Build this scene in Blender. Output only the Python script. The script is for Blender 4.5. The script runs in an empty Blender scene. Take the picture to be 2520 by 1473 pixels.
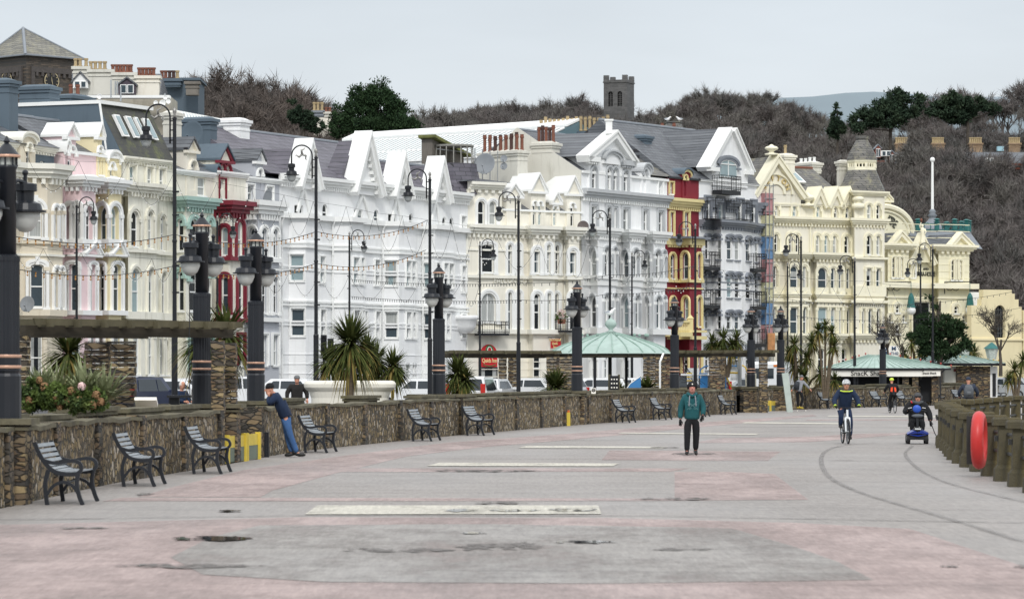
import bpy,math,random
from mathutils import Vector,Matrix
from mathutils.geometry import tessellate_polygon
random.seed(7)
R = math.radians
scene = bpy.context.scene
C = scene.collection
# ------------------------------------------------------------ camera,sky,sun,exposure
F,HX,HY,HC = 8500.0,1260.0,918.0,1.95
cd = bpy.data.cameras.new('camera'); cam = bpy.data.objects.new('camera',cd); C.objects.link(cam)
cam.location = (0,0,HC); cam.rotation_euler = (R(90),0,0)
cd.sensor_width = 36.0; cd.lens = 36.0 * F / 2519.0; cd.shift_y = (HY - 736.5) / 2519.0; cd.shift_x = 0.0
cd.clip_start = 1.0; cd.clip_end = 9000.0
cd.dof.use_dof = True; cd.dof.focus_distance = 150.0; cd.dof.aperture_fstop = 5.0
scene.camera = cam
SUN_EL,SUN_AZ = R(42),R(176)
w = bpy.data.worlds.new("World"); scene.world = w; w.use_nodes = True
nt = w.node_tree; nt.nodes.clear()
out = nt.nodes.new('ShaderNodeOutputWorld'); bg = nt.nodes.new('ShaderNodeBackground')
sky = nt.nodes.new('ShaderNodeTexSky'); sky.sky_type = 'NISHITA'; sky.sun_disc = False
sky.sun_elevation = SUN_EL; sky.sun_rotation = SUN_AZ
tc = nt.nodes.new('ShaderNodeTexCoord'); sp = nt.nodes.new('ShaderNodeSeparateXYZ')
rp = nt.nodes.new('ShaderNodeValToRGB'); rp.color_ramp.elements[0].position = 0.0
rp.color_ramp.elements[0].color = (7.7,8.0,8.3,1); rp.color_ramp.elements[1].position = 1.0
rp.color_ramp.elements[1].color = (14.6,14.7,14.8,1)
e1 = rp.color_ramp.elements.new(0.16); e1.color = (6.4,7.0,7.6,1)
e2 = rp.color_ramp.elements.new(0.40); e2.color = (11.0,11.4,11.8,1)
nz = nt.nodes.new('ShaderNodeTexNoise'); nz.inputs['Scale'].default_value = 5.0; nz.inputs['Detail'].default_value = 5
mp = nt.nodes.new('ShaderNodeMapping'); mp.inputs['Scale'].default_value = (1,1,4.5)
mr = nt.nodes.new('ShaderNodeMapRange'); mr.inputs['To Min'].default_value = 0.91; mr.inputs['To Max'].default_value = 1.06
mr.inputs['From Min'].default_value = 0.3; mr.inputs['From Max'].default_value = 0.7
mul = nt.nodes.new('ShaderNodeMix'); mul.data_type = 'RGBA'; mul.blend_type = 'MULTIPLY'; mul.inputs[0].default_value = 1
mix = nt.nodes.new('ShaderNodeMix'); mix.data_type = 'RGBA'; mix.inputs[0].default_value = 0.90
nt.links.new(tc.outputs['Generated'],sp.inputs[0]); nt.links.new(sp.outputs['Z'],rp.inputs[0])
nt.links.new(tc.outputs['Generated'],mp.inputs[0]); nt.links.new(mp.outputs[0],nz.inputs['Vector'])
nt.links.new(nz.outputs['Fac'],mr.inputs[0]); nt.links.new(rp.outputs[0],mul.inputs[6]); nt.links.new(mr.outputs[0],mul.inputs[7])
nt.links.new(sky.outputs[0],mix.inputs[6]); nt.links.new(mul.outputs[2],mix.inputs[7])
nt.links.new(mix.outputs[2],bg.inputs[0]); bg.inputs[1].default_value = 0.10; nt.links.new(bg.outputs[0],out.inputs[0])
sd = bpy.data.lights.new('sun','SUN'); sd.energy = 1.5; sd.angle = R(10); sd.color = (1,0.97,0.93)
so = bpy.data.objects.new('sun',sd); C.objects.link(so)
so.rotation_euler = (R(90) - SUN_EL,0,-SUN_AZ + R(180)); so.location = (0,0,60)
scene.view_settings.view_transform = 'Standard'; scene.view_settings.look = 'None'
scene.view_settings.exposure = 0.12; scene.view_settings.gamma = 1.0
# ------------------------------------------------------------ materials
MATS = {}
def srgb(h):
 h = h.lstrip('#'); c = [int(h[i:i+2],16)/255 for i in (0,2,4)]
 return tuple(x/12.92 if x <= .04045 else ((x+.055)/1.055)**2.4 for x in c)
def _n(nt,t,**kw):
 n = nt.nodes.new(t)
 for k,v in kw.items(): n.inputs[k].default_value = v
 return n
def mat(name,col,rough=.7,var=.12,scale=1.5,metal=0,spec=.4,stain=None,stain_amt=0,bump=0,bscale=20,stretch=(1,1,1),coat=0):
 if name in MATS: return MATS[name]
 m = bpy.data.materials.new(name); m.use_nodes = True; nt = m.node_tree
 p = nt.nodes['Principled BSDF']; p.inputs['Roughness'].default_value = rough; p.inputs['Metallic'].default_value = metal
 p.inputs['Specular IOR Level'].default_value = spec
 if coat: p.inputs['Coat Weight'].default_value = coat; p.inputs['Coat Roughness'].default_value = .08
 tc = nt.nodes.new('ShaderNodeTexCoord'); mp = nt.nodes.new('ShaderNodeMapping'); mp.inputs['Scale'].default_value = stretch
 nt.links.new(tc.outputs['Object'],mp.inputs[0])
 n1 = _n(nt,'ShaderNodeTexNoise',Scale=scale,Detail=6.0,Roughness=.6); nt.links.new(mp.outputs[0],n1.inputs['Vector'])
 r = nt.nodes.new('ShaderNodeValToRGB'); r.color_ramp.elements[0].position = .3; r.color_ramp.elements[1].position = .7
 r.color_ramp.elements[0].color = tuple(max(0,c*(1-var)) for c in col)+(1,); r.color_ramp.elements[1].color = tuple(min(1,c*(1+var)) for c in col)+(1,)
 nt.links.new(n1.outputs['Fac'],r.inputs[0]); last = r.outputs[0]
 if stain is not None:
  mp2 = nt.nodes.new('ShaderNodeMapping'); mp2.inputs['Scale'].default_value = (1,1,.13); nt.links.new(tc.outputs['Object'],mp2.inputs[0])
  n2 = _n(nt,'ShaderNodeTexNoise',Scale=2.6,Detail=8.0,Roughness=.7); nt.links.new(mp2.outputs[0],n2.inputs['Vector'])
  r2 = nt.nodes.new('ShaderNodeValToRGB'); r2.color_ramp.elements[0].position = .52; r2.color_ramp.elements[1].position = .78
  r2.color_ramp.elements[1].color = (stain_amt,)*3+(1,)
  mx = nt.nodes.new('ShaderNodeMix'); mx.data_type = 'RGBA'; mx.inputs[7].default_value = tuple(stain)+(1,)
  nt.links.new(n2.outputs['Fac'],r2.inputs[0]); nt.links.new(r2.outputs[0],mx.inputs[0]); nt.links.new(last,mx.inputs[6]); last = mx.outputs[2]
 nt.links.new(last,p.inputs['Base Color'])
 if bump:
  n3 = _n(nt,'ShaderNodeTexNoise',Scale=bscale,Detail=4.0); nt.links.new(tc.outputs['Object'],n3.inputs['Vector'])
  b = _n(nt,'ShaderNodeBump',Strength=bump,Distance=.02); nt.links.new(n3.outputs['Fac'],b.inputs['Height']); nt.links.new(b.outputs[0],p.inputs['Normal'])
 MATS[name] = m; return m
def wear(m,amt,sc=1.2,lo=.42,hi=.6):
 nt = m.node_tree; p = nt.nodes['Principled BSDF']; tc = nt.nodes.new('ShaderNodeTexCoord'); mp = nt.nodes.new('ShaderNodeMapping'); mp.inputs['Scale'].default_value = (1,.3,1); nt.links.new(tc.outputs['Object'],mp.inputs[0])
 n = _n(nt,'ShaderNodeTexNoise',Scale=sc,Detail=10.0,Roughness=.75); nt.links.new(mp.outputs[0],n.inputs['Vector']); r = nt.nodes.new('ShaderNodeMapRange'); r.inputs['From Min'].default_value = lo; r.inputs['From Max'].default_value = hi; r.inputs['To Min'].default_value = 1-amt; r.inputs['To Max'].default_value = 1.0; nt.links.new(n.outputs['Fac'],r.inputs[0]); nt.links.new(r.outputs[0],p.inputs['Alpha']); return m
def slate(name,c1,c2,w=.45,h=.22,mortar=(.03,.03,.035),dirs=(.5,.86),moss=None):
 if name in MATS: return MATS[name]
 m = bpy.data.materials.new(name); m.use_nodes = True; nt = m.node_tree; p = nt.nodes['Principled BSDF']
 p.inputs['Roughness'].default_value = .55
 tc = nt.nodes.new('ShaderNodeTexCoord'); s = nt.nodes.new('ShaderNodeSeparateXYZ'); nt.links.new(tc.outputs['Object'],s.inputs[0])
 def mm(op,a,b):
  n = nt.nodes.new('ShaderNodeMath'); n.operation = op
  for i,v in enumerate((a,b)):
   if isinstance(v,(int,float)): n.inputs[i].default_value = v
   else: nt.links.new(v,n.inputs[i])
  return n.outputs[0]
 al = mm('ADD',mm('MULTIPLY',s.outputs[0],dirs[0]),mm('MULTIPLY',s.outputs[1],dirs[1]))
 c = nt.nodes.new('ShaderNodeCombineXYZ'); nt.links.new(al,c.inputs[0]); nt.links.new(s.outputs[2],c.inputs[1])
 b = nt.nodes.new('ShaderNodeTexBrick'); b.offset = .5; nt.links.new(c.outputs[0],b.inputs['Vector'])
 b.inputs['Scale'].default_value = 1; b.inputs['Brick Width'].default_value = w; b.inputs['Row Height'].default_value = h
 b.inputs['Mortar Size'].default_value = .016; b.inputs['Mortar Smooth'].default_value = .3
 b.inputs['Color1'].default_value = tuple(c1)+(1,); b.inputs['Color2'].default_value = tuple(c2)+(1,); b.inputs['Mortar'].default_value = tuple(mortar)+(1,)
 last = b.outputs[0]
 n1 = _n(nt,'ShaderNodeTexNoise',Scale=.9,Detail=7.0,Roughness=.65); nt.links.new(tc.outputs['Object'],n1.inputs['Vector'])
 mx = nt.nodes.new('ShaderNodeMix'); mx.data_type = 'RGBA'; mx.blend_type = 'MULTIPLY'; mx.inputs[0].default_value = .7
 r = nt.nodes.new('ShaderNodeValToRGB'); r.color_ramp.elements[0].position = .3; r.color_ramp.elements[1].position = .7; r.color_ramp.elements[0].color = (.6,.6,.6,1)
 nt.links.new(n1.outputs['Fac'],r.inputs[0]); nt.links.new(last,mx.inputs[6]); nt.links.new(r.outputs[0],mx.inputs[7]); last = mx.outputs[2]
 if moss:
  r2 = nt.nodes.new('ShaderNodeValToRGB'); r2.color_ramp.elements[0].position = .5; r2.color_ramp.elements[1].position = .68
  n4 = _n(nt,'ShaderNodeTexNoise',Scale=1.3,Detail=9.0,Roughness=.75); nt.links.new(tc.outputs['Object'],n4.inputs['Vector']); nt.links.new(n4.outputs['Fac'],r2.inputs[0])
  m2 = nt.nodes.new('ShaderNodeMix'); m2.data_type = 'RGBA'; m2.inputs[7].default_value = tuple(moss)+(1,)
  nt.links.new(r2.outputs[0],m2.inputs[0]); nt.links.new(last,m2.inputs[6]); last = m2.outputs[2]
 nt.links.new(last,p.inputs['Base Color'])
 bp = _n(nt,'ShaderNodeBump',Strength=.5,Distance=.02); bp.invert = True; nt.links.new(b.outputs['Fac'],bp.inputs['Height']); nt.links.new(bp.outputs[0],p.inputs['Normal'])
 MATS[name] = m; return m
def stone(name,cols,scale=4.0,stretch=(1,1,1),mortar=(.03,.028,.022),mw=.07,bump=1.0,rough=.85):
 """rubble: one voronoi cell = one stone"""
 if name in MATS: return MATS[name]
 m = bpy.data.materials.new(name); m.use_nodes = True; nt = m.node_tree; p = nt.nodes['Principled BSDF']; p.inputs['Roughness'].default_value = rough
 tc = nt.nodes.new('ShaderNodeTexCoord'); mp = nt.nodes.new('ShaderNodeMapping'); mp.inputs['Scale'].default_value = stretch; nt.links.new(tc.outputs['Object'],mp.inputs[0])
 nd = _n(nt,'ShaderNodeTexNoise',Scale=6.0,Detail=3.0); nt.links.new(mp.outputs[0],nd.inputs['Vector'])
 ad = nt.nodes.new('ShaderNodeMix'); ad.data_type = 'RGBA'; ad.blend_type = 'ADD'; ad.inputs[0].default_value = .12
 nt.links.new(mp.outputs[0],ad.inputs[6]); nt.links.new(nd.outputs['Color'],ad.inputs[7])
 v = _n(nt,'ShaderNodeTexVoronoi',Scale=scale); nt.links.new(ad.outputs[2],v.inputs['Vector'])
 v2 = _n(nt,'ShaderNodeTexVoronoi',Scale=scale); v2.feature = 'DISTANCE_TO_EDGE'; nt.links.new(ad.outputs[2],v2.inputs['Vector'])
 sp = nt.nodes.new('ShaderNodeSeparateColor'); nt.links.new(v.outputs['Color'],sp.inputs[0])
 r = nt.nodes.new('ShaderNodeValToRGB'); r.color_ramp.interpolation = 'CONSTANT'
 while len(r.color_ramp.elements) < len(cols): r.color_ramp.elements.new(.5)
 for i,c in enumerate(cols): r.color_ramp.elements[i].position = i/len(cols); r.color_ramp.elements[i].color = tuple(c)+(1,)
 nt.links.new(sp.outputs[0],r.inputs[0])
 n1 = _n(nt,'ShaderNodeTexNoise',Scale=7.0,Detail=8.0,Roughness=.7); nt.links.new(tc.outputs['Object'],n1.inputs['Vector'])
 mm = nt.nodes.new('ShaderNodeMapRange'); mm.inputs['To Min'].default_value = .5; mm.inputs['To Max'].default_value = 1.45; nt.links.new(n1.outputs['Fac'],mm.inputs[0])
 mx = nt.nodes.new('ShaderNodeMix'); mx.data_type = 'RGBA'; mx.blend_type = 'MULTIPLY'; mx.inputs[0].default_value = 1; nt.links.new(r.outputs[0],mx.inputs[6]); nt.links.new(mm.outputs[0],mx.inputs[7])
 r2 = nt.nodes.new('ShaderNodeValToRGB'); r2.color_ramp.elements[0].position = mw*.3; r2.color_ramp.elements[1].position = mw; nt.links.new(v2.outputs['Distance'],r2.inputs[0])
 m2 = nt.nodes.new('ShaderNodeMix'); m2.data_type = 'RGBA'; m2.inputs[6].default_value = tuple(mortar)+(1,); nt.links.new(r2.outputs[0],m2.inputs[0]); nt.links.new(mx.outputs[2],m2.inputs[7])
 nt.links.new(m2.outputs[2],p.inputs['Base Color'])
 b = _n(nt,'ShaderNodeBump',Strength=bump,Distance=.03); nt.links.new(r2.outputs[0],b.inputs['Height']); nt.links.new(b.outputs[0],p.inputs['Normal'])
 MATS[name] = m; return m
# ------------------------------------------------------------ mesh builder
class MB:
 def __init__(s): s.v = []; s.f = []; s.mi = []; s.cur = 0; s.T = Matrix.Identity(4)
 def add(s,vs,fs):
  b = len(s.v); s.v += [tuple(s.T @ Vector(v)) for v in vs]; s.f += [tuple(b+i for i in f) for f in fs]; s.mi += [s.cur]*len(fs); return s
 def box(s,c,d,rz=0,M=None):
  x,y,z = (k/2 for k in d); R_ = M or Matrix.Rotation(rz,3,'Z'); c = Vector(c)
  vs = [c + R_ @ Vector((i*x,j*y,k*z)) for k in (-1,1) for j in (-1,1) for i in (-1,1)]
  return s.add(vs,[(0,2,3,1),(4,5,7,6),(0,1,5,4),(2,6,7,3),(0,4,6,2),(1,3,7,5)])
 def tbox(s,c,d0,d1,h,rz=0):
  R_ = Matrix.Rotation(rz,3,'Z'); c = Vector(c); vs = []
  for (d,z) in ((d0,0),(d1,h)):
   for j in (-1,1):
    for i in (-1,1): vs.append(c + R_ @ Vector((i*d[0]/2,j*d[1]/2,z)))
  return s.add(vs,[(0,2,3,1),(4,5,7,6),(0,1,5,4),(2,6,7,3),(0,4,6,2),(1,3,7,5)])
 def prism(s,poly,vec):
  n = len(poly); vec = Vector(vec); p = [Vector(q) for q in poly]; tri = tessellate_polygon([p])
  fs = [tuple(t) for t in tri] + [tuple(i+n for i in reversed(t)) for t in tri] + [(i,(i+1) % n,(i+1) % n+n,i+n) for i in range(n)]
  return s.add(p + [q+vec for q in p],fs)
 def tube(s,pts,r,n=6,cap=True):
  pts = [Vector(p) for p in pts]; rs = r if isinstance(r,(list,tuple)) else [r]*len(pts); rings = []; a = None
  for i,p in enumerate(pts):
   t = (pts[min(i+1,len(pts)-1)] - pts[max(i-1,0)]).normalized()
   if a is None: a = t.orthogonal().normalized()
   else: a = (a - t*a.dot(t)).normalized()
   b = t.cross(a); rings.append([p + (a*math.cos(2*math.pi*k/n) + b*math.sin(2*math.pi*k/n))*rs[i] for k in range(n)])
  vs = [v for g in rings for v in g]
  fs = [(i*n+k,i*n+(k+1) % n,(i+1)*n+(k+1) % n,(i+1)*n+k) for i in range(len(pts)-1) for k in range(n)]
  if cap: fs += [tuple(range(n))[::-1],tuple((len(pts)-1)*n+k for k in range(n))]
  return s.add(vs,fs)
 def lathe(s,prof,c=(0,0,0),n=16,flute=0):
  c = Vector(c); vs = []
  for (r,z) in prof:
   for k in range(n):
    rr = r*(1-flute*(k % 2)); a = 2*math.pi*k/n; vs.append(c + Vector((rr*math.cos(a),rr*math.sin(a),z)))
  m = len(prof); fs = [(i*n+k,i*n+(k+1) % n,(i+1)*n+(k+1) % n,(i+1)*n+k) for i in range(m-1) for k in range(n)]
  fs += [tuple(range(n))[::-1],tuple((m-1)*n+k for k in range(n))]
  return s.add(vs,fs)
 def ball(s,c,r,n=8,m=6):
  rx,ry,rz = r if isinstance(r,(list,tuple)) else (r,r,r); c = Vector(c); vs = []
  for i in range(m+1):
   t = math.pi*i/m
   for k in range(n): a = 2*math.pi*k/n; vs.append(c+Vector((rx*math.sin(t)*math.cos(a),ry*math.sin(t)*math.sin(a),-rz*math.cos(t))))
  return s.add(vs,[(i*n+k,i*n+(k+1) % n,(i+1)*n+(k+1) % n,(i+1)*n+k) for i in range(m) for k in range(n)])
 def strip(s,a,b,closed=False):
  n = len(a); m = n if closed else n-1
  return s.add(list(a)+list(b),[(i,(i+1) % n,(i+1) % n+n,i+n) for i in range(m)])
 def build(s,name,m,parent=None,smooth=False,sub=None):
  if not s.v: return None
  me = bpy.data.meshes.new(name); off = Vector((0,0,0))
  if parent is not None and sub is None: sub = parent.get('_w',0)
  if parent is not None and sub:
   q = parent
   while q.parent: q = q.parent
   off = q.location
  me.from_pydata([tuple(Vector(v)-off) for v in s.v],[],s.f)
  for mm in (m if isinstance(m,(list,tuple)) else [m]): me.materials.append(mm)
  if any(s.mi): me.polygons.foreach_set('material_index',s.mi)
  if smooth:
   me.polygons.foreach_set('use_smooth',[True]*len(me.polygons))
  me.validate(); me.update()
  o = bpy.data.objects.new(name,me); C.objects.link(o)
  if parent is not None: o.parent = parent
  if sub: o['_w'] = 1
  return o
def thing(name,label,cat,loc=(0,0,0),rz=0,group=None,world=False):
 o = bpy.data.objects.new(name,None); C.objects.link(o); o.location = loc; o.rotation_euler = (0,0,rz); o.empty_display_size = .3
 o['label'] = label; o['category'] = cat
 if group: o['group'] = group
 if world: o['_w'] = 1
 return o
def tag(o,label=None,cat=None,group=None,kind=None):
 if label: o['label'] = label
 if cat: o['category'] = cat
 if group: o['group'] = group
 if kind: o['kind'] = kind
 return o
def recenter(o):
 me = o.data; n = len(me.vertices); co = [0.0]*(3*n); me.vertices.foreach_get('co',co)
 c = Vector(((min(co[0::3])+max(co[0::3]))/2,(min(co[1::3])+max(co[1::3]))/2,min(co[2::3])))
 me.transform(Matrix.Translation(-c)); o.location = o.location + c; return o
def copy_tree(o,parent=None):
 c = o.copy(); C.objects.link(c); c.parent = parent
 for ch in list(o.children): copy_tree(ch,c)
 return c
def pt(x,y,s): return Vector(((x-HX)/s,F/s,HC-(y-HY)/s))
def gp(x,y,z=0.0):
 s = (y-HY)/(HC-z); return Vector(((x-HX)/s,F/s,z))
def _fr(ox,oy,k): return lambda x,y: (ox+x*k,oy+y*k)
Z0 = _fr(0,0,1); Z1 = _fr(0,0,.3341); Z2 = _fr(0,430.5,.3341); Z3 = _fr(615,276.75,.2923); Z4 = _fr(615,645.75,.3131)
Z5 = _fr(1107,276.75,.2923); Z6 = _fr(1107,645.75,.3131); Z7 = _fr(1599,276.75,.2505); Z8 = _fr(1599,584.25,.2505)
Z9 = _fr(1783.5,276.75,.2922); Z10 = _fr(1845,645.75,.2923); Z11 = _fr(1968,830.25,.2714); Z12 = _fr(0,922.5,.3737)
# ------------------------------------------------------------ common materials
def wallpaint(n,h,amt=.35,st='#9a9a88',**k): return mat(n,srgb(h),.75,.04,.6,stain=srgb(st),stain_amt=amt,bump=.15,bscale=9,**k)
white = wallpaint('white_render','#f0f1f1',.4,'#b9bbb7'); whitetrim = mat('white_trim',srgb('#eff0ee'),.6,.03)
cream = wallpaint('cream_render','#e7e2d5',.5,'#b9ae92'); cream2 = wallpaint('falcon_render','#ebe7da',.45,'#bdb9a8')
creamtrim = mat('cream_trim',srgb('#eceadf'),.6,.05)
pink = wallpaint('pink_render','#ecd3d5',.25,'#c9b3b2'); paleyellow = wallpaint('pale_yellow_render','#ebdfb8',.25,'#c5b78f')
oldcream = wallpaint('weathered_cream_render','#e9e7da',.75,'#8b8669'); yellow = wallpaint('yellow_render','#ece5bb',.3,'#b7ad83')
yellowtrim = mat('yellow_trim',srgb('#efead2'),.65,.05); sefton = wallpaint('hotel_cream_render','#e8e4d5',.5,'#b5ab86')
mint = mat('mint_paint',srgb('#a6c2b9'),.6,.05); redp = mat('crimson_paint',srgb('#7c2836'),.55,.06)
redwall = wallpaint('crimson_render','#802633',.3,'#6c1c26'); yel2 = mat('custard_trim',srgb('#e2d39c'),.6,.05)
greywall = wallpaint('grey_render','#b9bcc2',.2,'#8f9196'); greytrim = mat('grey_trim',srgb('#bcbfc1'),.6,.06); dgrey = mat('dark_grey_trim',srgb('#82878f'),.55,.06)
bluegrey = wallpaint('blue_grey_render','#5a6873',.45,'#46515a'); palegrey = wallpaint('stone_grey_render','#d5d3c9',.5,'#8f8b7b')
slate1 = slate('slate_grey',srgb('#6d7176'),srgb('#5a5e64')); slate2 = slate('slate_purple',srgb('#6d6a74'),srgb('#5c5963'),.6,.27)
slate3 = slate('slate_brown',srgb('#7b7974'),srgb('#63625f'),.35,.18,moss=srgb('#8a8670')); slatem = slate('slate_mossy',srgb('#44433c'),srgb('#383934'),.6,.34,moss=srgb('#5f6436'))
lead = mat('lead_sheet',srgb('#82888f'),.5,.08)
pane_mats = [mat('glass_dark',srgb('#1d2226'),.12,.3,.8,spec=.22),mat('glass_blue',srgb('#3d4a52'),.12,.2,.8,spec=.3),
    mat('glass_pale',srgb('#93a6aa'),.15,.12,.8,spec=.3),mat('glass_curtain',srgb('#a9acaa'),.2,.25,3.0,stretch=(6,6,.3),spec=.25)]
terra = mat('terracotta',srgb('#7c5142'),.8,.2); terray = mat('buff_clay',srgb('#ae9b78'),.8,.15); terrad = mat('dark_clay',srgb('#4d3833'),.8,.25)
blackm = mat('black_iron',srgb('#1b1d22'),.42,.1); black2 = mat('black_paint',srgb('#22252b'),.35,.12)
copper = mat('verdigris',srgb('#a5b8b1'),.8,.12,2.0,stain=srgb('#83998f'),stain_amt=.7)
# ------------------------------------------------------------ facade kit
ANCH = [(-120,172.5),(40,179.6),(690,205.7),(1145,228.7),(1440,235.4),(1640,246),(1880,258),(2187,264.8),(2390,269.4),(2700,277)]
def lineY(x):
 for (a,ya),(b,yb) in zip(ANCH,ANCH[1:]):
  if x <= b:
   A = Vector(((a-HX)*ya/F,ya)); B = Vector(((b-HX)*yb/F,yb)); d = B-A; k = (x-HX)/F
   t = (k*A.y - A.x)/(d.x - k*d.y); return A.y + t*d.y
 return ANCH[-1][1]
RZ = 0.2
def outline(u0,u1,z0,z1,kind='r',g=0.0,n=10):
 u0 -= g; u1 += g; w = u1-u0
 if kind == 'a': r = min(w/2,(z1-z0)*.6)
 elif kind == 'g': r = w*.2
 else: r = 0
 z1 = z1+g
 if kind == 'r': return [(u0,z0),(u0,z1),(u1,z1),(u1,z0)]
 c = (u0+u1)/2; return [(u0,z0)] + [(c-w/2*math.cos(math.pi*i/n),z1-r+r*math.sin(math.pi*i/n)) for i in range(n+1)] + [(u1,z0)]
class Bld:
 def __init__(s,name,label,xa,xb,fr=Z0,shift=0.0,cat='building',ys=None,group=None):
  xa_,xb_ = fr(xa,0)[0],fr(xb,0)[0]
  ya,yb = ys or (lineY(xa_)+shift,lineY(xb_)+shift)
  s.A = Vector(((xa_-HX)*ya/F,ya)); B = Vector(((xb_-HX)*yb/F,yb)); s.B = B
  s.e = (B-s.A).normalized(); s.n = Vector((s.e.y,-s.e.x)); s.fr = fr; s.L = (B-s.A).length; s.xa = xa; s.xb = xb
  s.root = thing(name,label,cat,(s.A.x,s.A.y,RZ),group=group,world=True); s.name = name
  s.wmb = {}; s.pan = 0
 def uv(s,x,off=0.0,fr=None):
  X = (fr or s.fr)(x,0)[0]; k = (X-HX)/F; A = s.A + s.n*off
  u = (k*A.y-A.x)/(s.e.x-k*s.e.y); return u,A.y+u*s.e.y
 def P(s,x,off=0.0,fr=None): u,Y = s.uv(x,off,fr); return s.A + s.n*off + s.e*u
 def z(s,x,y,off=0.0,fr=None):
  f = fr or s.fr; Y = s.uv(x,off,f)[1]; return HC-(f(x,y)[1]-HY)*Y/F
 def W(s,u,off,z): p = s.A+s.e*u+s.n*off; return Vector((p.x,p.y,z))
 def part(s,mb,name,m,parent=None,**k): return mb.build(name,m,parent or s.root,**k)
 def plan(s,pts,fr=None):
  o = []; lu = 0
  for q in pts:
   if q[0] == 'b': u = lu+q[1]; off = q[2]
   elif q[0] == 'u': u = q[1]; off = q[2]
   else: u = s.uv(q[0],q[1],fr)[0]; off = q[1]
   o.append((u,off)); lu = u
  return o
 def V2(s,q): return s.A+s.e*q[0]+s.n*q[1]
 def level(s,pts,zb,zt,rows,wm,fr=None,trim=None,closed=True):
  pl = s.plan(pts,fr); mb = MB(); wins = []
  for i in range(len(pl)-1):
   a,b = s.V2(pl[i]),s.V2(pl[i+1]); L = (b-a).length
   if L < 1e-4: continue
   d = (b-a)/L; nn = Vector((d.y,-d.x)); mid = (a+b)/2; fac = nn.dot(mid.normalized()) < -.02
   holes = []
   if fac:
    cosv = abs(nn.dot(mid.normalized())); tanf = cosv/math.sqrt(max(1e-6,1-cosv*cosv))
    for r in rows:
     f = r.get('fr') or fr or s.fr
     for xr in r['xs']:
      x0,x1 = xr[0],xr[1]; kx = (f((x0+x1)/2,0)[0]-HX)/F
      den = d.x-kx*d.y; t = (kx*a.y-a.x)/den if abs(den) > 1e-6 else -1
      if not (0 <= t <= L): continue
      ks = [(f(q,0)[0]-HX)/F for q in (x0,x1)]; us = [(k*a.y-a.x)/(d.x-k*d.y) for k in ks]
      rec = r.get('rec',.11); h = min(rec/tanf,.38)
      u0,u1 = max(us[0]-.04,.06),min(us[1]+h,L-.06)
      if u1-u0 < .12: u1 = u0+.12
      z0,z1 = (xr[2],xr[3]) if len(xr) > 3 else (r['z0'],r['z1'])
      z0 = max(z0,zb+.02); z1 = min(z1,zt-.06)
      if r['k'] == 'r' and False: pass
      ok = all(u1+.02 < h_[0] or u0-.02 > h_[1] or z1 < h_[2] or z0 > h_[3] for h_ in holes)
      if not ok or z1-z0 < .2: continue
      holes.append((u0,u1,z0,z1)); wins.append((a,d,nn,u0,u1,z0,z1,r,rec))
   hs = [outline(h[0],h[1],h[2],h[3],wn[7]['k']) for h,wn in zip(holes,wins[len(wins)-len(holes):])]
   P3 = lambda u,z,o=0.0: Vector((a.x+d.x*u+nn.x*o,a.y+d.y*u+nn.y*o,z))
   outer = [(0,zb),(L,zb),(L,zt),(0,zt)]
   loops = [[Vector((q[0],q[1],0)) for q in outer]] + [[Vector((q[0],q[1],0)) for q in h] for h in hs]
   tri = tessellate_polygon(loops); flat = [q for l in loops for q in l]
   mb.add([P3(q.x,q.y) for q in flat],[tuple(t) for t in tri])
   for h,wn in zip(hs,wins[len(wins)-len(hs):]): mb.strip([P3(*q) for q in h],[P3(q[0],q[1],-wn[8]-.03) for q in h],closed=True)
  q0,q1 = s.V2(pl[0]),s.V2(pl[-1])
  bk = 6.0
  if closed:
   a0 = s.V2((pl[0][0],-bk)); b0 = s.V2((pl[-1][0],-bk))
   mb.add([(q0.x,q0.y,zb),(q0.x,q0.y,zt),(a0.x,a0.y,zt),(a0.x,a0.y,zb)],[(0,1,2,3)])
   mb.add([(q1.x,q1.y,zb),(q1.x,q1.y,zt),(b0.x,b0.y,zt),(b0.x,b0.y,zb)],[(0,1,2,3)])
   lp = [Vector((s.V2(q).x,s.V2(q).y,zt)) for q in pl] + [Vector((b0.x,b0.y,zt)),Vector((a0.x,a0.y,zt))]
   mb.add(lp,[tuple(t) for t in tessellate_polygon([lp])])
  s.part(mb,'wall',wm)
  for (a,d,nn,u0,u1,z0,z1,r,rec) in wins: s.window(a,d,nn,u0,u1,z0,z1,r,rec,trim)
  return pl
 def window(s,a,d,nn,u0,u1,z0,z1,r,rec,trim):
  P3 = lambda u,z,o=0.0: Vector((a.x+d.x*u+nn.x*o,a.y+d.y*u+nn.y*o,z))
  k = r['k']; ow = outline(u0,u1,z0,z1,k); wd = u1-u0; fw = min(.05,wd*.12)
  fm = r.get('frame',whitetrim); fb = MB()
  if k == 'r': iw = [(u0+fw,z0+fw),(u0+fw,z1-fw),(u1-fw,z1-fw),(u1-fw,z0+fw)]
  else: iw = outline(u0+fw,u1-fw,z0+fw,z1-fw,k)
  fb.strip([P3(q[0],q[1],-rec+.03) for q in ow],[P3(q[0],q[1],-rec+.03) for q in iw],closed=True)
  fb.strip([P3(q[0],q[1],-rec+.03) for q in iw],[P3(q[0],q[1],-rec-.02) for q in iw],closed=True)
  def bar(ua,ub,za,zb2):
   fb.prism([P3(ua,za,-rec+.035),P3(ub,za,-rec+.035),P3(ub,zb2,-rec+.035),P3(ua,zb2,-rec+.035)],(-nn.x*.05,-nn.y*.05,0))
  if not r.get('nobar'):
   zm = z0+(z1-z0)*r.get('mid',.48); bar(u0+fw*.5,u1-fw*.5,zm-.035,zm+.035)
  if r.get('vbar'): uc = (u0+u1)/2; bar(uc-.03,uc+.03,z0+fw*.5,z1-fw)
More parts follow.
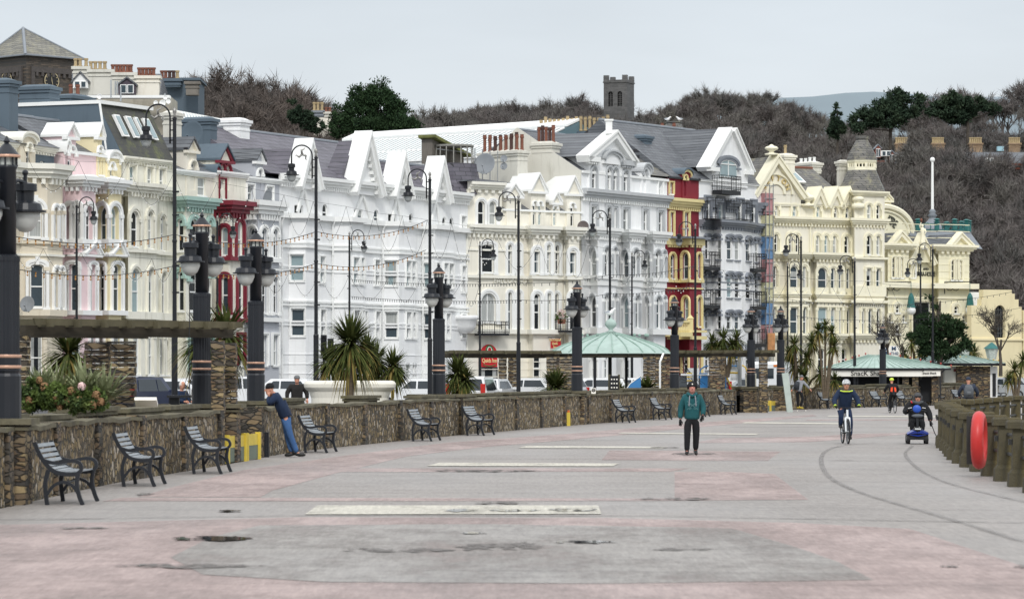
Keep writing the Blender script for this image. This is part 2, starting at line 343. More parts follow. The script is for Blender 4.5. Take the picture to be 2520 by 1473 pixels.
  o = fb.build('window',fm,s.root)
  pb = MB(); pb.add([P3(q[0],q[1],-rec-.01) for q in ow],[tuple(t) for t in tessellate_polygon([[Vector((q[0],q[1],0)) for q in ow]])])
  pc = r.get('pane'); s.pan += 1
  pm = pane_mats[pc] if isinstance(pc,int) else (pc if pc is not None else pane_mats[(0,1,0,3,1,0,2)[(s.pan*5+int(u0*7+z0*3)) % 7]])
  pb.build('pane',pm,o)
  cv = (s.pan*37+int(u0*13)) % 10
  if cv < 4 and wd > .45 and not isinstance(pc,bpy.types.Material):
   cb = MB(); fk = lambda ua,ub,za,zb3: cb.add([P3(ua,za,-rec-.004),P3(ub,za,-rec-.004),P3(ub,zb3,-rec-.004),P3(ua,zb3,-rec-.004)],[(0,1,2,3)]); tl_ = z1-(wd/2 if k != 'r' else fw)-.02
   if cv < 2: fk(u0+fw,u1-fw,z0+(z1-z0)*(.55 if cv else .7),tl_) if tl_ > z0+(z1-z0)*.72 else None
   else: fk(u0+fw,u0+fw+wd*.24,z0+fw,tl_); fk(u1-fw-wd*.24,u1-fw,z0+fw,tl_)
   cb.build('blind' if cv < 2 else 'curtain',pane_mats[3],o)
  if r.get('sill',True):
   sb = MB(); sb.prism([P3(u0-.1,z0-.1,.1),P3(u1+.1,z0-.1,.1),P3(u1+.1,z0-.0,.1),P3(u0-.1,z0-.0,.1)],(-nn.x*.14,-nn.y*.14,0)); sb.build('sill',r.get('sillm') or trim or whitetrim,o)
  g = r.get('sw',0)
  if g:
   sb = MB(); pr = r.get('pr',.09); i0 = outline(u0,u1,z0,z1,k,.01); i1 = outline(u0,u1,z0,z1,k,g)
   if r.get('top'):
    if k == 'r': i0 = [(u0-.01,z1-.15)]+i0[1:3]+[(u1+.01,z1-.15)]; i1 = [(u0-g,z1-.15)]+i1[1:3]+[(u1+g,z1-.15)]
    else: i0,i1 = i0[1:-1],i1[1:-1]
   sb.strip([P3(q[0],q[1],pr) for q in i0],[P3(q[0],q[1],pr) for q in i1])
   sb.strip([P3(q[0],q[1],pr) for q in i0],[P3(q[0],q[1],0) for q in i0])
   sb.strip([P3(q[0],q[1],pr) for q in i1],[P3(q[0],q[1],0) for q in i1])
   g2 = g*.45; j0 = outline(u0,u1,z0,z1,k,g2); j0 = j0[1:-1] if (r.get('top') and k != 'r') else (([(u0-g2,z1-.15)]+j0[1:3]+[(u1+g2,z1-.15)]) if r.get('top') else j0)
   sb.strip([P3(q[0],q[1],pr+.05) for q in j0],[P3(q[0],q[1],pr+.05) for q in i1]); sb.strip([P3(q[0],q[1],pr+.05) for q in j0],[P3(q[0],q[1],pr) for q in j0])
   sb.strip([P3(q[0],q[1],pr+.05) for q in i1],[P3(q[0],q[1],pr) for q in i1])
   if r.get('imp') and k != 'r':
    zi = i0[0][1]
    for uc in (u0-g/2,u1+g/2): sb.prism([P3(uc-g*.7,zi-.16,pr+.08),P3(uc+g*.7,zi-.16,pr+.08),P3(uc+g*.7,zi,pr+.08),P3(uc-g*.7,zi,pr+.08)],(-nn.x*(pr+.08),-nn.y*(pr+.08),0))
   if r.get('key') : 
    uc = (u0+u1)/2; sb.prism([P3(uc-.08,z1-.02,pr+.1),P3(uc+.08,z1-.02,pr+.1),P3(uc+.12,z1+g+.12,pr+.1),P3(uc-.12,z1+g+.12,pr+.1)],(-nn.x*(pr+.1),-nn.y*(pr+.1),0))
   sb.build('surround',r.get('sm') or trim or whitetrim,o)
  if r.get('pil'):
   pw = r['pil']; zi = outline(u0,u1,z0,z1,k)[1][1] if k != 'r' else z1
   for uc in (u0-pw/2-.01,u1+pw/2+.01):
    sb = MB(); sb.prism([P3(uc-pw*.4,z0,.09),P3(uc+pw*.4,z0,.09),P3(uc+pw*.4,zi-.2,.09),P3(uc-pw*.4,zi-.2,.09)],(-nn.x*.09,-nn.y*.09,0))
    sb.prism([P3(uc-pw*.55,zi-.2,.15),P3(uc+pw*.55,zi-.2,.15),P3(uc+pw*.6,zi,.15),P3(uc-pw*.6,zi,.15)],(-nn.x*.15,-nn.y*.15,0))
    sb.build('pilaster',r.get('pm') or r.get('sm') or trim or whitetrim,o)
 def off_plan(s,pl,g):
  ps = [Vector(q) for q in pl]; o = []
  for i,p in enumerate(ps):
   ns = []
   for a,b in ((i-1,i),(i,i+1)):
    if a >= 0 and b < len(ps) and (ps[b]-ps[a]).length > 1e-5:
     d = (ps[b]-ps[a]).normalized(); ns.append(Vector((-d.y,d.x)))
   m = sum(ns,Vector((0,0)));
   m = m.normalized() if m.length > 1e-3 else ns[0]
   o.append(p + m*(g/max(.5,m.dot(ns[0]))))
  return o
 def band(s,pl,z,h,pr,m,name='string_course',dent=0,dh=.16,dm=None):
  mb = MB(); o = s.off_plan(pl,pr); i = s.off_plan(pl,-.02); 
  W = lambda q,zz: s.W(q[0],q[1],zz)
  mb.strip([W(q,z) for q in o],[W(q,z+h) for q in o]); mb.strip([W(q,z+h) for q in o],[W(q,z+h) for q in i]); mb.strip([W(q,z) for q in o],[W(q,z) for q in i])
  for q in (0,-1): mb.add([W(o[q],z),W(o[q],z+h),W(i[q],z+h),W(i[q],z)],[(0,1,2,3)])
  if dent:
   mb.cur = 1; db = mb
   for a,c in zip(pl,pl[1:]):
    a,c = Vector(a),Vector(c); L = (c-a).length
    if L < .3: continue
    d = (c-a)/L; nn = Vector((-d.y,d.x)); n = max(1,int(L/dent))
    for k in range(n):
     t = (k+.5)*L/n; q = [a+d*(t-dent*.25),a+d*(t+dent*.25)]; q2 = [q[1]+nn*pr*.8,q[0]+nn*pr*.8]
     db.prism([W(r,z-dh) for r in q+q2],(0,0,dh-.002))
  return s.part(mb,name,[m,dm or m] if dent else m)
 def cornice(s,pl,z,m,h=.5,pr=.45,dent=.34,dm=None):
  s.band(pl,z,h*.30,pr*.45,m,'cornice',dent,h*.42,dm); s.band(pl,z+h*.305,h*.3,pr*.75,m,'cornice'); s.band(pl,z+h*.61,h*.38,pr,m,'cornice')
 def roof(s,u0,u1,ze,zr,oe,orr,m,u0r=None,u1r=None,name='roof',parapet=None):
  mb = MB(); a,b = (u0,oe),(u1,oe); c,d = ((u1r if u1r is not None else u1),orr),((u0r if u0r is not None else u0),orr)
  W = s.W; back = 2*orr-oe
  vs = [W(*a,ze),W(*b,ze),W(*c,zr),W(*d,zr),W(u0,back,ze),W(u1,back,ze)]
  mb.add(vs,[(0,1,2,3),(3,2,5,4),(0,3,4),(1,5,2),(0,4,5,1)])
  o = s.part(mb,name,m)
  rb = MB(); rb.tube([W(*d,zr+.02),W(*c,zr+.02)],.11,6); rb.build('ridge',lead if m is not slate3 else terra,o)
  return o
 def gable(s,xl,xp,xr,yb,yp,wm,rm,off=0.0,depth=2.0,cop=.35,cm=None,rows=None,trim=None,fr=None,zb=None,zp=None,flat=0,pr=.16,dent=False,name='gable',copback=None):
  cm = cm or whitetrim; ul,up,ur = (s.uv(x,off,fr)[0] for x in (xl,xp,xr)); zb = zb if zb is not None else s.z(xp,yb,off,fr); zp = zp if zp is not None else s.z(xp,yp,off,fr)
  mb = MB(); d = s.e; nn = s.n; a = s.A+s.n*off; P3 = lambda u,z,o=0.0: Vector((a.x+d.x*u+nn.x*o,a.y+d.y*u+nn.y*o,z))
  wins = []; hs = []
  for r in (rows or []):
   f = r.get('fr') or fr or s.fr
   for xr_ in r['xs']:
    u0,u1 = s.uv(xr_[0],off,f)[0],s.uv(xr_[1],off,f)[0]; z0,z1 = (xr_[2],xr_[3]) if len(xr_) > 3 else (r['z0'],r['z1'])
    wins.append((u0,u1,z0,z1,r)); hs.append(outline(u0,u1,z0,z1,r['k']))
  tri0 = [(ul,zb),(ur,zb),(up,zp)] if not flat else [(ul,zb),(ur,zb),(up+flat/2,zp),(up-flat/2,zp)]
  loops = [[Vector((q[0],q[1],0)) for q in tri0]]+[[Vector((q[0],q[1],0)) for q in h] for h in hs]
  mb.add([P3(q.x,q.y) for l in loops for q in l],[tuple(t) for t in tessellate_polygon(loops)])
  for h in hs: mb.strip([P3(*q) for q in h],[P3(q[0],q[1],-.18) for q in h],closed=True)
  g = s.part(mb,name,wm)
  for (u0,u1,z0,z1,r) in wins: s.window(a,d,nn,u0,u1,z0,z1,r,.14,trim)
  rb = MB(); T = [(ul,zb),(up-flat/2,zp),(up+flat/2,zp),(ur,zb)]
  for q,q2 in ((T[0],T[1]),(T[2],T[3])) + (((T[1],T[2]),) if flat else ()):
   rb.add([P3(*q,-.02),P3(*q2,-.02),P3(*q2,-depth),P3(*q,-depth)],[(0,1,2,3)])
  rb.build('roof',rm,g)
  cb = MB(); cb2 = copback if copback is not None else .3
  for q,q2 in ((T[0],T[1]),(T[3],T[2])):
   v = Vector((q2[0]-q[0],q2[1]-q[1])); L = v.length; v /= L; nrm = Vector((-v.y,v.x)); nrm = nrm if nrm.y > 0 else -nrm
   o1 = Vector(q)+nrm*.12-v*.15; o2 = Vector(q2)+nrm*.12; i1 = Vector(q)-nrm*(cop-.12)-v*.15; i2 = Vector(q2)-nrm*(cop-.12)
   if not flat: o2 = Vector((up,zp+.12/abs(nrm.y))); i2 = Vector((up,zp-(cop-.12)/abs(nrm.y)))
   cb.prism([P3(*p,pr) for p in (o1,o2,i2,i1)],(-nn.x*(pr+cb2),-nn.y*(pr+cb2),0))
   o1,o2 = Vector(o1),Vector(o2)
   cb.prism([P3(*p,pr+.09) for p in (o1,o2,o2.lerp(i2,.3),o1.lerp(i1,.3))],(-nn.x*.088,-nn.y*.088,0))
   if dent:
    n = int(L/.3)
    for k in range(1,n):
     c = Vector(q)+v*(k*L/n)-nrm*(cop-.08); cb.prism([P3(c.x+sx*.07,c.y+sy*.09,pr-.02) for sx,sy in ((-1,-1),(1,-1),(1,1),(-1,1))],(-nn.x*.12,-nn.y*.12,0))
  cb.build('coping',cm,g)
  return g
 def dormer(s,x0,x1,yb,ys,yp,wm,tm,kind='tri',off=.02,depth=2.5,rm=None,fr=None,win=None,wk='a',zb=None,cheek=None,pw=None,cap=None):
  """box dormer with gable, rounded or flat head; win=(x0,x1,ytop,ybot)"""
  f = fr or s.fr; u0,u1 = s.uv(x0,off,f)[0],s.uv(x1,off,f)[0]; xm = (x0+x1)/2
  zb = zb if zb is not None else s.z(xm,yb,off,f); zs = s.z(xm,ys,off,f); zp = s.z(xm,yp,off,f); up = (u0+u1)/2
  if kind == 'tri': out_ = [(u0,zb),(u1,zb),(u1,zs),(up,zp),(u0,zs)]; arc = [(u0-.12,zs),(up,zp+.1),(u1+.12,zs)]
  else: arc = [(up-(u1-u0+.2)/2*math.cos(math.pi*i/10),zs+(zp-zs)*math.sin(math.pi*i/10)) for i in range(11)]; out_ = [(u0,zb),(u1,zb)]+[(up+(u1-u0)/2*math.cos(math.pi*i/10),zs+(zp-zs-.1)*math.sin(math.pi*i/10)) for i in range(11)]
  a = s.A+s.n*off; d = s.e; nn = s.n; P3 = lambda u,z,o=0.0: Vector((a.x+d.x*u+nn.x*o,a.y+d.y*u+nn.y*o,z))
  hs = []; ws = []
  for wv in (win or []):
   w0,w1 = s.uv(wv[0],off,f)[0],s.uv(wv[1],off,f)[0]; w0 = max(w0,u0+.08); w1 = min(max(w1,w0+.25),u1-.08); wz0 = max(s.z(xm,wv[3],off,f),zb+.05); wz1 = s.z(xm,wv[2],off,f)
   hs.append(outline(w0,w1,wz0,wz1,wk)); ws.append((w0,w1,wz0,wz1))
  mb = MB(); loops = [[Vector((q[0],q[1],0)) for q in out_]]+[[Vector((q[0],q[1],0)) for q in h] for h in hs]
  mb.add([P3(q.x,q.y) for l in loops for q in l],[tuple(t) for t in tessellate_polygon(loops)])
  for h in hs: mb.strip([P3(*q) for q in h],[P3(q[0],q[1],-.18) for q in h],closed=True)
  for u in (u0,u1): mb.add([P3(u,zb),P3(u,zs),P3(u,zs,-depth),P3(u,zb,-depth)],[(0,1,2,3)])
  g = s.part(mb,'dormer',[cheek or wm] if False else wm)
  rb = MB()
  arc2 = [(q[0],q[1]+.13) for q in arc]
  for q,q2,r,r2 in zip(arc,arc[1:],arc2,arc2[1:]): rb.prism([P3(*q,.22),P3(*q2,.22),P3(*r2,.22),P3(*r,.22)],(-nn.x*(depth+.2),-nn.y*(depth+.2),0))
  rb.build('dormer_roof',rm or tm,g)
  cb = MB()
  sh = [(q[0]*.86+up*.14,q[1]-.16) for q in arc]
  for q,q2,r,r2 in zip(arc,arc[1:],sh,sh[1:]): cb.prism([P3(*q,.12),P3(*q2,.12),P3(*r2,.12),P3(*r,.12)],(-nn.x*.12,-nn.y*.12,0))
  if kind == 'tri': cb.prism([P3(u0-.15,zs-.16,.18),P3(u1+.15,zs-.16,.18),P3(u1+.15,zs-.002,.18),P3(u0-.15,zs-.002,.18)],(-nn.x*.3,-nn.y*.3,0))
  cb.build('cornice',tm,g)
  for (w0,w1,wz0,wz1) in ws: s.window(a,d,nn,w0,w1,wz0,wz1,dict(k=wk,sw=min(.14,(w1-w0)*.4),sm=tm,top=1,imp=1,sill=False),.14,tm)
  return g
 def block(s,x0,x1,yt,yb,off,m,c=.7,fr=None,name='chimney',cap=True,pots=0,pm=None,potm=None,ph=.75,capm=None,parent=None,label=None,zb=None,rows=1):
  f = fr or s.fr; X0,X1 = f(x0,0)[0],f(x1,0)[0]; u,Y = s.uv((x0+x1)/2,off,f); sc = F/Y; wpx = (X1-X0)/sc
  a = max(.3,(wpx-c*abs(s.e.x))/max(.25,abs(s.n.x))); zt = HC-(f(0,yt)[1]-HY)/sc; z0 = zb if zb is not None else HC-(f(0,yb)[1]-HY)/sc
  mb = MB(); cen = s.W(u,off,0); rz = math.atan2(s.e.y,s.e.x)
  hh = zt-z0; mb.box((cen.x,cen.y,(zt+z0)/2),(c,a,hh),rz)
  if cap:
   mb.box((cen.x,cen.y,zt-.09),(c+.3,a+.3,.18),rz); mb.box((cen.x,cen.y,zt-.27),(c+.16,a+.16,.14),rz)
   mb.box((cen.x,cen.y,zt-.62),(c+.07,a+.07,.1),rz)
   mb.tbox((cen.x,cen.y,zt),(c+.1,a+.1),(c*.5,a*.75),.14,rz)
  o = s.part(mb,name,m,parent)
  if label: o['label'] = label
  if pots:
   for k in range(pots):
    t = (k+.5)/pots-.5
    for rr in range(rows):
     p = cen + Vector((s.n.x,s.n.y,0))*(t*(a-.1)) + Vector((s.e.x,s.e.y,0))*((rr-(rows-1)/2)*.45); hk = ph*random.uniform(.85,1.1)
     pb = MB(); pb.lathe([(.15,0),(.15,.08),(.11,.12),(.105,hk*.75),(.14,hk*.8),(.14,hk*.88),(.115,hk*.9),(.13,hk),(.08,hk)],(p.x,p.y,zt+.05),8)
     pb.build('chimney_pot',potm if not isinstance(potm,list) else potm[k % len(potm)],o)
  return o
 def pipe(s,x,off,zb,zt,m=None):
  u = s.uv(x,off)[0]; mb = MB(); p0 = s.W(u,off+.08,zt); mb.tube([p0+Vector((s.n.x*.15,s.n.y*.15,0)),s.W(u,off+.08,zt-.35),s.W(u,off+.08,zb)],.055,6)
  z_ = zb+1
  while z_ < zt-.5: c = s.W(u,off+.08,z_); mb.lathe([(.075,-.04),(.075,.04)],c,6); z_ += 2.0
  return s.part(mb,'drainpipe',m or whitetrim)
 def dish(s,x,y,off,r,m=None,az=-20):
  u,Y = s.uv(x,off); zz = s.z(x,y,off); c = s.W(u,off,zz); mb = MB()
  mb.T = Matrix.Translation(c) @ Matrix.Rotation(R(az),4,'Z') @ Matrix.Rotation(R(80),4,'X')
  mb.lathe([(.02,-.16*r),(r*.5,-.11*r),(r*.85,0),(r,.07*r),(r*.97,.07*r),(r*.8,.02*r),(r*.45,-.07*r),(.01,-.1*r)],(0,0,0),18)
  mb.tube([(0,0,-.1*r),(0,-r*.1,-.5*r),(0,-r*.9,-.5*r)],.03,5); mb.tube([(0,-r*.9,0),(0,-r*.3,r*.7)],.015,4); mb.ball((0,-.3*r,.7*r),.06)
  return s.part(mb,'satellite_dish',m or mat('dish_grey',srgb('#8d9297'),.5,.06),smooth=True)
def row(x,y0,y1,xs,k='a',b=None,off=0.0,fr=None,**kw):
 d = dict(z1=b.z(x,y0,off,fr),z0=b.z(x,y1,off,fr),xs=xs,k=k,fr=fr); d.update(kw); return d
mb = MB(); mb.add([(-4000,-50,-.03),(4000,-50,-.03),(4000,7000,-.03),(-4000,7000,-.03)],[(0,1,2,3)]); g = mb.build('ground',mat('far_ground',(.16,.16,.13),.9,.2)); tag(g,kind='structure')
# ------------------------------------------------------------ the terrace,left to right
q = 1288.5
def zt(b,x,y,off=0,fr=None): return b.z(x,y,off,fr)
# --- 1 cream house at the left edge
b = Bld('terraced_house','stone-cream terraced house with blue-grey attic and carved arches, leftmost of the row',-330,470,Z1); cream_ = cream; cream = wallpaint('stone_cream_render','#dcd3c0',.5,'#a89a7c')
pl = [(-330,0),(-240,.0),(-120,1.0),(130,1.0)]
zc = b.z(300,1310,.9)
rw = [row(270,q+205,q+455,[(-100,20),(222,305)],'a',b,.9,sw=.3,imp=1,pil=.34,sm=whitetrim,key=1,pm=b and cream),
  row(270,q+655,q+970,[(-100,20),(232,318)],'g',b,.9,sw=.28,imp=1,pil=.3,key=1,pm=cream),row(270,q+1175,q+1500,[(232,310)],'r',b,.9,pil=.25,pm=cream),
  row(404,q+240,q+470,[(396,408),(440,450)],'a',b,.9,sw=.22,imp=1,pil=.2,pm=cream),row(404,q+690,q+975,[(400,412),(442,452)],'a',b,.9,sw=.2,imp=1,pil=.2,pm=cream)]
P = b.plan([(-330,0),(-170,0),(-90,.9),(60,.9),('b',.7,0),(150,0),(350,1.1),(462,1.1),('b',.8,0)])
P = b.level([('u',p[0],p[1]) for p in P],RZ,zc,rw,cream)
b.cornice(P,zc,creamtrim,.75,.6,.4); b.band(P,b.z(300,q+505,1),.2,.14,cream); b.band(P,b.z(300,q+595,1),.12,.1,creamtrim)
b.band(P,b.z(300,q+1035,1),.32,.22,cream)
zt2 = b.z(250,1110,.0); P2 = b.plan([(-330,-.4),(400,-.4)]); b.level([('u',p[0],p[1]) for p in P2],zc,zt2,[row(170,1170,1260,[(60,100,),(200,232),(300,316)],'r',b,-.4)],bluegrey)
b.cornice(P2,zt2,creamtrim,.3,.3,.3)
b.roof(P2[0][0],P2[-1][0],zt2+.3,b.z(100,850,-5),.0,-5,slate1)
b.dormer(150,262,1180,1040,985,cream,creamtrim,'arch',-.1,2.5,win=[(195,225,1065,1240)],zb=zt2-1.2)
b.block(-260,135,600,1000,-3.4,bluegrey,1.0); b.block(148,432,645,990,-5.2,bluegrey,1.2)
b.dish(203,q+950,.9+.4,.42); cream = cream_
# --- 2/3 pink and pale yellow pair
for (nm,lab,xa,xb,wm_,A_) in (('terraced_house','pink terraced house with white columns and pediments',470,712,pink,0),('terraced_house','pale yellow terraced house with white columns beside the pink house',712,905,paleyellow,235)):
 b = Bld(nm,lab,xa,xb,Z1)
 if A_ == 0: pts = [(470,0),(484,0),(600,1.0),(705,1.0),('b',.3,0)]; w1 = [(486,530),(560,575),(630,655)]; w2 = [(516,560),(665,698)]; x = 560
 else: pts = [(712,0),(716,0),(800,1.0),(895,1.0),('b',.3,0)]; w1 = [(722,770),(815,850)]; w2 = [(720,752),(832,868)]; x = 760
 zc = b.z(x+60,1288.5+90 if A_ == 0 else 1288.5+110,.8)
 P = b.plan(pts)
 rw = [row(x,q+225,q+495,w1,'a',b,.7,sw=.28,imp=1,pil=.3,rec=.25),row(x,q+655,q+1000,w2,'g',b,.7,sw=.22,pil=.22,rec=.2),row(x,q+1180,q+1450,w2,'r',b,.7,sw=.2)]
 P = b.level([('u',p[0],p[1]) for p in P],RZ,zc,rw,wm_)
 b.cornice(P,zc,whitetrim,.55,.5,.3); b.band(P,b.z(x,q+520,.7),.35,.25,whitetrim,'cornice',.3); b.band(P,b.z(x,q+600,.7),.12,.3,whitetrim); b.band(P,b.z(x,q+1030,.7),.25,.3,whitetrim)
 b.gable(620 if not A_ else 820,690 if not A_ else 880,735 if not A_ else 915,q+585,q+505,wm_,whitetrim,1.1,.5,.22,whitetrim)
 b.dormer(600 if not A_ else 790,705 if not A_ else 890,q+95,q+45,q+15 if not A_ else q+35,wm_,whitetrim,'arch',.95,1.0)
 zt2 = b.z(x,1200 if A_ == 0 else 1270,0) ; zt2 = b.z(500 if A_ == 0 else 790,1130 if A_ == 0 else 1165,0)
 P2 = b.plan([(xa-150 if A_ == 0 else xa,0),(xb,0)]); P2 = b.plan([(xa,0),(xb,0)])
 b.level([('u',p[0],p[1]) for p in P2],zc,zt2,[row(x,1180,1290,[(375,400),(492,512)] if A_ == 0 else [(730,745),(815,835)],'r',b)],wm_)
 b.band(P2,zt2,.16,.16,whitetrim)
 b.roof(P2[0][0],P2[-1][0],zt2+.1,zt2+2.2,.0,-4,slate1)
 if A_ == 0:
  b.dormer(482,560,1360,1010,930,pink,whitetrim,'tri',.05,1.5,win=[(500,548,1085,1320)],zb=zc+.7)
  b.dormer(478,500,1360,1120,1040,pink,whitetrim,'arch',.05,1.5,zb=zc+.7)
 else:
  b.dormer(716,752,1360,1010,930,paleyellow,whitetrim,'tri',.05,1.8,win=[(722,744,1085,1320)],zb=zc+.7)
  b.dormer(790,880,1350,1190,1120,paleyellow,whitetrim,'arch',.05,1.0,win=[(808,835,1210,1300)],zb=zc+.7)
# --- 4 weathered cream house with mossy mansard
b = Bld('terraced_house','weathered cream terraced house with a tall mossy slate mansard and roof windows',905,1272,Z1)
P = b.plan([(905,0),(918,0),(945,.9),(1060,.9),(1155,.9),('b',.6,0),(1272,0)])
zc = b.z(1000,1418,.9)
rw = [row(985,q+268,q+525,[(962,1003)],'a',b,.8,sw=.3,imp=1,pil=.25,sm=oldcream),row(1100,q+270,q+540,[(1088,1108)],'a',b,.9,sw=.24,imp=1,pil=.25,sm=oldcream),row(1188,q+302,q+555,[(1180,1198)],'a',b,0,sw=.22,imp=1,pil=.2,sm=oldcream),
  row(990,q+690,q+1012,[(968,1012)],'a',b,.8,sw=.25,sm=oldcream),row(1100,q+690,q+1012,[(1092,1112)],'a',b,.9,sw=.2,sm=oldcream),row(1198,q+718,q+1030,[(1190,1206)],'a',b,0,sw=.2,sm=oldcream),
  row(1000,q+1175,q+1470,[(985,1015),(1092,1112),(1178,1192),(1214,1228)],'r',b,.8,pil=.22,sm=oldcream)]
P = b.level([('u',p[0],p[1]) for p in P],RZ,zc,rw,oldcream)
b.cornice(P,zc,oldcream,.55,.5,.3); b.band(P,b.z(1000,q+570,.9),.2,.2,oldcream); b.band(P,b.z(1000,q+1060,.9),.4,.3,oldcream)
zt2 = b.z(1060,1205,0); P2 = b.plan([(895,0),(1272,0)])
b.level([('u',p[0],p[1]) for p in P2],zc,zt2,[row(1000,1228,1395,[(950,978),(1080,1108),(1170,1196)],'r',b,0,sw=.16,sm=oldcream)],oldcream)
b.cornice(P2,zt2,oldcream,.3,.3,.3)
zm = b.z(1030,800,-1.2); mb = MB(); u0,u1 = P2[0][0],P2[-1][0]
mb.add([b.W(u0,.1,zt2+.3),b.W(u1,.1,zt2+.3),b.W(u1,-1.5,zm),b.W(u0,-1.5,zm),b.W(u0,-7,zm),b.W(u1,-7,zm),b.W(u0,-7,zt2),b.W(u1,-7,zt2)],[(0,1,2,3),(3,2,5,4),(1,7,5,2)])
mr_ = b.part(mb,'mansard_roof',slatem)
mb = MB(); mb.add([b.W(u0-.02,.1,zt2+.3),b.W(u0-.02,-1.5,zm),b.W(u0-.02,-7,zm),b.W(u0-.02,-7,zt2)],[(0,1,2,3)]); b.part(mb,'side_wall',bluegrey)
mb = MB(); mb.prism([b.W(u0-.1,-1.3,zm),b.W(u1+.1,-1.3,zm),b.W(u1+.1,-7,zm),b.W(u0-.1,-7,zm)],(0,0,.2)); b.part(mb,'parapet',whitetrim)
mb = MB(); mb.tube([b.W(u0,-.9,zt2+.3),b.W(u0-.05,-1.35,zm)],.07,6); b.part(mb,'drainpipe',whitetrim)
for t0,t1 in ((.16,.27),(.38,.49),(.56,.62),(.72,.84)):
 ua,ub = u0+(u1-u0)*t0,u0+(u1-u0)*t1; fr_ = MB(); T = lambda u,t,o: b.W(u,.1-1.6*t+o*.9,zt2+.3+(zm-zt2-.3)*t+o*.3)
 fr_.prism([T(ua,.38,.02),T(ub,.38,.02),T(ub,.8,.02),T(ua,.8,.02)],(b.n.x*.14,b.n.y*.14,.04)); o = fr_.build('roof_window',whitetrim,mr_)
 pb = MB(); g_ = .09; pb.add([T(ua+g_,.41,.2),T(ub-g_,.41,.2),T(ub-g_,.77,.2),T(ua+g_,.77,.2)],[(0,1,2,3)]); pb.build('pane',pane_mats[2],o)
b.block(1205,1335,835,1250,-2.6,palegrey,.9)
for (x0,x1,yt,yb,of,lab) in ((425,672,715,1160,-8.5,'stepped blue-grey chimney wall behind the pale yellow dormers'),(665,842,752,1150,-3.6,'tall blue-grey gable wall left of the mossy mansard')):
 b.block(x0,x1,yt,yb,of,bluegrey,2.4 if x0 < 600 else 1.5,name='chimney_wall',cap=x0 < 600,pots=2 if x0 < 600 else 0,potm=terra,label=lab)
# --- 5 mint trimmed
b = Bld('terraced_house','cream terraced house with mint green cornice and arches',1272,1572,Z1)
zc = b.z(1400,q+240,.8); P = b.plan([(1272,0),(1300,.8),(1572,.8),('b',.1,0)])
P = b.plan([(1272,0),(1290,.0),(1370,.9),(1560,.9),('b',.3,0)])
rw = [row(1420,q+325,q+560,[(1312,1340),(1400,1440),(1535,1558)],'a',b,.9,sw=.3,imp=1,sm=mint,top=1),row(1420,q+710,q+1000,[(1314,1342),(1400,1440),(1535,1558)],'a',b,.9,sw=.28,imp=1,sm=mint,top=1),row(1420,q+1180,q+1450,[(1400,1440),(1525,1550)],'r',b,.9,sw=.2,sm=mint)]
P = b.level([('u',p[0],p[1]) for p in P],RZ,zc,rw,oldcream)
b.cornice(P,zc,mint,.6,.5,.3); b.band(P,b.z(1400,q+640,.9),.2,.16,whitetrim)
zt2 = b.z(1350,1290,0); P2 = b.plan([(1272,0),(1572,0)]); b.level([('u',p[0],p[1]) for p in P2],zc,zt2,[row(1480,1310,1440,[(1460,1500)],'r',b)],cream)
b.cornice(P2,zt2,whitetrim,.3,.25,0); b.roof(P2[0][0],P2[1][0],zt2+.3,b.z(1500,1125,-4),.1,-4,slate1)
b.dormer(1375,1448,1400,1110,1035,cream,cream,'tri',.05,2.6,rm=slate1,win=[(1398,1440,1190,1400)],zb=zc+.6)
b.block(1335,1600,880,1150,-5,bluegrey,.8); b.block(1600,1838,888,1180,-5.5,white,1.2); 
b.dish(1415,985,-2.5,.75,bluegrey,az=-25)
# --- 6 red trimmed
b = Bld('terraced_house','cream terraced house with crimson cornice, arches and twin-arched dormer',1572,1812,Z1)
zc = b.z(1700,q+280,.9); P = b.plan([(1572,0),(1580,.0),(1690,1.0),(1800,1.0),('b',.3,0)])
rw = [row(1660,q+385,q+590,[(1636,1680)],'a',b,.8,sw=.26,imp=1,sm=redp),row(1760,q+345,q+600,[(1748,1772)],'a',b,1,sw=.26,sm=redp),row(1660,q+748,q+1010,[(1640,1684)],'a',b,.8,sw=.3,imp=1,sm=redp),row(1770,q+745,q+1050,[(1756,1778)],'a',b,1,sw=.26,imp=1,sm=redp),row(1660,q+1180,q+1400,[(1640,1684),(1756,1778)],'r',b,.8,sw=.2,sm=redp)]
P = b.level([('u',p[0],p[1]) for p in P],RZ,zc,rw,oldcream)
b.cornice(P,zc,redp,.7,.6,.32); b.band(P,b.z(1700,q+630,.9),.22,.25,redp); b.band(P,b.z(1700,q+1080,.9),.2,.25,redp)
zt2 = b.z(1650,1300,0); P2 = b.plan([(1572,0),(1812,0)]); b.level([('u',p[0],p[1]) for p in P2],zc,zt2,[row(1700,1330,1470,[(1615,1640),(1655,1680)],'r',b,0,sw=.12,sm=redp)],oldcream)
b.cornice(P2,zt2,whitetrim,.3,.25,0); b.roof(P2[0][0],P2[1][0],zt2+.3,b.z(1600,1120,-4),.1,-4,slate1)
b.dormer(1608,1706,1450,1185,1085,oldcream,redp,'tri',.05,2.4,rm=bluegrey,win=[(1618,1648,1220,1400),(1658,1690,1220,1400)],zb=zc+.5)
b.dormer(1580,1605,1480,1280,1225,oldcream,redp,'arch',.05,1.6,rm=bluegrey,win=None,zb=zc+.5)
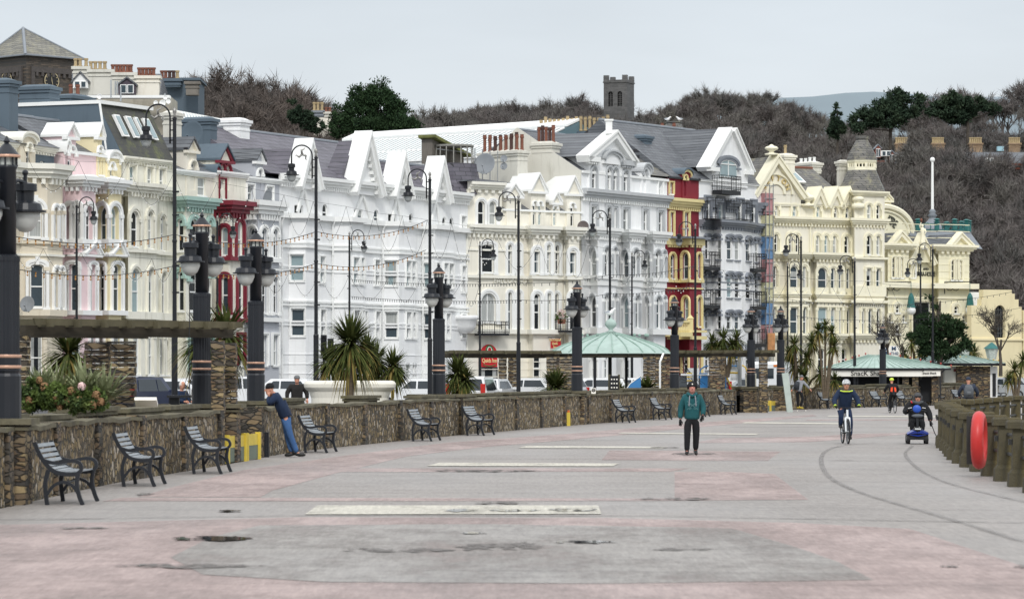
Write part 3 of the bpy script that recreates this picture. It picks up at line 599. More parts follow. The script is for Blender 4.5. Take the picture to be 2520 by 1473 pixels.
# --- 7 grey and white
b = Bld('terraced_house','pale grey terraced house with white arches beside the crimson-trimmed house',1812,2070,Z1)
zc = b.z(1950,q+290,.9); P = b.plan([(1812,0),(1820,.0),(1900,.9),(2055,.9),('b',.2,0)])
rw = [row(1900,q+390,q+600,[(1842,1875),(1925,1950),(2010,2030)],'a',b,.9,sw=.24,imp=1,pil=.22),row(1900,q+745,q+1010,[(1842,1875),(1925,1950),(2010,2030)],'a',b,.9,sw=.24,imp=1,pil=.22),row(1900,q+1180,q+1400,[(1925,1950),(2010,2030)],'r',b,.9,sw=.2)]
P = b.level([('u',p[0],p[1]) for p in P],RZ,zc,rw,greywall)
b.cornice(P,zc,whitetrim,.8,.5,.3); b.band(P,b.z(1950,q+640,.9),.25,.25,whitetrim); b.band(P,b.z(1950,q+1080,.9),.25,.25,whitetrim); b.band(P,b.z(1950,q+700,.9),.12,.12,whitetrim)
zt2 = b.z(1900,1345,0); P2 = b.plan([(1812,0),(2070,0)]); b.level([('u',p[0],p[1]) for p in P2],zc,zt2,[row(1900,1370,1480,[(1790,1850),(1960,1990)],'r',b,0,sw=.12)],greywall)
b.cornice(P2,zt2,whitetrim,.3,.25,0); b.roof(P2[0][0],P2[1][0],zt2+.3,b.z(1800,1180,-4),.1,-4,slate1)
b.dormer(1880,1938,1480,1190,1120,greywall,whitetrim,'tri',.05,2.6,rm=slate1,win=[(1895,1925,1250,1460)],zb=zc+.5)
b.dish(1975,q+175,1.0,.6,az=-60)
# --- 8 big white gabled building (frames Z3/Z4)
D4 = (645.75-276.75)/.2923; k4 = .3131/.2923
def z4(x,y): return (x*k4,D4+y*k4)
b = Bld('seafront_hotel','long bright white building with four steep white gables',245,1835,Z3)
zc = b.z(750,640,0)
P = b.plan([(245,0),(330,0),(470,.9),(545,.9),('b',.9,0),(690,0),(840,.9),(955,.9),('b',.9,0),(1120,0),(1255,.9),(1390,.9),('b',.9,0),(1455,0),(1560,.9),(1715,.9),('b',.5,0),(1835,0)])
zb_ = b.z(600,905,0)
topw = [row(410,780,890,[(378,435)],'r',b,0,vbar=1,nobar=1,fr=Z3),row(910,818,935,[(880,938)],'r',b,0,vbar=1,nobar=1),row(1195,855,965,[(1167,1222)],'r',b,0,vbar=1,nobar=1),
  row(215,735,850,[(250,262)],'a',b),row(632,772,905,[(614,640)],'a',b,0,key=1),row(1062,818,1035,[(1047,1072)],'a',b,0,key=1),row(1355,850,985,[(1342,1362)],'a',b,0,key=1),row(1635,878,1000,[(1622,1642)],'a',b,0,key=1),row(1695,885,1005,[(1683,1703)],'a',b,0,key=1),row(1785,880,1145,[(1777,1795)],'r',b,0,sw=.12)]
def zz(xq,y4,off=.6): X,Y = z4(xq,y4); return b.z(X,Y,off)
def xs4(*a): return [(p*k4,r*k4) for p,r in a]
mid = [dict(z1=b.z(400,1198,.6),z0=b.z(400,1415,.6),xs=[(348,452),(586,608),(867,893),(932,946),(1050,1072),(1142,1236),(1312,1334),(1360,1382),(1462,1515),(1558,1572),(1630,1645),(1674,1693)],k='r',sw=.1,pane=2)]
low = [dict(z1=zz(380,365),z0=zz(380,575),xs=xs4((332,428),(552,574),(815,840),(882,900),(986,1002),(1070,1160),(1226,1245),(1276,1293),(1367,1422),(1480,1495),(1540,1553),(1566,1584)),k='r',sw=.1,pane=1)]
side = [dict(z1=b.z(1788,1298,0),z0=b.z(1788,1510,0),xs=[(1782,1797)],k='r',sw=.12),dict(z1=zz(1668,410,0),z0=zz(1668,590,0),xs=xs4((1662,1676)),k='r',sw=.12)]
gnd = [dict(z1=zz(1240,790),z0=zz(1240,905),xs=xs4((560,600),(830,860),(1232,1250),(1282,1300),(1560,1575)),k='r')]
P = b.level([('u',p[0],p[1]) for p in P],RZ,zb_,mid+low+side+gnd,white)
P0 = b.plan([(245,0),(1835,0)])
b.level([('u',p[0],p[1]) for p in P0],zb_,zc,topw,white)
b.cornice(P0,zc,whitetrim,.55,.5,.28)
b.band(P,zb_-.05,.3,.28,whitetrim,'cornice'); b.band(P,b.z(750,1195,.6)+.25,.12,.14,whitetrim); b.band(P,b.z(750,1195,.6)+.5,.1,.1,whitetrim)
for zz_ in (zz(380,365)+.2,zz(380,365)+.42): b.band(P,zz_,.11,.12,whitetrim)
for zz_ in (zz(380,468),zz(380,495),b.z(400,1300,.6),b.z(400,1330,.6)):
 b.band([p for p in P],zz_,.1,.05,white,'rustication')
for k_ in range(5): b.band(P,RZ+.55+k_*.58,.06,.03,white,'rustication')
u0,u1 = P0[0][0],P0[1][0]
um = b.uv(780,.1)[0]; b.roof(u0-1.2,um,zc+.5,b.z(500,226,-6),.1,-6,slate2,u1r=b.uv(845,-6)[0])
b.roof(um,b.uv(1640,.1)[0],zc+.5,b.z(1250,430,-3),.05,-3,slate2,u0r=b.uv(1000,-3)[0]-1,u1r=b.uv(1600,-3)[0])
for xp_ in (262,690,1112,1448): b.pipe(xp_,.05,RZ,zb_)
for xl,xp,xr,yb,yp,dp in ((275,480,520,515,266,.7),(745,975,1060,572,200,.65),(1095,1262,1315,610,380,.7),(1400,1590,1650,640,412,.7)):
 ub0 = b.uv(xp,.25)[0]; zb1 = zc+.35; zp1 = b.z(xp,yp,.25); hw = (zp1-zb1)*.62
 g = b.gable(xp,xp,xp,yb,yp,white,whitetrim,.25,dp,.5,whitetrim,zb=zb1,zp=zp1,dent=True,pr=.3,copback=dp) if False else None
 mb = MB(); W = b.W
 tri0 = [W(ub0-hw,.2,zb1-.6),W(ub0+hw,.2,zb1-.6),W(ub0,.2,zp1)]
 mb.prism(tri0,(-b.n.x*dp,-b.n.y*dp,0)); g = b.part(mb,'gable',white)
 sb_ = MB(); sb_.prism([W(ub0-hw*1.5,.2-dp,zb1-.6),W(ub0+hw*1.5,.2-dp,zb1-.6),W(ub0,.2-dp,zp1-.25)],(-b.n.x*(3.5 if xp == 480 else 1.2),-b.n.y*(3.5 if xp == 480 else 1.2),0)); sb_.build('gable_roof',slate2,g)
 cb = MB()
 for sg in (-1,1):
  v = Vector((-sg*hw,zp1-zb1+.6)).normalized(); nrm = Vector((sg*abs(v.y),abs(v.x)))
  o1 = Vector((ub0+sg*hw,zb1-.6)); o2 = Vector((ub0,zp1)); oo1,oo2 = o1+nrm*.16,Vector((ub0,zp1+.16/max(.2,abs(nrm.y)))); 
  ii1,ii2 = o1-nrm*.3,Vector((ub0,zp1-.3/max(.2,abs(nrm.y))))
  cb.prism([W(p.x,.62,p.y) for p in (oo1,oo2,ii2,ii1)],(-b.n.x*(dp+.5),-b.n.y*(dp+.5),0))
  cb.prism([W(p.x,.72,p.y) for p in (oo1,oo2,oo2.lerp(ii2,.3),oo1.lerp(ii1,.3))],(-b.n.x*.098,-b.n.y*.098,0))
  n = int((o2-o1).length/.42)
  for k in range(1,n):
   c = o1.lerp(o2,k/n)-nrm*.45; cb.prism([W(c.x+a_*.09,.45,c.y+e_*.11) for a_,e_ in ((-1,-1),(1,-1),(1,1),(-1,1))],(-b.n.x*.24,-b.n.y*.24,0))
 cb.build('coping',whitetrim,g)
 tb = MB(); ux = b.uv(xp-45,0)[0]+.2; zt_ = zc-.3; zl = b.z(xp,yb+335,0)
 for sg in (-1,1):
  a_,e_ = Vector((ub0+sg*hw*.62,zl)),Vector((ub0,zt_+.1)); v = (e_-a_).normalized(); nrm = Vector((-v.y,v.x))*.16
  tb.prism([W(p.x,.02,p.y) for p in (a_,e_,e_+nrm,a_+nrm)],(b.n.x*.12,b.n.y*.12,0)); tb.prism([W(p.x,.02,p.y) for p in (a_-nrm*.8,e_-nrm*.8,e_-nrm*.4,a_-nrm*.4)],(b.n.x*.08,b.n.y*.08,0))
 tb.build('moulding',whitetrim,g)
uc = b.uv(1718,-1.6)[0]; cc = b.W(uc,-1.6,0); mb = MB(); hz = b.z(1720,455,-1.6)
mb.lathe([(2.1,zc+.5),(1.75,zc+1.4),(1.5,zc+2.6),(1.38,hz),(.2,hz+.02)],cc,8); b.part(mb,'turret_roof',slate2)
mb = MB(); 
for k in range(16):
 a_ = k*math.pi/8; mb.tube([cc+Vector((1.3*math.cos(a_),1.3*math.sin(a_),hz)),cc+Vector((1.25*math.cos(a_),1.25*math.sin(a_),hz+1.35))],.05,4)
mb.lathe([(1.36,hz),(1.36,hz+.14),(1.25,hz+.14)],cc,16); mb.lathe([(1.32,hz+1.3),(1.32,hz+1.42),(1.2,hz+1.42)],cc,16)
b.part(mb,'turret_railing',mat('weathered_timber',srgb('#8b8a84'),.8,.3,5,stretch=(8,8,.5)))
b.dish(152,728,1.0,.0001) if False else None
mb = MB(); uc = b.uv(1812,.1)[0]; X_,Y_ = z4(1660,560); zbt = b.z(X_,Y_,0); X_,Y_ = z4(1660,415); ztp = b.z(X_,Y_,0)
cc = b.W(uc-.3,.2,0); hb_ = ztp-zbt; mb.lathe([(.05,zbt),(.35,zbt+hb_*.06),(.6,zbt+hb_*.2),(.76,zbt+hb_*.42),(.82,zbt+hb_*.75),(.92,zbt+hb_*.8),(.92,ztp),(.2,ztp)],cc,24); b.part(mb,'oriel_base',white,smooth=True)
# --- 9 cream corner hotel (Z5/Z6)
D6 = (645.75-276.75)/.2923; k6 = .3131/.2923
def x6(*a): return [(p*k6,r*k6) for p,r in a]
b = Bld('corner_hotel','cream seafront hotel with pedimented dormers, black iron balcony and red arched sign',135,1115,Z5)
def y6(y): return D6+y*k6
zc = b.z(700,1030,.5)
P = b.plan([(135,0),(455,0),(480,.5),(585,.5),('b',.3,0),(665,0),(700,.8),(790,.8),(880,.8),('b',.4,0),(960,0),(1000,.8),(1090,.8),('b',.4,0),(1125,0)])
P = b.plan([(135,0),(660,0),(700,.7),(800,.7),(885,.7),('b',.5,0),(965,0),(1000,.7),(1090,.7),('b',.3,0)])
rw = [row(300,1108,1345,[(270,358)],'g',b,0,sw=.3,imp=1),row(500,1112,1355,[(490,508),(566,578)],'a',b,0,sw=.24,imp=1),row(725,1150,1350,[(707,745),(1010,1050)],'a',b,.7,sw=.3,imp=1),row(830,1112,1350,[(817,835),(888,905),(1120,1133)],'a',b,.7,sw=.26,imp=1),
  dict(z1=b.z(300,y6(240)),z0=b.z(300,y6(465)),xs=x6((246,350)),k='a',sw=.3,imp=1,vbar=1,nobar=1,pane=3),dict(z1=b.z(500,y6(232)),z0=b.z(500,y6(525)),xs=x6((458,475),(530,545)),k='a',sw=.24,imp=1),
  dict(z1=b.z(725,y6(245),.7),z0=b.z(725,y6(525),.7),xs=x6((658,698),(938,972)),k='a',sw=.3,imp=1),dict(z1=b.z(830,y6(240),.7),z0=b.z(830,y6(530),.7),xs=x6((765,782),(826,842),(1046,1058)),k='a',sw=.24,imp=1),
  dict(z1=b.z(725,y6(740),.7),z0=b.z(725,y6(910),.7),xs=x6((664,704),(470,505)),k='r',pane=0),dict(z1=b.z(300,y6(820)),z0=RZ+.05,xs=x6((250,372)),k='r',pane=0,nobar=1,sill=False,frame=blackm)]
P = b.level([('u',p[0],p[1]) for p in P],RZ,zc,rw,cream2)
b.cornice(P,zc,creamtrim,.6,.5,.36); b.band(P,b.z(500,1385,0)-.1,.2,.2,creamtrim); b.band(P,b.z(500,1170,0),.12,.08,creamtrim)
b.band(P,b.z(500,y6(560)),.3,.3,creamtrim,'cornice')
for k_ in range(5): b.band(P,RZ+.5+k_*.5,.05,.025,cream2,'rustication')
P2 = b.plan([(150,0),(440,0)]); zt2 = b.z(300,650,0)
b.level([('u',p[0],p[1]) for p in P2],zc+.6,zt2,[row(260,745,945,[(236,280),(332,378)],'a',b,0,sw=.24,imp=1)],cream2)
b.cornice(P2,zt2,creamtrim,.5,.5,.5)
ua,ub = P2[0][0]-.4,P2[1][0]+.4; mb = MB(); zq = b.z(300,552,-2.5); W = b.W
mb.add([W(ua,.5,zt2+.5),W(ub,.5,zt2+.5),W(ub,-6,zt2+.5),W(ua,-6,zt2+.5),W((ua*.7+ub*.3),-2.5,zq),W((ua*.35+ub*.65),-2.5,zq)],[(0,1,5,4),(1,2,5),(2,3,4,5),(3,0,4)]); b.part(mb,'hipped_roof',slate1)
P3_ = b.plan([(440,0),(1115,0)]); zt3 = b.z(900,845,0)
b.level([('u',p[0],p[1]) for p in P3_],zc+.6,zt3,[row(545,865,945,[(535,552)],'r',b),row(735,755,960,[(700,724),(746,768)],'a',b),row(885,795,960,[(870,892)],'r',b),row(1030,770,975,[(1016,1042)],'a',b)],cream2)
b.band(P3_,zt3,.14,.16,whitetrim,'gutter'); b.roof(P3_[0][0],P3_[1][0],zt3+.1,b.z(850,620,-4),.1,-4,slate1)
b.dormer(478,600,850,705,620,cream2,whitetrim,'tri',.12,2.6,win=None,zb=zt3-1.5)
b.dormer(682,806,860,665,533,cream2,whitetrim,'tri',.12,2.6,win=[(700,724,755,958),(746,770,755,958)],zb=zc+.65)
b.dormer(862,925,860,760,694,cream2,whitetrim,'tri',.12,2.0,win=[(872,895,795,958)],zb=zc+.65,wk='r')
b.dormer(985,1095,860,685,557,cream2,whitetrim,'tri',.12,2.6,win=[(1016,1044,770,972)],zb=zc+.65)
b.block(245,655,335,620,-4,palegrey,.9,pots=7,potm=[terra,terra,terrad],ph=1.2,rows=2)
b.dish(296,432,-.5,.72); b.dish(455,390,-2.2,.25); b.dish(455,452,-2.2,.25); b.dish(1122,960,.8,.4,mat('dish_brown',srgb('#5b5351'),.5),az=-10)
def railing(b,u0,u1,off,z0,z1,d,name='balcony',slab=.14,m=None,par=None,bell=0):
 mb = MB(); W = b.W; m = m or blackm
 mb.prism([W(u0,off,z0-slab),W(u1,off,z0-slab),W(u1,off+d,z0-slab),W(u0,off+d,z0-slab)],(0,0,slab))
 o = mb.build(name,m,par or b.root); rb = MB()
 path = [(u0,off),(u0,off+d),(u1,off+d),(u1,off)]
 for zz_ in (z1,z1-.22,z0+.08): rb.tube([W(*p,zz_) for p in path],.022,4)
 for a,c in zip(path,path[1:]):
  L = math.hypot(c[0]-a[0],c[1]-a[1]); n = max(2,int(L/.2))
  for k in range(n+1): t = k/n; u,v = a[0]+(c[0]-a[0])*t,a[1]+(c[1]-a[1])*t; rb.tube([W(u,v,z0),W(u,v,z1)],.035 if k in (0,n,n//2) else .008,4)
  for k in range(max(1,n//2)):
   t = (k+.5)/max(1,n//2); u,v = a[0]+(c[0]-a[0])*t,a[1]+(c[1]-a[1])*t; c0 = W(u,v,z1-.11); e3 = (Vector((b.e.x,b.e.y,0)) if a[1] == c[1] else Vector((b.n.x,b.n.y,0)))
   rb.tube([c0+e3*.07*math.cos(j*math.pi/4)+Vector((0,0,.07*math.sin(j*math.pi/4))) for j in range(9)],.012,3,cap=False)
 rb.build('railing',m,o); return o
ua,ub = b.uv(200*k6,.1)[0],b.uv(428*k6,.1)[0]; railing(b,ua,ub-.2,.05,b.z(300,y6(555),.7),b.z(300,y6(462),.7),.8)
ua,ub = b.uv(835*k6,.8)[0],b.uv(968*k6,.8)[0]; railing(b,ua,ub-.2,.55,b.z(900,y6(530),1),b.z(900,y6(440),1),.7)
def text_obj(txt,size,mtx,m,parent,depth=.02,name='lettering',align='CENTER',sx=1,font=None):
 cu = bpy.data.curves.new(name,'FONT'); cu.body = txt; cu.size = size; cu.extrude = depth; cu.align_x = align; cu.align_y = 'CENTER'; cu.resolution_u = 3
 t = bpy.data.objects.new(name,cu); C.objects.link(t); bpy.context.view_layer.update()
 me = bpy.data.meshes.new_from_object(t.evaluated_get(bpy.context.evaluated_depsgraph_get())); bpy.data.objects.remove(t)
 me.transform(mtx @ Matrix.Diagonal((sx,1,1,1))); q_ = parent
 while q_.parent: q_ = q_.parent
 me.transform(Matrix.Translation(-q_.location)); me.materials.clear(); me.materials.append(m)
 o = bpy.data.objects.new(name,me); C.objects.link(o); o.parent = parent; o['_w'] = 1; return o
def face_mtx(b,u,off,z):
 p = b.W(u,off,z); return Matrix(((b.e.x,0,b.n.x,p.x),(b.e.y,0,b.n.y,p.y),(0,1,0,p.z),(0,0,0,1)))
redsign = mat('sign_red',srgb('#c8202c'),.45,.03); greens = mat('sign_green',srgb('#1f7a47'),.5,.03); whites = mat('sign_white',srgb('#f2efe6'),.5,.02); golds = mat('sign_cream',srgb('#ead9a0'),.5,.03)
ua,ub = b.uv(246*k6,.15)[0],b.uv(374*k6,.15)[0]; z0_,z1_ = b.z(300,y6(818),.15),b.z(300,y6(642),.15)
mb = MB(); mb.prism([b.W(a_,.05,e_) for a_,e_ in outline(ua,ub,z0_,z1_,'a')],(b.n.x*.1,b.n.y*.1,0)); o = b.part(mb,'arched_sign',redsign)
u_,w_ = (ua+ub)/2,ub-ua
rg = MB(); rg.tube([b.W(u_+.27*w_*.75*math.cos(j*math.pi/10),.18,z1_-.27*w_+.2*w_*math.sin(j*math.pi/10)) for j in range(20)]+[b.W(u_+.27*w_*.75,.18,z1_-.27*w_)],.05,4); rg.build('emblem',greens,o)
rg = MB(); rg.tube([b.W(u_+.17*w_*.75*math.cos(j*math.pi/10),.19,z1_-.27*w_+.14*w_*math.sin(j*math.pi/10)) for j in range(21)],.035,4); rg.build('emblem',whites,o)
text_obj('Quids Inn',.60*w_/2.1,face_mtx(b,u_,.17,z0_+.27*(z1_-z0_)),golds,o,sx=.8); text_obj('The Original',.2,face_mtx(b,u_,.17,z0_+.45*(z1_-z0_)),whites,o)
rg = MB(); rg.tube([b.W(u_-w_*.4+w_*.8*j/8,.17,z0_+.10*(z1_-z0_)-.09*math.sin(j*math.pi/8)) for j in range(9)],.03,4); rg.build('underline',greens,o)
text_obj('FALCON HOTEL',.62,face_mtx(b,b.uv(545,.05)[0],.05,b.z(545,1418,.05)),creamtrim,b.root,.05,sx=.8)
ux = b.uv(780*k6,.8)[0]; mb = MB(); zt_,zb2 = b.z(850,y6(600),1.4),b.z(850,y6(672),1.4)
mb.prism([b.W(ux,.95,zb2),b.W(ux,1.95,zb2),b.W(ux,1.95,zt_),b.W(ux,.95,zt_)],(b.e.x*.06,b.e.y*.06,0)); o = b.part(mb,'hanging_sign',redsign)
mb = MB(); mb.tube([b.W(ux,.0,zt_+.12),b.W(ux,2.05,zt_+.12)],.03,4); mb.tube([b.W(ux,1.0,zt_),b.W(ux,1.0,zt_+.12)],.02,4); mb.tube([b.W(ux,1.9,zt_),b.W(ux,1.9,zt_+.12)],.02,4); mb.build('bracket',blackm,o)
p = b.W(ux-.04,1.45,(zt_+zb2)/2); Mn = Matrix(((b.n.x,0,-b.e.x,p.x),(b.n.y,0,-b.e.y,p.y),(0,1,0,p.z),(0,0,0,1))); text_obj('The Original\nQuids\nInn',.24,Mn,golds,o)
falcon = b
for xp_ in (140,665,960): b.pipe(xp_,.05,RZ,zc,creamtrim)
# --- 10 white and grey building with the big pediment
b = Bld('seafront_hotel','white and grey hotel with large triangular pediment, left of the crimson house',1115,1830,Z5)
zc = b.z(1400,735,.1); P0 = b.plan([(1105,0),(1830,0)]); zm = b.z(1400,1055,.5)
P = b.plan([(1115,0),(1180,0),(1215,.9),(1345,.9),('b',.5,0),(1430,0),(1460,.9),(1620,.9),('b',.5,0),(1640,.0),(1680,.9),(1800,.9),('b',.3,0)])
P = b.plan([(1115,0),(1180,0),(1245,1.1),(1400,1.1),('b',.6,0),(1450,0),(1515,1.1),(1610,1.1),('b',.6,0),(1650,0),(1715,1.1),(1812,1.1),('b',.4,0)])
up6 = lambda y: y6(y)
rw = [row(1207,1150,1385,[(1186,1228),(1458,1500),(1652,1680)],'a',b,.5,sw=.22,imp=1,sm=greytrim,pm=whitetrim,pil=.22),row(1310,1140,1380,[(1300,1320),(1376,1392),(1545,1562),(1728,1752),(1790,1802)],'a',b,1.1,sw=.2,imp=1,sm=greytrim,pm=whitetrim,pil=.18),
  dict(z1=b.z(1207,y6(262),.5),z0=b.z(1207,y6(505),.5),xs=x6((1108,1145),(1364,1404),(1540,1562)),k='a',sw=.22,imp=1,sm=greytrim,pm=whitetrim,pil=.22),dict(z1=b.z(1310,y6(255),1.1),z0=b.z(1310,y6(505),1.1),xs=x6((1212,1228),(1285,1298),(1455,1472),(1618,1640),(1676,1688)),k='a',sw=.2,imp=1,sm=greytrim,pm=whitetrim,pil=.18),
  dict(z1=b.z(1207,y6(745),.5),z0=b.z(1207,y6(905),.5),xs=x6((1112,1150),(1212,1228),(1364,1404),(1618,1640)),k='r',pil=.2)]
P = b.level([('u',p[0],p[1]) for p in P],RZ,zm,rw,white)
b.cornice(P,zm,whitetrim,.6,.45,.32,whitetrim); b.band(P,b.z(1400,1395,.9)-.1,.25,.2,whitetrim); b.band(P,b.z(1400,y6(185),1),.5,.1,whitetrim,'frieze'); b.band(P,b.z(1400,y6(560),1),.4,.35,whitetrim,'cornice'); b.band(P,b.z(1400,y6(530),1),.14,.2,greytrim)
b.level([('u',p[0],p[1]) for p in P0],zm+.55,zc,[row(1210,790,990,[(1190,1216),(1322,1342),(1366,1386),(1456,1484),(1627,1644),(1755,1775)],'r',b,0,sw=.26,sm=greytrim)],white)
b.cornice(P0,zc,greytrim,.6,.55,.32,whitetrim)
zt2 = b.z(1700,570,0)
b.level([('u',p[0],p[1]) for p in P0],zc+.6,zt2,[row(1640,490,690,[(1756,1770)],'r',b,0,sw=.18)],white)
b.band(P0,zt2,.18,.16,whitetrim,'gutter')
zrr = b.z(900,185,-5); b.roof(P0[0][0],P0[1][0],zt2+.1,zrr,.1,-5,slate1)
mb = MB(); u_ = P0[0][0]-.06; mb.prism([b.W(u_,.02,RZ),b.W(u_,.02,zt2+.15),b.W(u_,-5,zrr+.15),b.W(u_,-9,zt2),b.W(u_,-9,RZ)],(b.e.x*.05,b.e.y*.05,0)); b.part(mb,'side_wall',palegrey)
b.block(697,925,262,640,-3.0,palegrey,1.1,pots=5,potm=[terra,terrad],ph=1.1)
zpb = b.z(1350,392,.1); ul,ur = b.uv(1170,.1)[0],b.uv(1530,.1)[0]; 
mb = MB(); b.level([(1172,.12),(1530,.12)],zc+.62,zpb,[row(1210,470,640,[(1192,1214),(1458,1480)],'a',b,.1,sw=.2,imp=1,sm=greytrim),row(1355,470,650,[(1322,1342),(1370,1390)],'a',b,.1,sw=.2,imp=1,sm=greytrim)],white,closed=True)
b.gable(1135,1372,1540,392,165,white,slate1,.14,7.0,.5,whitetrim,zb=zpb,pr=.35,copback=.6,dent=False,fr=Z5)
b.band(b.plan([(1140,.14),(1235,.14)]),zpb-.35,.35,.35,whitetrim,'cornice',.3); b.band(b.plan([(1440,.14),(1535,.14)]),zpb-.35,.35,.35,greytrim,'cornice',.3)
b.dormer(1300,1436,436,395,330,white,greytrim,'arch',.3,.6)
mb = MB(); pk = b.W(b.uv(1350,.3)[0],.2,b.z(1350,165,.2)); mb.box(pk+Vector((0,0,.3)),(.45,.45,.9),0); mb.box(pk+Vector((0,0,.8)),(.6,.6,.12),0); b.part(mb,'finial',whitetrim)
b.dormer(1615,1688,620,500,437,white,greytrim,'arch',.1,2.2,win=[(1628,1652,485,680)],zb=zc+.62)
b.block(725,1370,165,330,-12,bluegrey,.8,cap=False,pots=16,potm=terray,ph=1.1,name='chimney')
b.block(1425,1700,205,520,-4.5,bluegrey,1.1); b.block(1700,1975,222,520,-6,bluegrey,1.3,pots=2,potm=terra,ph=1.2)
# --- 11 crimson and custard house (Z7/Z8)
D8 = (584.25-276.75)/.2505
b = Bld('terraced_house','crimson terraced house with custard yellow arches and trim',168,490,Z7)
zc = b.z(330,930,0); P0 = b.plan([(168,0),(482,0)]); zm = b.z(330,1300,.8)
P = b.plan([(168,0),(290,0),(390,1.1),(508,1.1),('b',.1,0)])
rw = [row(210,D8+165,D8+400,[(198,228)],'a',b,0,sw=.3,imp=1),row(350,D8+150,D8+405,[(328,372)],'a',b,.8,sw=.3,imp=1),row(475,D8+165,D8+400,[(465,482)],'a',b,1.1,sw=.26,imp=1),
  row(215,D8+592,D8+800,[(203,230)],'a',b,0,sw=.3,imp=1),row(355,D8+590,D8+800,[(338,376)],'a',b,.8,sw=.3,imp=1),row(475,D8+590,D8+870,[(467,484)],'a',b,1.1,sw=.26,imp=1),row(360,D8+1150,D8+1330,[(330,365),(467,484)],'r',b,.8,sw=.24)]
for r_ in rw: r_['sm'] = yel2; r_['sw'] = .2
P = b.level([('u',p[0],p[1]) for p in P],RZ,zm,rw,redwall)
b.band(P,zm,.45,.2,yel2,'cornice',.3); b.band(P,zm+.46,.14,.5,dgrey,'cornice'); b.band(P,b.z(350,D8+440,.8),.18,.16,yel2); b.band(P,b.z(350,D8+505,.8),.1,.1,yel2); b.band(P,b.z(350,D8+930,.8),.16,.3,yel2); b.band(P,b.z(350,D8+1000,.8),.25,.3,yel2,'cornice')
b.level([('u',p[0],p[1]) for p in P0],zm+.5,zc,[row(345,985,1215,[(338,362)],'r',b,0,sw=.18,sm=yel2),row(205,985,1215,[(196,214)],'r',b,0,sw=.14,sm=yel2)],redwall)
b.cornice(P0,zc,yel2,.6,.5,.3); zt2 = b.z(330,660,0)
b.level([('u',p[0],p[1]) for p in P0],zc+.6,zt2,[row(200,690,800,[(192,210)],'r',b,0,sw=.12,sm=yel2)],redwall)
b.band(P0,zt2,.14,.16,blackm,'gutter'); b.roof(P0[0][0]-2.5,P0[1][0]+1,zt2+.1,b.z(150,440,-3.4),.1,-3.4,slate3)
b.dormer(322,400,700,610,560,redwall,yel2,'arch',.1,2.4,rm=bluegrey,win=[(333,356,625,820)],zb=zc+.62)
ua,ub = b.uv(290,1.6)[0],b.uv(410,1.6)[0]; z0_,z1_ = b.z(350,D8+930,1.6),b.z(350,D8+835,1.6); mb = MB()
mb.prism([b.W(ua,0,z0_-.3),b.W(ub,0,z0_-.3),b.W(ub,1.7,z0_-.3),b.W(ua,1.7,z0_-.3)],(0,0,.3)); mb.prism([b.W(ua,1.4,z1_),b.W(ub,1.4,z1_),b.W(ub,1.6,z1_),b.W(ua,1.6,z1_)],(0,0,.15))
for k_ in range(7): mb.lathe([(.06,z0_),(.09,z0_+.15),(.04,z0_+.45),(.07,z1_)],b.W(ua+(ub-ua)*(k_+.7)/7.4,1.5,0),8)
c_ = b.W(ub,1.5,0); mb.tbox((c_.x,c_.y,z0_),(.4,.4),(.4,.4),z1_-z0_+.3); mb.tbox((c_.x,c_.y,z1_+.3),(.5,.5),(.1,.1),.25); b.part(mb,'balustrade',yel2)
# --- 12 white hotel with grey arches and black balconies
b = Bld('seafront_hotel','tall white hotel with steep gable, dark grey arches and black iron balconies',482,1125,Z7)
zc = b.z(800,690,0); P0 = b.plan([(482,0),(1125,0)])
P = b.plan([(482,0),(600,0),(690,.9),(745,.9),('b',.01,.9),(900,.9),(1015,.9),('b',.7,0),(1125,0)])
P = b.plan([(482,0),(615,0),(700,1.0),(905,1.0),(1000,.35),('b',.05,0),(1125,0)])
zm = b.z(800,1130,.9); xs_ = [(548,566),(660,686),(760,794),(838,868),(944,974),(1036,1050)]
rw = [row(775,1228,1445,xs_,'g',b,.9),row(775,D8+365,D8+590,xs_,'g',b,.9),row(775,D8+740,D8+900,xs_,'g',b,.9),row(775,D8+1080,D8+1300,xs_,'r',b,.9)]
for r_ in rw: r_.update(sw=.27,sm=dgrey,sillm=dgrey,top=1,imp=1,pr=.14)
P = b.level([('u',p[0],p[1]) for p in P],RZ,zm,rw,white)
b.cornice(P,zm,dgrey,.5,.5,.35)
for y_ in (450,520): b.band(P,b.z(775,D8+y_,.9),.1,.02,dgrey)
b.level([('u',p[0],p[1]) for p in P0],zm+.4,zc,[row(700,855,1060,[(548,572),(672,700),(862,890),(1000,1020)],'r',b,0,sw=.24,sm=dgrey,sillm=dgrey)],white)
for x0_,x1_ in ((475,540),(606,660),(735,840),(918,985),(1060,1125)):
 b.cornice(b.plan([(x0_,0),(x1_,0)]),b.z(800,950,0),dgrey,.65,.6,.3)
b.band(P0,zc-.1,.14,.16,whitetrim,'gutter')
b.roof(P0[0][0]-4,P0[1][0],zc,b.z(600,200,-6),.1,-6,slate1)
b.roof(P0[0][0],P0[1][0]+.5,zc,zc+1.6,.2,-3,slate1)
zgb = b.z(770,555,.1); b.level([(612,.1),(962,.1)],zc-.3,zgb,[row(770,470,640,[(728,815)],'g',b,.1,sw=.3,sm=dgrey,top=1,imp=1,vbar=1,sill=False,mid=.7)],white) if False else None
g = b.gable(560,790,985,555,160,white,slate1,.12,7,.4,whitetrim,zb=zgb,pr=.3,copback=.8,flat=.6,rows=None,fr=Z7)
b.level([(612,.12),(962,.12)],zc-.3,zgb+.02,[],white)
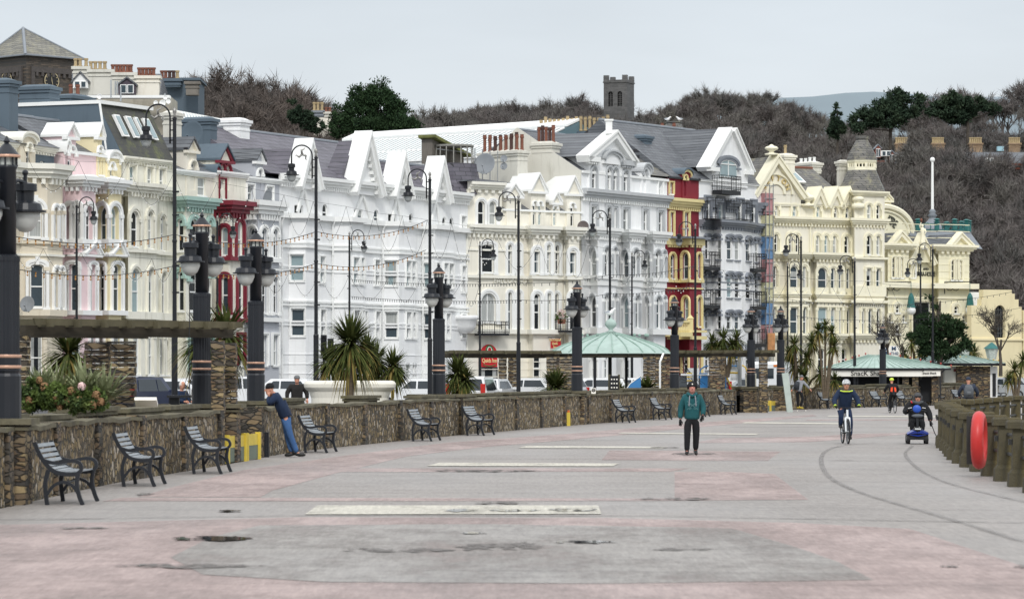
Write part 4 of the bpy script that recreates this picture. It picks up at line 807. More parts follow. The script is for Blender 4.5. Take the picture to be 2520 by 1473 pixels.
u_ = b.uv(768,.16)[0]; a = s_a = b.A+b.n*.16; b.window(a,b.e,b.n,u_-1.3,u_+1.3,b.z(770,640,.16),b.z(770,468,.16),dict(k='g',sw=.35,sm=dgrey,top=1,imp=1,vbar=1,sill=False,mid=.75,pane=2),-.02,dgrey)
b.band(b.plan([(560,.14),(650,.14)]),zgb-.3,.3,.35,whitetrim,'cornice'); b.band(b.plan([(930,.14),(985,.14)]),zgb-.3,.3,.35,whitetrim,'cornice')
u0_,u1_ = b.uv(705,.9)[0],b.uv(892,.9)[0]; railing(b,u0_,u1_,.12,b.z(790,765,.9),b.z(790,622,.9),.8,slab=.3)
u0_,u1_ = b.uv(635,1.3)[0],b.uv(992,1.3)[0]; railing(b,u0_,u1_,.3,zm+.55,zm+.55+1.5,1.1,slab=.06)
for (x0_,x1_,ya_,yb_) in ((532,700,285,140),(1020,1150,305,160),(535,708,660,515),(1020,1152,675,530),(1030,1155,1040,900)):
 of = .9 if x0_ < 900 else .8; u0_,u1_ = b.uv(x0_,of)[0],b.uv(x1_,of)[0]; railing(b,u0_,u1_-.1,.0,b.z((x0_+x1_)/2,D8+ya_,of),b.z((x0_+x1_)/2,D8+yb_,of),of,slab=.25)
bb = b; cw = b.W(b.uv(235,-9)[0],-9,0); z0_,z1_ = b.z(235,205,-9),b.z(235,92,-9); mb = MB(); mb.lathe([(1.0,z0_-.6),(.8,z0_+.3),(.58,z1_-.12),(.66,z1_-.1),(.66,z1_),(.1,z1_)],cw,8); b.part(mb,'slated_chimney_cowl',slate3)
gullm = mat('gull_white',srgb('#e8e8e8'),.8,.05); gullg = mat('gull_grey',srgb('#9aa0a6'),.8,.05)
for k_,(dx,sg,lb) in enumerate(((-.45,1,'white gull standing on the left edge of the slated chimney cowl'),(.42,-1,'white gull perched on the right edge of the slated chimney cowl'))):
 t_ = thing('gull',lb,'bird',(cw.x+dx,cw.y,z1_),0,'gulls on the slated cowl'); mb = MB()
 mb.tube([(-.26*sg,0,.2),(-.1*sg,0,.17),(.05*sg,0,.2),(.14*sg,0,.32),(.2*sg,0,.36),(.25*sg,0,.35)],[.02,.09,.11,.06,.06,.03],8); mb.tube([(0,-.03,.12),(0,-.03,0)],.012,4); mb.tube([(0,.03,.12),(0,.03,0)],.012,4); mb.build('body',gullm,t_,smooth=True)
 mb = MB(); mb.tube([(-.3*sg,0,.23),(-.08*sg,0,.22),(.05*sg,0,.24)],[.02,.085,.05],8); mb.build('wing',gullg,t_,smooth=True); mb = MB(); mb.tube([(.24*sg,0,.355),(.31*sg,0,.345)],[.02,.008],5); mb.build('beak',terray,t_)
# --- scaffold wrapped in coloured netting
b = Bld('scaffold_tower','narrow scaffold wrapped in red, yellow and blue netting between two hotels',1128,1200,Z7,shift=-.8,cat='scaffold')
def nety(y): return b.z(1160,y,0)
nm = {'r': mat('net_red',srgb('#b98a8c'),.8,.12,6),'y': mat('net_yellow',srgb('#c9c6a2'),.8,.12,6),'b': mat('net_blue',srgb('#6a8db3'),.8,.12,6)}
ys_ = [(790,1005,'r'),(1010,1215,'y'),(1218,D8+212,'b'),(D8+215,D8+438,'r'),(D8+440,D8+640,'y'),(D8+643,D8+855,'b'),(D8+858,D8+1000,'r')]
U = b.L
for (y0_,y1_,c_) in ys_:
 mb = MB(); z1_,z0_ = nety(y0_),nety(y1_)
 mb.box(b.W(U/2,-1.0,(z0_+z1_)/2),(U*.96,2.2,z1_-z0_-.04),math.atan2(b.e.y,b.e.x)); b.part(mb,'net_panel',nm[c_])
mb = MB()
for u in (0,U*.5,U):
 for o_ in (.15,-2.2): mb.tube([b.W(u,o_,RZ),b.W(u,o_,nety(700 if u else 780))],.035,5)
z_ = RZ+.5
while z_ < nety(700): mb.tube([b.W(-.2,.18,z_),b.W(U+.2,.18,z_)],.03,4); z_ += .95
for k_ in range(4): mb.tube([b.W(0,.2,RZ+1+k_*3),b.W(U,.2,RZ+4+k_*3)],.03,4)
b.part(mb,'scaffold_poles',mat('galvanised',srgb('#8d9092'),.5,.1,metal=.3))
mb = MB(); mb.box(b.W(U/2,.35,nety(D8+1030)),(U*.95,.08,1.4),math.atan2(b.e.y,b.e.x)); o = b.part(mb,'banner',mat('banner_orange',srgb('#c08a5a'),.6,.3,2.5))
# --- 13 the long cream hotel with corner tower (Z9/Z10)
D10 = (645.75-276.75)/.2922; k10 = .2923/.2922; sx0 = (1845-1783.5)/.2922
def x10(*a): return [(sx0+p*k10,sx0+r*k10) for p,r in a]
def y10(y): return D10+y*k10
b = Bld('seafront_hotel','long butter-cream hotel with lettered gable, urn finials and a slate-capped corner tower',385,1362,Z9)
zc = b.z(800,940,0); zm = b.z(800,1235,.5); P0 = b.plan([(385,0),(1085,0)])
P = b.plan([(385,0),(500,0),(540,.7),(705,.7),('b',.2,0),(745,.0),(775,.8),(985,.8),('b',.3,0),(1085,0)])
PT = b.plan([(1072,0),(1092,.9),(1180,.9),(1345,.9),('b',.3,0)])
low = [row(570,1292,y10(238),[(405,425),(540,606),(652,676)],'a',b,.6,sw=.26,imp=1,sm=yellowtrim,pil=.2),row(570,1300,y10(240),[(778,850),(892,918),(957,983),(1022,1040)],'a',b,.7,sw=.26,imp=1,sm=yellowtrim,pil=.2),
  dict(z1=b.z(570,y10(378),.6),z0=b.z(570,y10(605),.6),xs=x10((195,210),(332,394),(447,468),(572,640),(680,708),(750,776),(815,830)),k='r',sw=.14,sm=yellowtrim,pil=.22),dict(z1=b.z(570,y10(720),.6),z0=b.z(570,y10(900),.6),xs=x10((340,400),(570,620),(770,800)),k='a',sw=.3,sm=yellowtrim)]
P = b.level([('u',p[0],p[1]) for p in P],RZ,zm,low,sefton)
up = [row(850,1035,1190,[(415,436),(540,556),(592,612),(767,788),(838,858),(908,930),(1006,1032)],'a',b,0,sw=.26,imp=1,sm=yellowtrim,pil=.2)]
b.level([('u',p[0],p[1]) for p in P0],zm+.35,zc,up,sefton)
b.cornice(P,zm,yellowtrim,.5,.55,.34); b.cornice(P0,zc,yellowtrim,.5,.55,.3); b.band(P,b.z(570,y10(285),.7),.7,.12,yellowtrim,'frieze'); b.band(P,b.z(570,y10(330),.7),.15,.2,yellowtrim); b.band(P,b.z(570,y10(270),.7),.12,.2,yellowtrim); b.cornice(P,b.z(570,y10(650),.7),yellowtrim,.5,.5,.34)
zt2 = b.z(850,790,0)
b.level([('u',p[0],p[1]) for p in P0],zc+.5,zt2,[row(785,762,915,[(420,438),(571,592),(772,790),(919,936),(1016,1034)],'a',b,0,sw=.24,imp=1,sm=yellowtrim,pil=.18)],sefton)
b.band(P0,zt2,.12,.16,yellowtrim,'gutter')
b.roof(P0[0][0]-.5,P0[1][0],zt2+.1,b.z(700,470,-5),.1,-5,slate3)
zgb = b.z(450,692,.1); b.level([(385,.12),(640,.12)],zt2-.1,zgb,[],sefton)
g = b.gable(240,428,660,692,372,sefton,slate3,.14,6,.45,yellowtrim,zb=zgb,pr=.35,copback=.7,fr=Z9)
u_ = b.uv(428,.2)[0]
for r0,r1,pr_ in ((.95,.75,.1),(1.65,1.5,.12)):
 zc0 = zgb+.05; mb = MB(); n_ = 16; cA = [b.W(u_+r0*math.cos(math.pi*i/n_),.16,zc0+r0*.95*math.sin(math.pi*i/n_)) for i in range(n_+1)]; cB = [b.W(u_+r1*math.cos(math.pi*i/n_),.16,zc0+r1*.95*math.sin(math.pi*i/n_)) for i in range(n_+1)]
 for i in range(n_): mb.prism([cA[i],cA[i+1],cB[i+1],cB[i]],(b.n.x*pr_,b.n.y*pr_,0))
 b.part(mb,'arch_moulding',yellowtrim,g)
ch = 'SEFTON'; goldl = mat('letter_buff',srgb('#d8c48c'),.6,.05)
for i,c_ in enumerate(ch):
 a_ = math.pi*(.86-.72*i/5); rr = 1.22; M_ = face_mtx(b,u_+rr*math.cos(a_),.22,zgb+.05+rr*.95*math.sin(a_)) @ Matrix.Rotation(a_-math.pi/2,4,'Z'); text_obj(c_,.55,M_,goldl,g,.06,'letter')
def urn(x,yb,yt,off,w_=.5,ball=False):
 u = b.uv(x,off)[0]; z0_,z1_ = b.z(x,yb,off),b.z(x,yt,off); h = z1_-z0_; c_ = b.W(u,off,z0_); mb = MB()
 mb.lathe([(w_*.9,0),(w_*.9,h*.14),(w_*.4,h*.2),(w_*.3,h*.34),(w_*.8,h*.5),(w_*.95,h*.62),(w_*.75,h*.78),(w_*.3,h*.86),(w_*.25,h*.93),(.02,h)] if not ball else [(w_,0),(w_,h*.35),(w_*.5,h*.45),(w_*.35,h*.55),(w_*.85,h*.65),(w_*.95,h*.78),(w_*.8,h*.92),(w_*.4,h),(.02,h)],c_,12); b.part(mb,'urn_finial',yellowtrim,smooth=True)
urn(393,360,268,.1,.55); urn(698,790,675,.15,.55); urn(1122,810,705,.9,.5,True)
for xp in (795,935,1038):
 g = b.gable(xp-62,xp,xp+55,760,648,sefton,yellowtrim,.16,1.6,.35,yellowtrim,pr=.2,copback=1.4,fr=Z9,zb=zt2+.05)
b.block(430,588,362,560,-4,sefton,1.0,pots=1,potm=terray,capm=None); b.block(590,806,430,520,-8,palegrey,.9,pots=4,potm=whitetrim,ph=.4); b.block(945,1062,415,640,-3,palegrey,1.2)
mb = MB(); T_ = lambda u,v: b.W(u,-.1-4.9*v+.05,zt2+.15+(b.z(700,470,-5)-zt2)*v+.07); ua,ub = b.uv(650,-2)[0],b.uv(715,-2)[0]
mb.prism([T_(ua,.5),T_(ub,.5),T_(ub,.85),T_(ua,.85)],(b.n.x*.1,b.n.y*.1,.1)); o = b.part(mb,'roof_window',whitetrim); mb = MB(); o_ = Vector((b.n.x*.12,b.n.y*.12,.12)); mb.add([T_(ua+.15,.54)+o_,T_(ub-.15,.54)+o_,T_(ub-.15,.81)+o_,T_(ua+.15,.81)+o_],[(0,1,2,3)]); mb.build('pane',pane_mats[2],o)
zT = b.z(1210,690,.9)
tw = [row(1210,775,925,[(1197,1222),(1275,1296)],'a',b,.9,sw=.22,imp=1,sm=yellowtrim,pil=.18),row(1210,1035,1195,[(1195,1222),(1275,1296)],'a',b,.9,sw=.24,imp=1,sm=yellowtrim,pil=.18),dict(z1=b.z(1210,1315,.9),z0=b.z(1210,y10(248),.9),xs=[(1192,1222),(1274,1298)],k='r',sw=.16,sm=yellowtrim,pil=.2),dict(z1=b.z(1210,y10(392),.9),z0=b.z(1210,y10(610),.9),xs=x10((944,955),(996,1018),(1066,1084)),k='r',sw=.16,sm=yellowtrim,pil=.2)]
PT = b.level([('u',p[0],p[1]) for p in PT],RZ,zT,tw,sefton)
b.cornice(PT,zc,yellowtrim,.5,.4,.3); b.band(PT,b.z(1210,1235,.9),.16,.25,yellowtrim); b.band(PT,b.z(1210,y10(285),.9),.8,.12,yellowtrim,'frieze'); b.band(PT,b.z(1210,y10(340),.9),.2,.35,yellowtrim); b.cornice(PT,b.z(1210,y10(650),.9),yellowtrim,.5,.5,.34)
b.cornice(PT,zT-.1,yellowtrim,.35,.35,0)
uc = b.uv(1208,-1.2)[0]; cc = b.W(uc,-1.3,0); hw = 4.4
zA,zB,zC_,zD = zT+.2,b.z(1155,490,-1.3),b.z(1155,405,-1.3),b.z(1155,200,-1.3)
wa,wb,wt = 3.3,2.15,.85; cs = b.P(1155,-1.3); cs = Vector((cs.x,cs.y,0))
mb = MB(); rot = Matrix.Translation(cs) @ Matrix.Rotation(math.atan2(b.e.y,b.e.x),4,'Z') @ Matrix.Rotation(math.pi/8,4,'Z'); mb.T = rot
mb.lathe([(wa*.58,zA),(wa*.53,zA+.5),(wa*.47,(zA+zB)/2),(wb*.54,zB)],(0,0,0),8); b.part(mb,'skirt_roof',slate3)
mb = MB(); mb.T = rot; mb.lathe([(wb*.53,zB),(wb*.53,zB+.25),(wb*.48,zB+.25)],(0,0,0),8); mb.lathe([(wb*.5,zC_-.3),(wb*.56,zC_-.1),(wb*.56,zC_),(wb*.4,zC_)],(0,0,0),8)
for k_ in range(8):
 a_ = k_*math.pi/4; mb.tube([(wb*.49*math.cos(a_),wb*.49*math.sin(a_),zB+.2),(wb*.49*math.cos(a_),wb*.49*math.sin(a_),zC_-.25)],.12,6)
 for t_ in (.33,.66):
  a2 = a_+t_*math.pi/4; mb.tube([(wb*.47*math.cos(a2),wb*.47*math.sin(a2),zB+.2),(wb*.47*math.cos(a2),wb*.47*math.sin(a2),zC_-.25)],.06,5)
b.part(mb,'lantern',yellowtrim); mb = MB(); mb.T = rot; mb.lathe([(wb*.3,zB),(wb*.3,zC_)],(0,0,0),8); b.part(mb,'lantern_core',mat('dark_void',(.02,.02,.02),.9,.1))
mb = MB(); mb.T = rot; mb.lathe([(wb*.58,zC_),(wb*.5,zC_+.5),(wt*.52,zD-.25),(wt*.62,zD-.22),(wt*.62,zD),(.05,zD)],(0,0,0),8); b.part(mb,'spire_roof',slate3)
sef = b
for xp_ in (715,1065): b.pipe(xp_,.05,RZ,zc,yellowtrim)
# --- 14 theatre
def bt(): pass
b = Bld('theatre','cream theatre with twin pedimented pavilions, domed lantern and tall white flagpole',1362,2080,Z9,shift=1.5)
zc = b.z(1700,1165,0)
P = b.plan([(1362,0),(1372,.6),(1548,.6),('b',.05,-.3),(1780,-.3),(1800,.6),(2058,.6),('b',.1,0)])
rw = [row(1450,1222,1390,[(1410,1424),(1440,1456),(1472,1488)],'a',b,.6,sw=.16,sm=yellowtrim,pane=0),row(1450,1236,1400,[(1908,1922),(1938,1952),(1968,1984)],'a',b,.6,sw=.16,sm=yellowtrim,pane=0),row(1570,1238,1390,[(1565,1590)],'a',b,-.3,sw=.1,pane=0),
  dict(z1=b.z(1600,y10(360),.6),z0=b.z(1600,y10(425),.6),xs=x10((1230,1252),(1720,1745)),k='a',sw=.3,sm=yellowtrim,pane=0),dict(z1=b.z(1600,y10(440),.6),z0=b.z(1600,y10(500),.6),xs=x10((1170,1186),(1284,1300),(1668,1684),(1790,1806)),k='a',sw=.2,sm=yellowtrim,pane=0),
  dict(z1=b.z(1600,y10(525),.6),z0=b.z(1600,y10(600),.6),xs=x10((1226,1250),(1716,1742)),k='r',sw=.2,sm=yellowtrim,pane=0),dict(z1=b.z(1600,y10(330),0),z0=b.z(1600,y10(700),0),xs=x10((1372,1510),),k='r',sw=.2,sm=yellowtrim,pane=0,nobar=1,sill=False)]
th = wallpaint('theatre_render','#e9e4c9',.35,'#b5ad92')
P = b.level([('u',p[0],p[1]) for p in P],RZ,zc,rw,th)
b.cornice(P,zc,yellowtrim,.5,.6,.5); b.band(P,b.z(1600,y10(215),.6),.4,.6,yellowtrim,'cornice')
for k_ in range(9): b.band(P,b.z(1600,y10(215),.6)+.8+k_*.52,.05,.03,th,'rustication')
b.band(P,b.z(1600,y10(300),.6),.12,.1,yellowtrim)
zr = b.z(1650,1010,-6); b.roof(P[0][0],P[-1][0],zc+.5,zr,.3,-6,slate1)
g = b.gable(1398,1470,1555,1140,1010,th,slate1,.75,5,.35,yellowtrim,zb=zc+.5,pr=.3,fr=Z9); g2 = b.gable(1895,1972,2065,1160,1022,th,slate1,.75,5,.35,yellowtrim,zb=zc+.5,pr=.3,fr=Z9)
b.gable(1540,1645,1755,1160,1035,th,slate1,.1,5,.4,yellowtrim,zb=zc-.9,pr=.3,fr=Z9)
for r0,r1,pr_ in ((1.75,1.5,.2),(1.35,1.25,.12)):
 u_ = b.uv(1690,-.2)[0]; zc0 = b.z(1690,y10(130),-.2); mb = MB(); n_ = 18; cA = [b.W(u_+r0*math.cos(math.pi*i/n_),-.28,zc0+r0*1.25*math.sin(math.pi*i/n_)) for i in range(n_+1)]; cB = [b.W(u_+r1*math.cos(math.pi*i/n_),-.28,zc0+r1*1.25*math.sin(math.pi*i/n_)) for i in range(n_+1)]
 for i in range(n_): mb.prism([cA[i],cA[i+1],cB[i+1],cB[i]],(b.n.x*pr_,b.n.y*pr_,0))
 b.part(mb,'arch_moulding',yellowtrim)
dl = mat('letter_dark',srgb('#54554c'),.6,.05)
text_obj('AND',.26,face_mtx(b,b.uv(1697,-.2)[0],-.26,b.z(1697,1318,-.2)),dl,b.root,.04); text_obj('OPERA-HOUSE',.5,face_mtx(b,b.uv(1690,-.2)[0],-.26,b.z(1700,1362,-.2)),dl,b.root,.04,sx=.62)
cs = b.P(1748,-5.0); cs = Vector((cs.x,cs.y,0)); Z = lambda y: b.z(1748,y,-5.0); irong = mat('green_iron',srgb('#2f6a68'),.5,.15)
mb = MB(); mb.lathe([(4.0,Z(1150)),(3.5,Z(1080)),(3.1,Z(1022)),(3.1,Z(1008)),(2.6,Z(1005)),(.1,Z(1005))],cs,8); b.part(mb,'lantern_base',lead)
mb = MB(); mb.lathe([(1.1,Z(1005)),(.75,Z(960)),(.35,Z(905)),(.22,Z(880)),(.42,Z(868)),(.2,Z(850)),(.3,Z(835)),(.14,Z(815)),(.05,Z(812))],cs,12); b.part(mb,'lead_finial',lead,smooth=True)
mb = MB(); mb.tube([cs+Vector((0,0,Z(820))),cs+Vector((0,0,Z(400)))],[.12,.09],10); mb.ball(cs+Vector((0,0,Z(398))),.2); b.part(mb,'flagpole',whitetrim)
mb = MB()
for k_ in range(12):
 a_ = k_*math.pi/6; p = cs+Vector((2.9*math.cos(a_),2.9*math.sin(a_),0)); p2 = cs+Vector((2.9*math.cos(a_+math.pi/6),2.9*math.sin(a_+math.pi/6),0))
 mb.lathe([(.2,Z(1005)),(.2,Z(940)),(.3,Z(935)),(.12,Z(925)),(.28,Z(915)),(.1,Z(905))],p,8)
 for y_ in (1000,950): mb.tube([p+Vector((0,0,Z(y_))),p2+Vector((0,0,Z(y_)))],.05,4)
 m_ = (p+p2)/2; mb.tube([m_+Vector((.3*math.cos(j*.8)*math.sin(a_),-.3*math.cos(j*.8)*math.cos(a_),Z(975)+.3*math.sin(j*.8))) for j in range(9)],.04,4)
b.part(mb,'iron_cresting',irong)
cs = b.P(1665,.6); z0_ = b.z(1665,1120,.6); k_ = (b.z(1665,895,.6)-z0_)/4.1
st = thing('statue','white statue raising a torch above the theatre entrance','statue',(cs.x,cs.y,z0_)); mb = MB()
mb.tube([(0,0,0),(0,0,.6*k_),(.05,0,1.4*k_),(0,0,2.0*k_),(0,0,2.4*k_),(-.02,0,2.75*k_),(-.02,0,2.85*k_)],[.55*k_,.45*k_,.38*k_,.28*k_,.36*k_,.2*k_,.09*k_],10); mb.ball((-.02,0,3.05*k_),.2*k_)
mb.tube([(-.3*k_,0,2.6*k_),(-.42*k_,0,3.0*k_),(-.25*k_,0,3.45*k_),(-.2*k_,0,3.6*k_)],[.12*k_,.1*k_,.08*k_,.06*k_],6); mb.tube([(.3*k_,0,2.6*k_),(.5*k_,-.1,2.1*k_),(.3*k_,-.2,1.7*k_)],[.12*k_,.1*k_,.06*k_],6); mb.lathe([(.5*k_,-.3),(.55*k_,0)],(0,0,0),8)
mb.build('figure',yellowtrim,st,smooth=True); mb = MB(); mb.lathe([(.05,3.55*k_),(.14*k_,3.75*k_),(.1,3.8*k_),(.12,3.95*k_),(.02,4.2*k_)],(-.2*k_,0,0),8); mb.build('torch',terra,st)
b2 = Bld('theatre_auditorium','cream curved gable wall lettered theatre, rising behind the hotel tower',1290,1600,Z9,shift=7)
mb = MB(); W = b2.W; u_ = b2.uv(1330,0)[0]; zb2 = b2.z(1480,1015,0); zp2 = b2.z(1350,790,0); uR = b2.uv(1582,0)[0]; pts_ = [(u_+(uR-u_)*math.sin(i/10*math.pi/2),zb2+(zp2-zb2)*math.cos(i/10*math.pi/2)) for i in range(11)]; pts_ = [(u_-6,zb2),(u_-6,zp2+1)]+pts_
mb.prism([W(*p_[:1],0,p_[1]) for p_ in pts_]+[W(uR,0,zb2-3),W(u_-6,0,zb2-3)],(-b2.n.x*1,-b2.n.y*1,0)); o = b2.part(mb,'curved_gable',th)
mb = MB(); mb.tube([W(p_[0],.1,p_[1]) for p_ in pts_[2:]],.22,6); mb.tube([W(p_[0]*.86+u_*.14,.05,zb2+(p_[1]-zb2)*.82) for p_ in pts_[2:]],.1,5); mb.build('moulding',yellowtrim,o)
for i,c_ in enumerate('ATRE'):
 t_ = (.16+.1*i)*1.35; M_ = face_mtx(b2,b2.uv(1376+i*18,0)[0],.06,b2.z(1376+i*18,903+i*i*2+i*8,0)) @ Matrix.Rotation(-.25-.13*i,4,'Z'); text_obj(c_,.95,M_,dl,o,.05,'letter',sx=.62)
b2.dormer(1330,1400,790,740,700,th,yellowtrim,'tri',.0,1.0)
for xa_,ya_,xb_ in ((1462,1445,1570),(1955,1450,2065)):
 X_,Y_ = (xa_,ya_); u0_ = b.uv(xb_-6,.6)[0]; u0_ = b.uv(xb_,1.2)[0]-.1; zz1 = b.z(xb_,1430,1.2); mb = MB(); W = b.W
 mb.tube([W(u0_-2.0,.62,zz1-.9),W(u0_-2.0,.62,zz1),W(u0_,1.3,zz1+.05)],.05,4); mb.tube([W(u0_-2.0+.9*t_+.25*math.cos(t_*12),.7+.3*t_,zz1-.4+.25*math.sin(t_*12)) for t_ in [j/14 for j in range(15)]],.03,4)
 bx = b.part(mb,'lamp_bracket',blackm); mb = MB(); zl = b.z(xb_,1530,1.2)
 mb.tube([W(u0_,1.3,zz1),W(u0_,1.3,zl)],.02,4); c_ = W(u0_,1.3,0); mb.lathe([(.08,zl+.1),(.22,zl-.2),(.3,zl-.9),(.36,zl-1.0)],c_,8); mb.build('lamp_cap',irong,bx); mb = MB(); mb.ball(W(u0_,1.3,zl-1.25),.36,12,8); mb.build('globe',mat('milk_glass',srgb('#e4e6e4'),.25,.03),bx,smooth=True)
# --- 15 yellow stepped building at the right edge
ylw = wallpaint('primrose_render','#e6dab3',.3,'#b8aa7c')
b = Bld('stepped_hall','primrose yellow building with stepped parapet and one tall dark arched window',1862,2700,Z10,shift=-3)
def st_(x,y): return (b.uv(x,0)[0],b.z(x,y,0))
pr_ = [st_(1865,360),st_(1950,360),st_(1950,305),st_(1965,305),st_(1965,228),st_(2205,230),st_(2205,262),st_(2230,262),st_(2230,310),st_(2262,310),st_(2262,372),st_(2288,372)]
zs_ = sorted(set(p_[1] for p_ in pr_)); uR = b.uv(2292,0)[0]
win = outline(b.uv(2062,0)[0],b.uv(2150,0)[0],b.z(2100,632,0),b.z(2100,358,0),'a')
lo_ = [[Vector((p_[0],p_[1],0)) for p_ in pr_+[(uR,RZ),(pr_[0][0],RZ)]],[Vector((p_[0],p_[1],0)) for p_ in win]]
mb = MB(); mb.add([b.W(p_.x,0,p_.y) for l_ in lo_ for p_ in l_],[tuple(t_) for t_ in tessellate_polygon(lo_)])
for l_ in lo_: mb.strip([b.W(p_.x,0,p_.y) for p_ in l_],[b.W(p_.x,-.5,p_.y) for p_ in l_],closed=True)
b.part(mb,'wall',ylw); mb = MB(); mb.add([b.W(p_[0],-.3,p_[1]) for p_ in win],[tuple(t_) for t_ in tessellate_polygon([[Vector((p_[0],p_[1],0)) for p_ in win]])]); o = b.part(mb,'window',pane_mats[0])
mb = MB()
ua,ub = win[0][0],win[-1][0]
for k_ in range(1,4): mb.box(b.W(ua+(ub-ua)*k_/4,-.25,(win[0][1]+win[5][1])/2),(.07,.07,(win[5][1]-win[0][1])*.95),math.atan2(b.e.y,b.e.x))
for k_ in range(1,7): mb.box(b.W((ua+ub)/2,-.25,win[0][1]+(win[5][1]-win[0][1])*k_/7),(ub-ua,.05,.06),math.atan2(b.e.y,b.e.x))
mb.build('window_bars',mat('bar_dark',srgb('#474b4d'),.6),o)
Pq = b.plan([(1865,0),(2300,0)]); b.band(Pq,b.z(2000,655,0),.15,.12,ylw)
b.block(1855,1955,250,420,-4,whitetrim,3.0,name='roof_vent',cap=False)
P9 = b.level([(2300,0),(2700,0)],RZ,b.z(2300,400,0),[row(2400,300,600,[(2335,2400)],'r',b)],ylw)
b = Bld('glasshouse_roof','long white framed glass roof rising behind the gabled white building',185,2085,Z3,ys=(268,252),cat='roof')
z0_ = 8.0; ua,ub = 0,b.L; zr = b.z(1100,178,-8); ze = b.z(1100,440,-2); mb = MB()
T_ = lambda u,v,o=0: b.W(u,-1-8*v+o*.5,ze+(zr-ze)*v+o*.5); mb.add([T_(ua,0),T_(ub,0),T_(ub,1),T_(ua,1),b.W(ub,-17,ze),b.W(ua,-17,ze)],[(0,1,2,3),(3,2,4,5),(1,4,2),(0,3,5)]); rf = b.part(mb,'glazing',mat('roof_glass',srgb('#667d85'),.3,.15,.5,spec=.2))
mb = MB(); n_ = 44
for k_ in range(n_+1): u = ua+(ub-ua)*k_/n_; mb.tube([T_(u,0,.1),T_(u,.8,.1)],.075,4)
for v in (.0,.36,.8): mb.tube([T_(ua,v,.12),T_(ub,v,.12)],.08,4)
mb.prism([T_(ua,.84,.1),T_(ub,.84,.1),T_(ub,1.02,.1),T_(ua,1.02,.1)],(0,0,.18)); mb.build('glazing_bars',whitetrim,rf)
mb = MB(); mb.prism([b.W(ua,-1,RZ),b.W(ub,-1,RZ),b.W(ub,-17,RZ),b.W(ua,-17,RZ)],(0,0,ze-RZ-.02)); b.part(mb,'wall',white)
b = Bld('timber_roof_shed','grey boarded shed with mossy sloping lid on the roof behind the last white gable',1515,1850,Z3,shift=5.5,cat='shed')
tw_ = mat('boards',srgb('#6f6a63'),.85,.3,4,stretch=(9,9,.4)); u0,u1 = b.uv(1535,0)[0],b.uv(1800,0)[0]; mb = MB(); W = b.W
ze,zf,zt_ = b.z(1600,440,0),b.z(1840,285,-4),b.z(1520,222,0)
mb.prism([W(u0,0,ze),W(u1,0,ze),W(u1,0,zt_-.9),W(u0,0,zt_)],(-b.n.x*.8,-b.n.y*.8,0)); b.part(mb,'shed_walls',tw_)
mb = MB(); mb.prism([W(u0-.3,.4,zt_+.08),W(u1+.4,.4,zt_-.95),W(u1+.4,.4,zt_-.75),W(u0-.3,.4,zt_+.28)],(-b.n.x*1.3,-b.n.y*1.3,0)); b.part(mb,'lid',mat('moss_lid',srgb('#6c6f42'),.9,.4,2))
mb = MB(); u2 = b.uv(1860,1)[0]
mb.prism([W(u0,-.6,RZ),W(u1,-.6,RZ),W(u1,-2,RZ),W(u0,-2,RZ)],(0,0,ze-RZ)); b.part(mb,'wall',white)
mb = MB(); mb.prism([W(u1-1.2,.8,ze-2.6),W(u2,.8,ze-2.6),W(u2,.8,ze-.05),W(u1-1.2,.8,ze-.05)],(-b.n.x*.06,-b.n.y*.06,0)); b.part(mb,'blue_netting',nm['b'])
mb = MB()
for k_ in range(5):
 for y_ in (0,1.2): mb.tube([W(u1-1.2+k_*1.1,.9+y_*.5,ze-3),W(u1-1.2+k_*1.1,.9+y_*.5,ze+1.2)],.04,4)
for z_ in (ze,ze+.9): mb.tube([W(u0-1,.95,z_),W(u2,.95,z_)],.04,4)
b.part(mb,'scaffold_poles',MATS['galvanised'])
import numpy as np
rng = np.random.default_rng(5)
# ------------------------------------------------------------ vegetation kit
def mesh_np(name,V,Fc,m,parent=None):
 me = bpy.data.meshes.new(name); V = np.asarray(V,dtype=np.float32); Fc = np.asarray(Fc,dtype=np.int32); k = Fc.shape[1]
 me.vertices.add(len(V)); me.vertices.foreach_set('co',V.ravel()); me.loops.add(Fc.size); me.loops.foreach_set('vertex_index',Fc.ravel())
 me.polygons.add(len(Fc)); me.polygons.foreach_set('loop_start',np.arange(0,Fc.size,k,dtype=np.int32)); me.polygons.foreach_set('loop_total',np.full(len(Fc),k,dtype=np.int32))
 me.materials.append(m); me.update(); me.validate(); o = bpy.data.objects.new(name,me); C.objects.link(o)
 if parent: o.parent = parent
 return o
def tris(P,A,B):
 n = len(P); V = np.empty((n,3,3)); V[:,0] = P-A; V[:,1] = P+A; V[:,2] = P+B
 return V.reshape(-1,3),np.arange(n*3).reshape(-1,3)
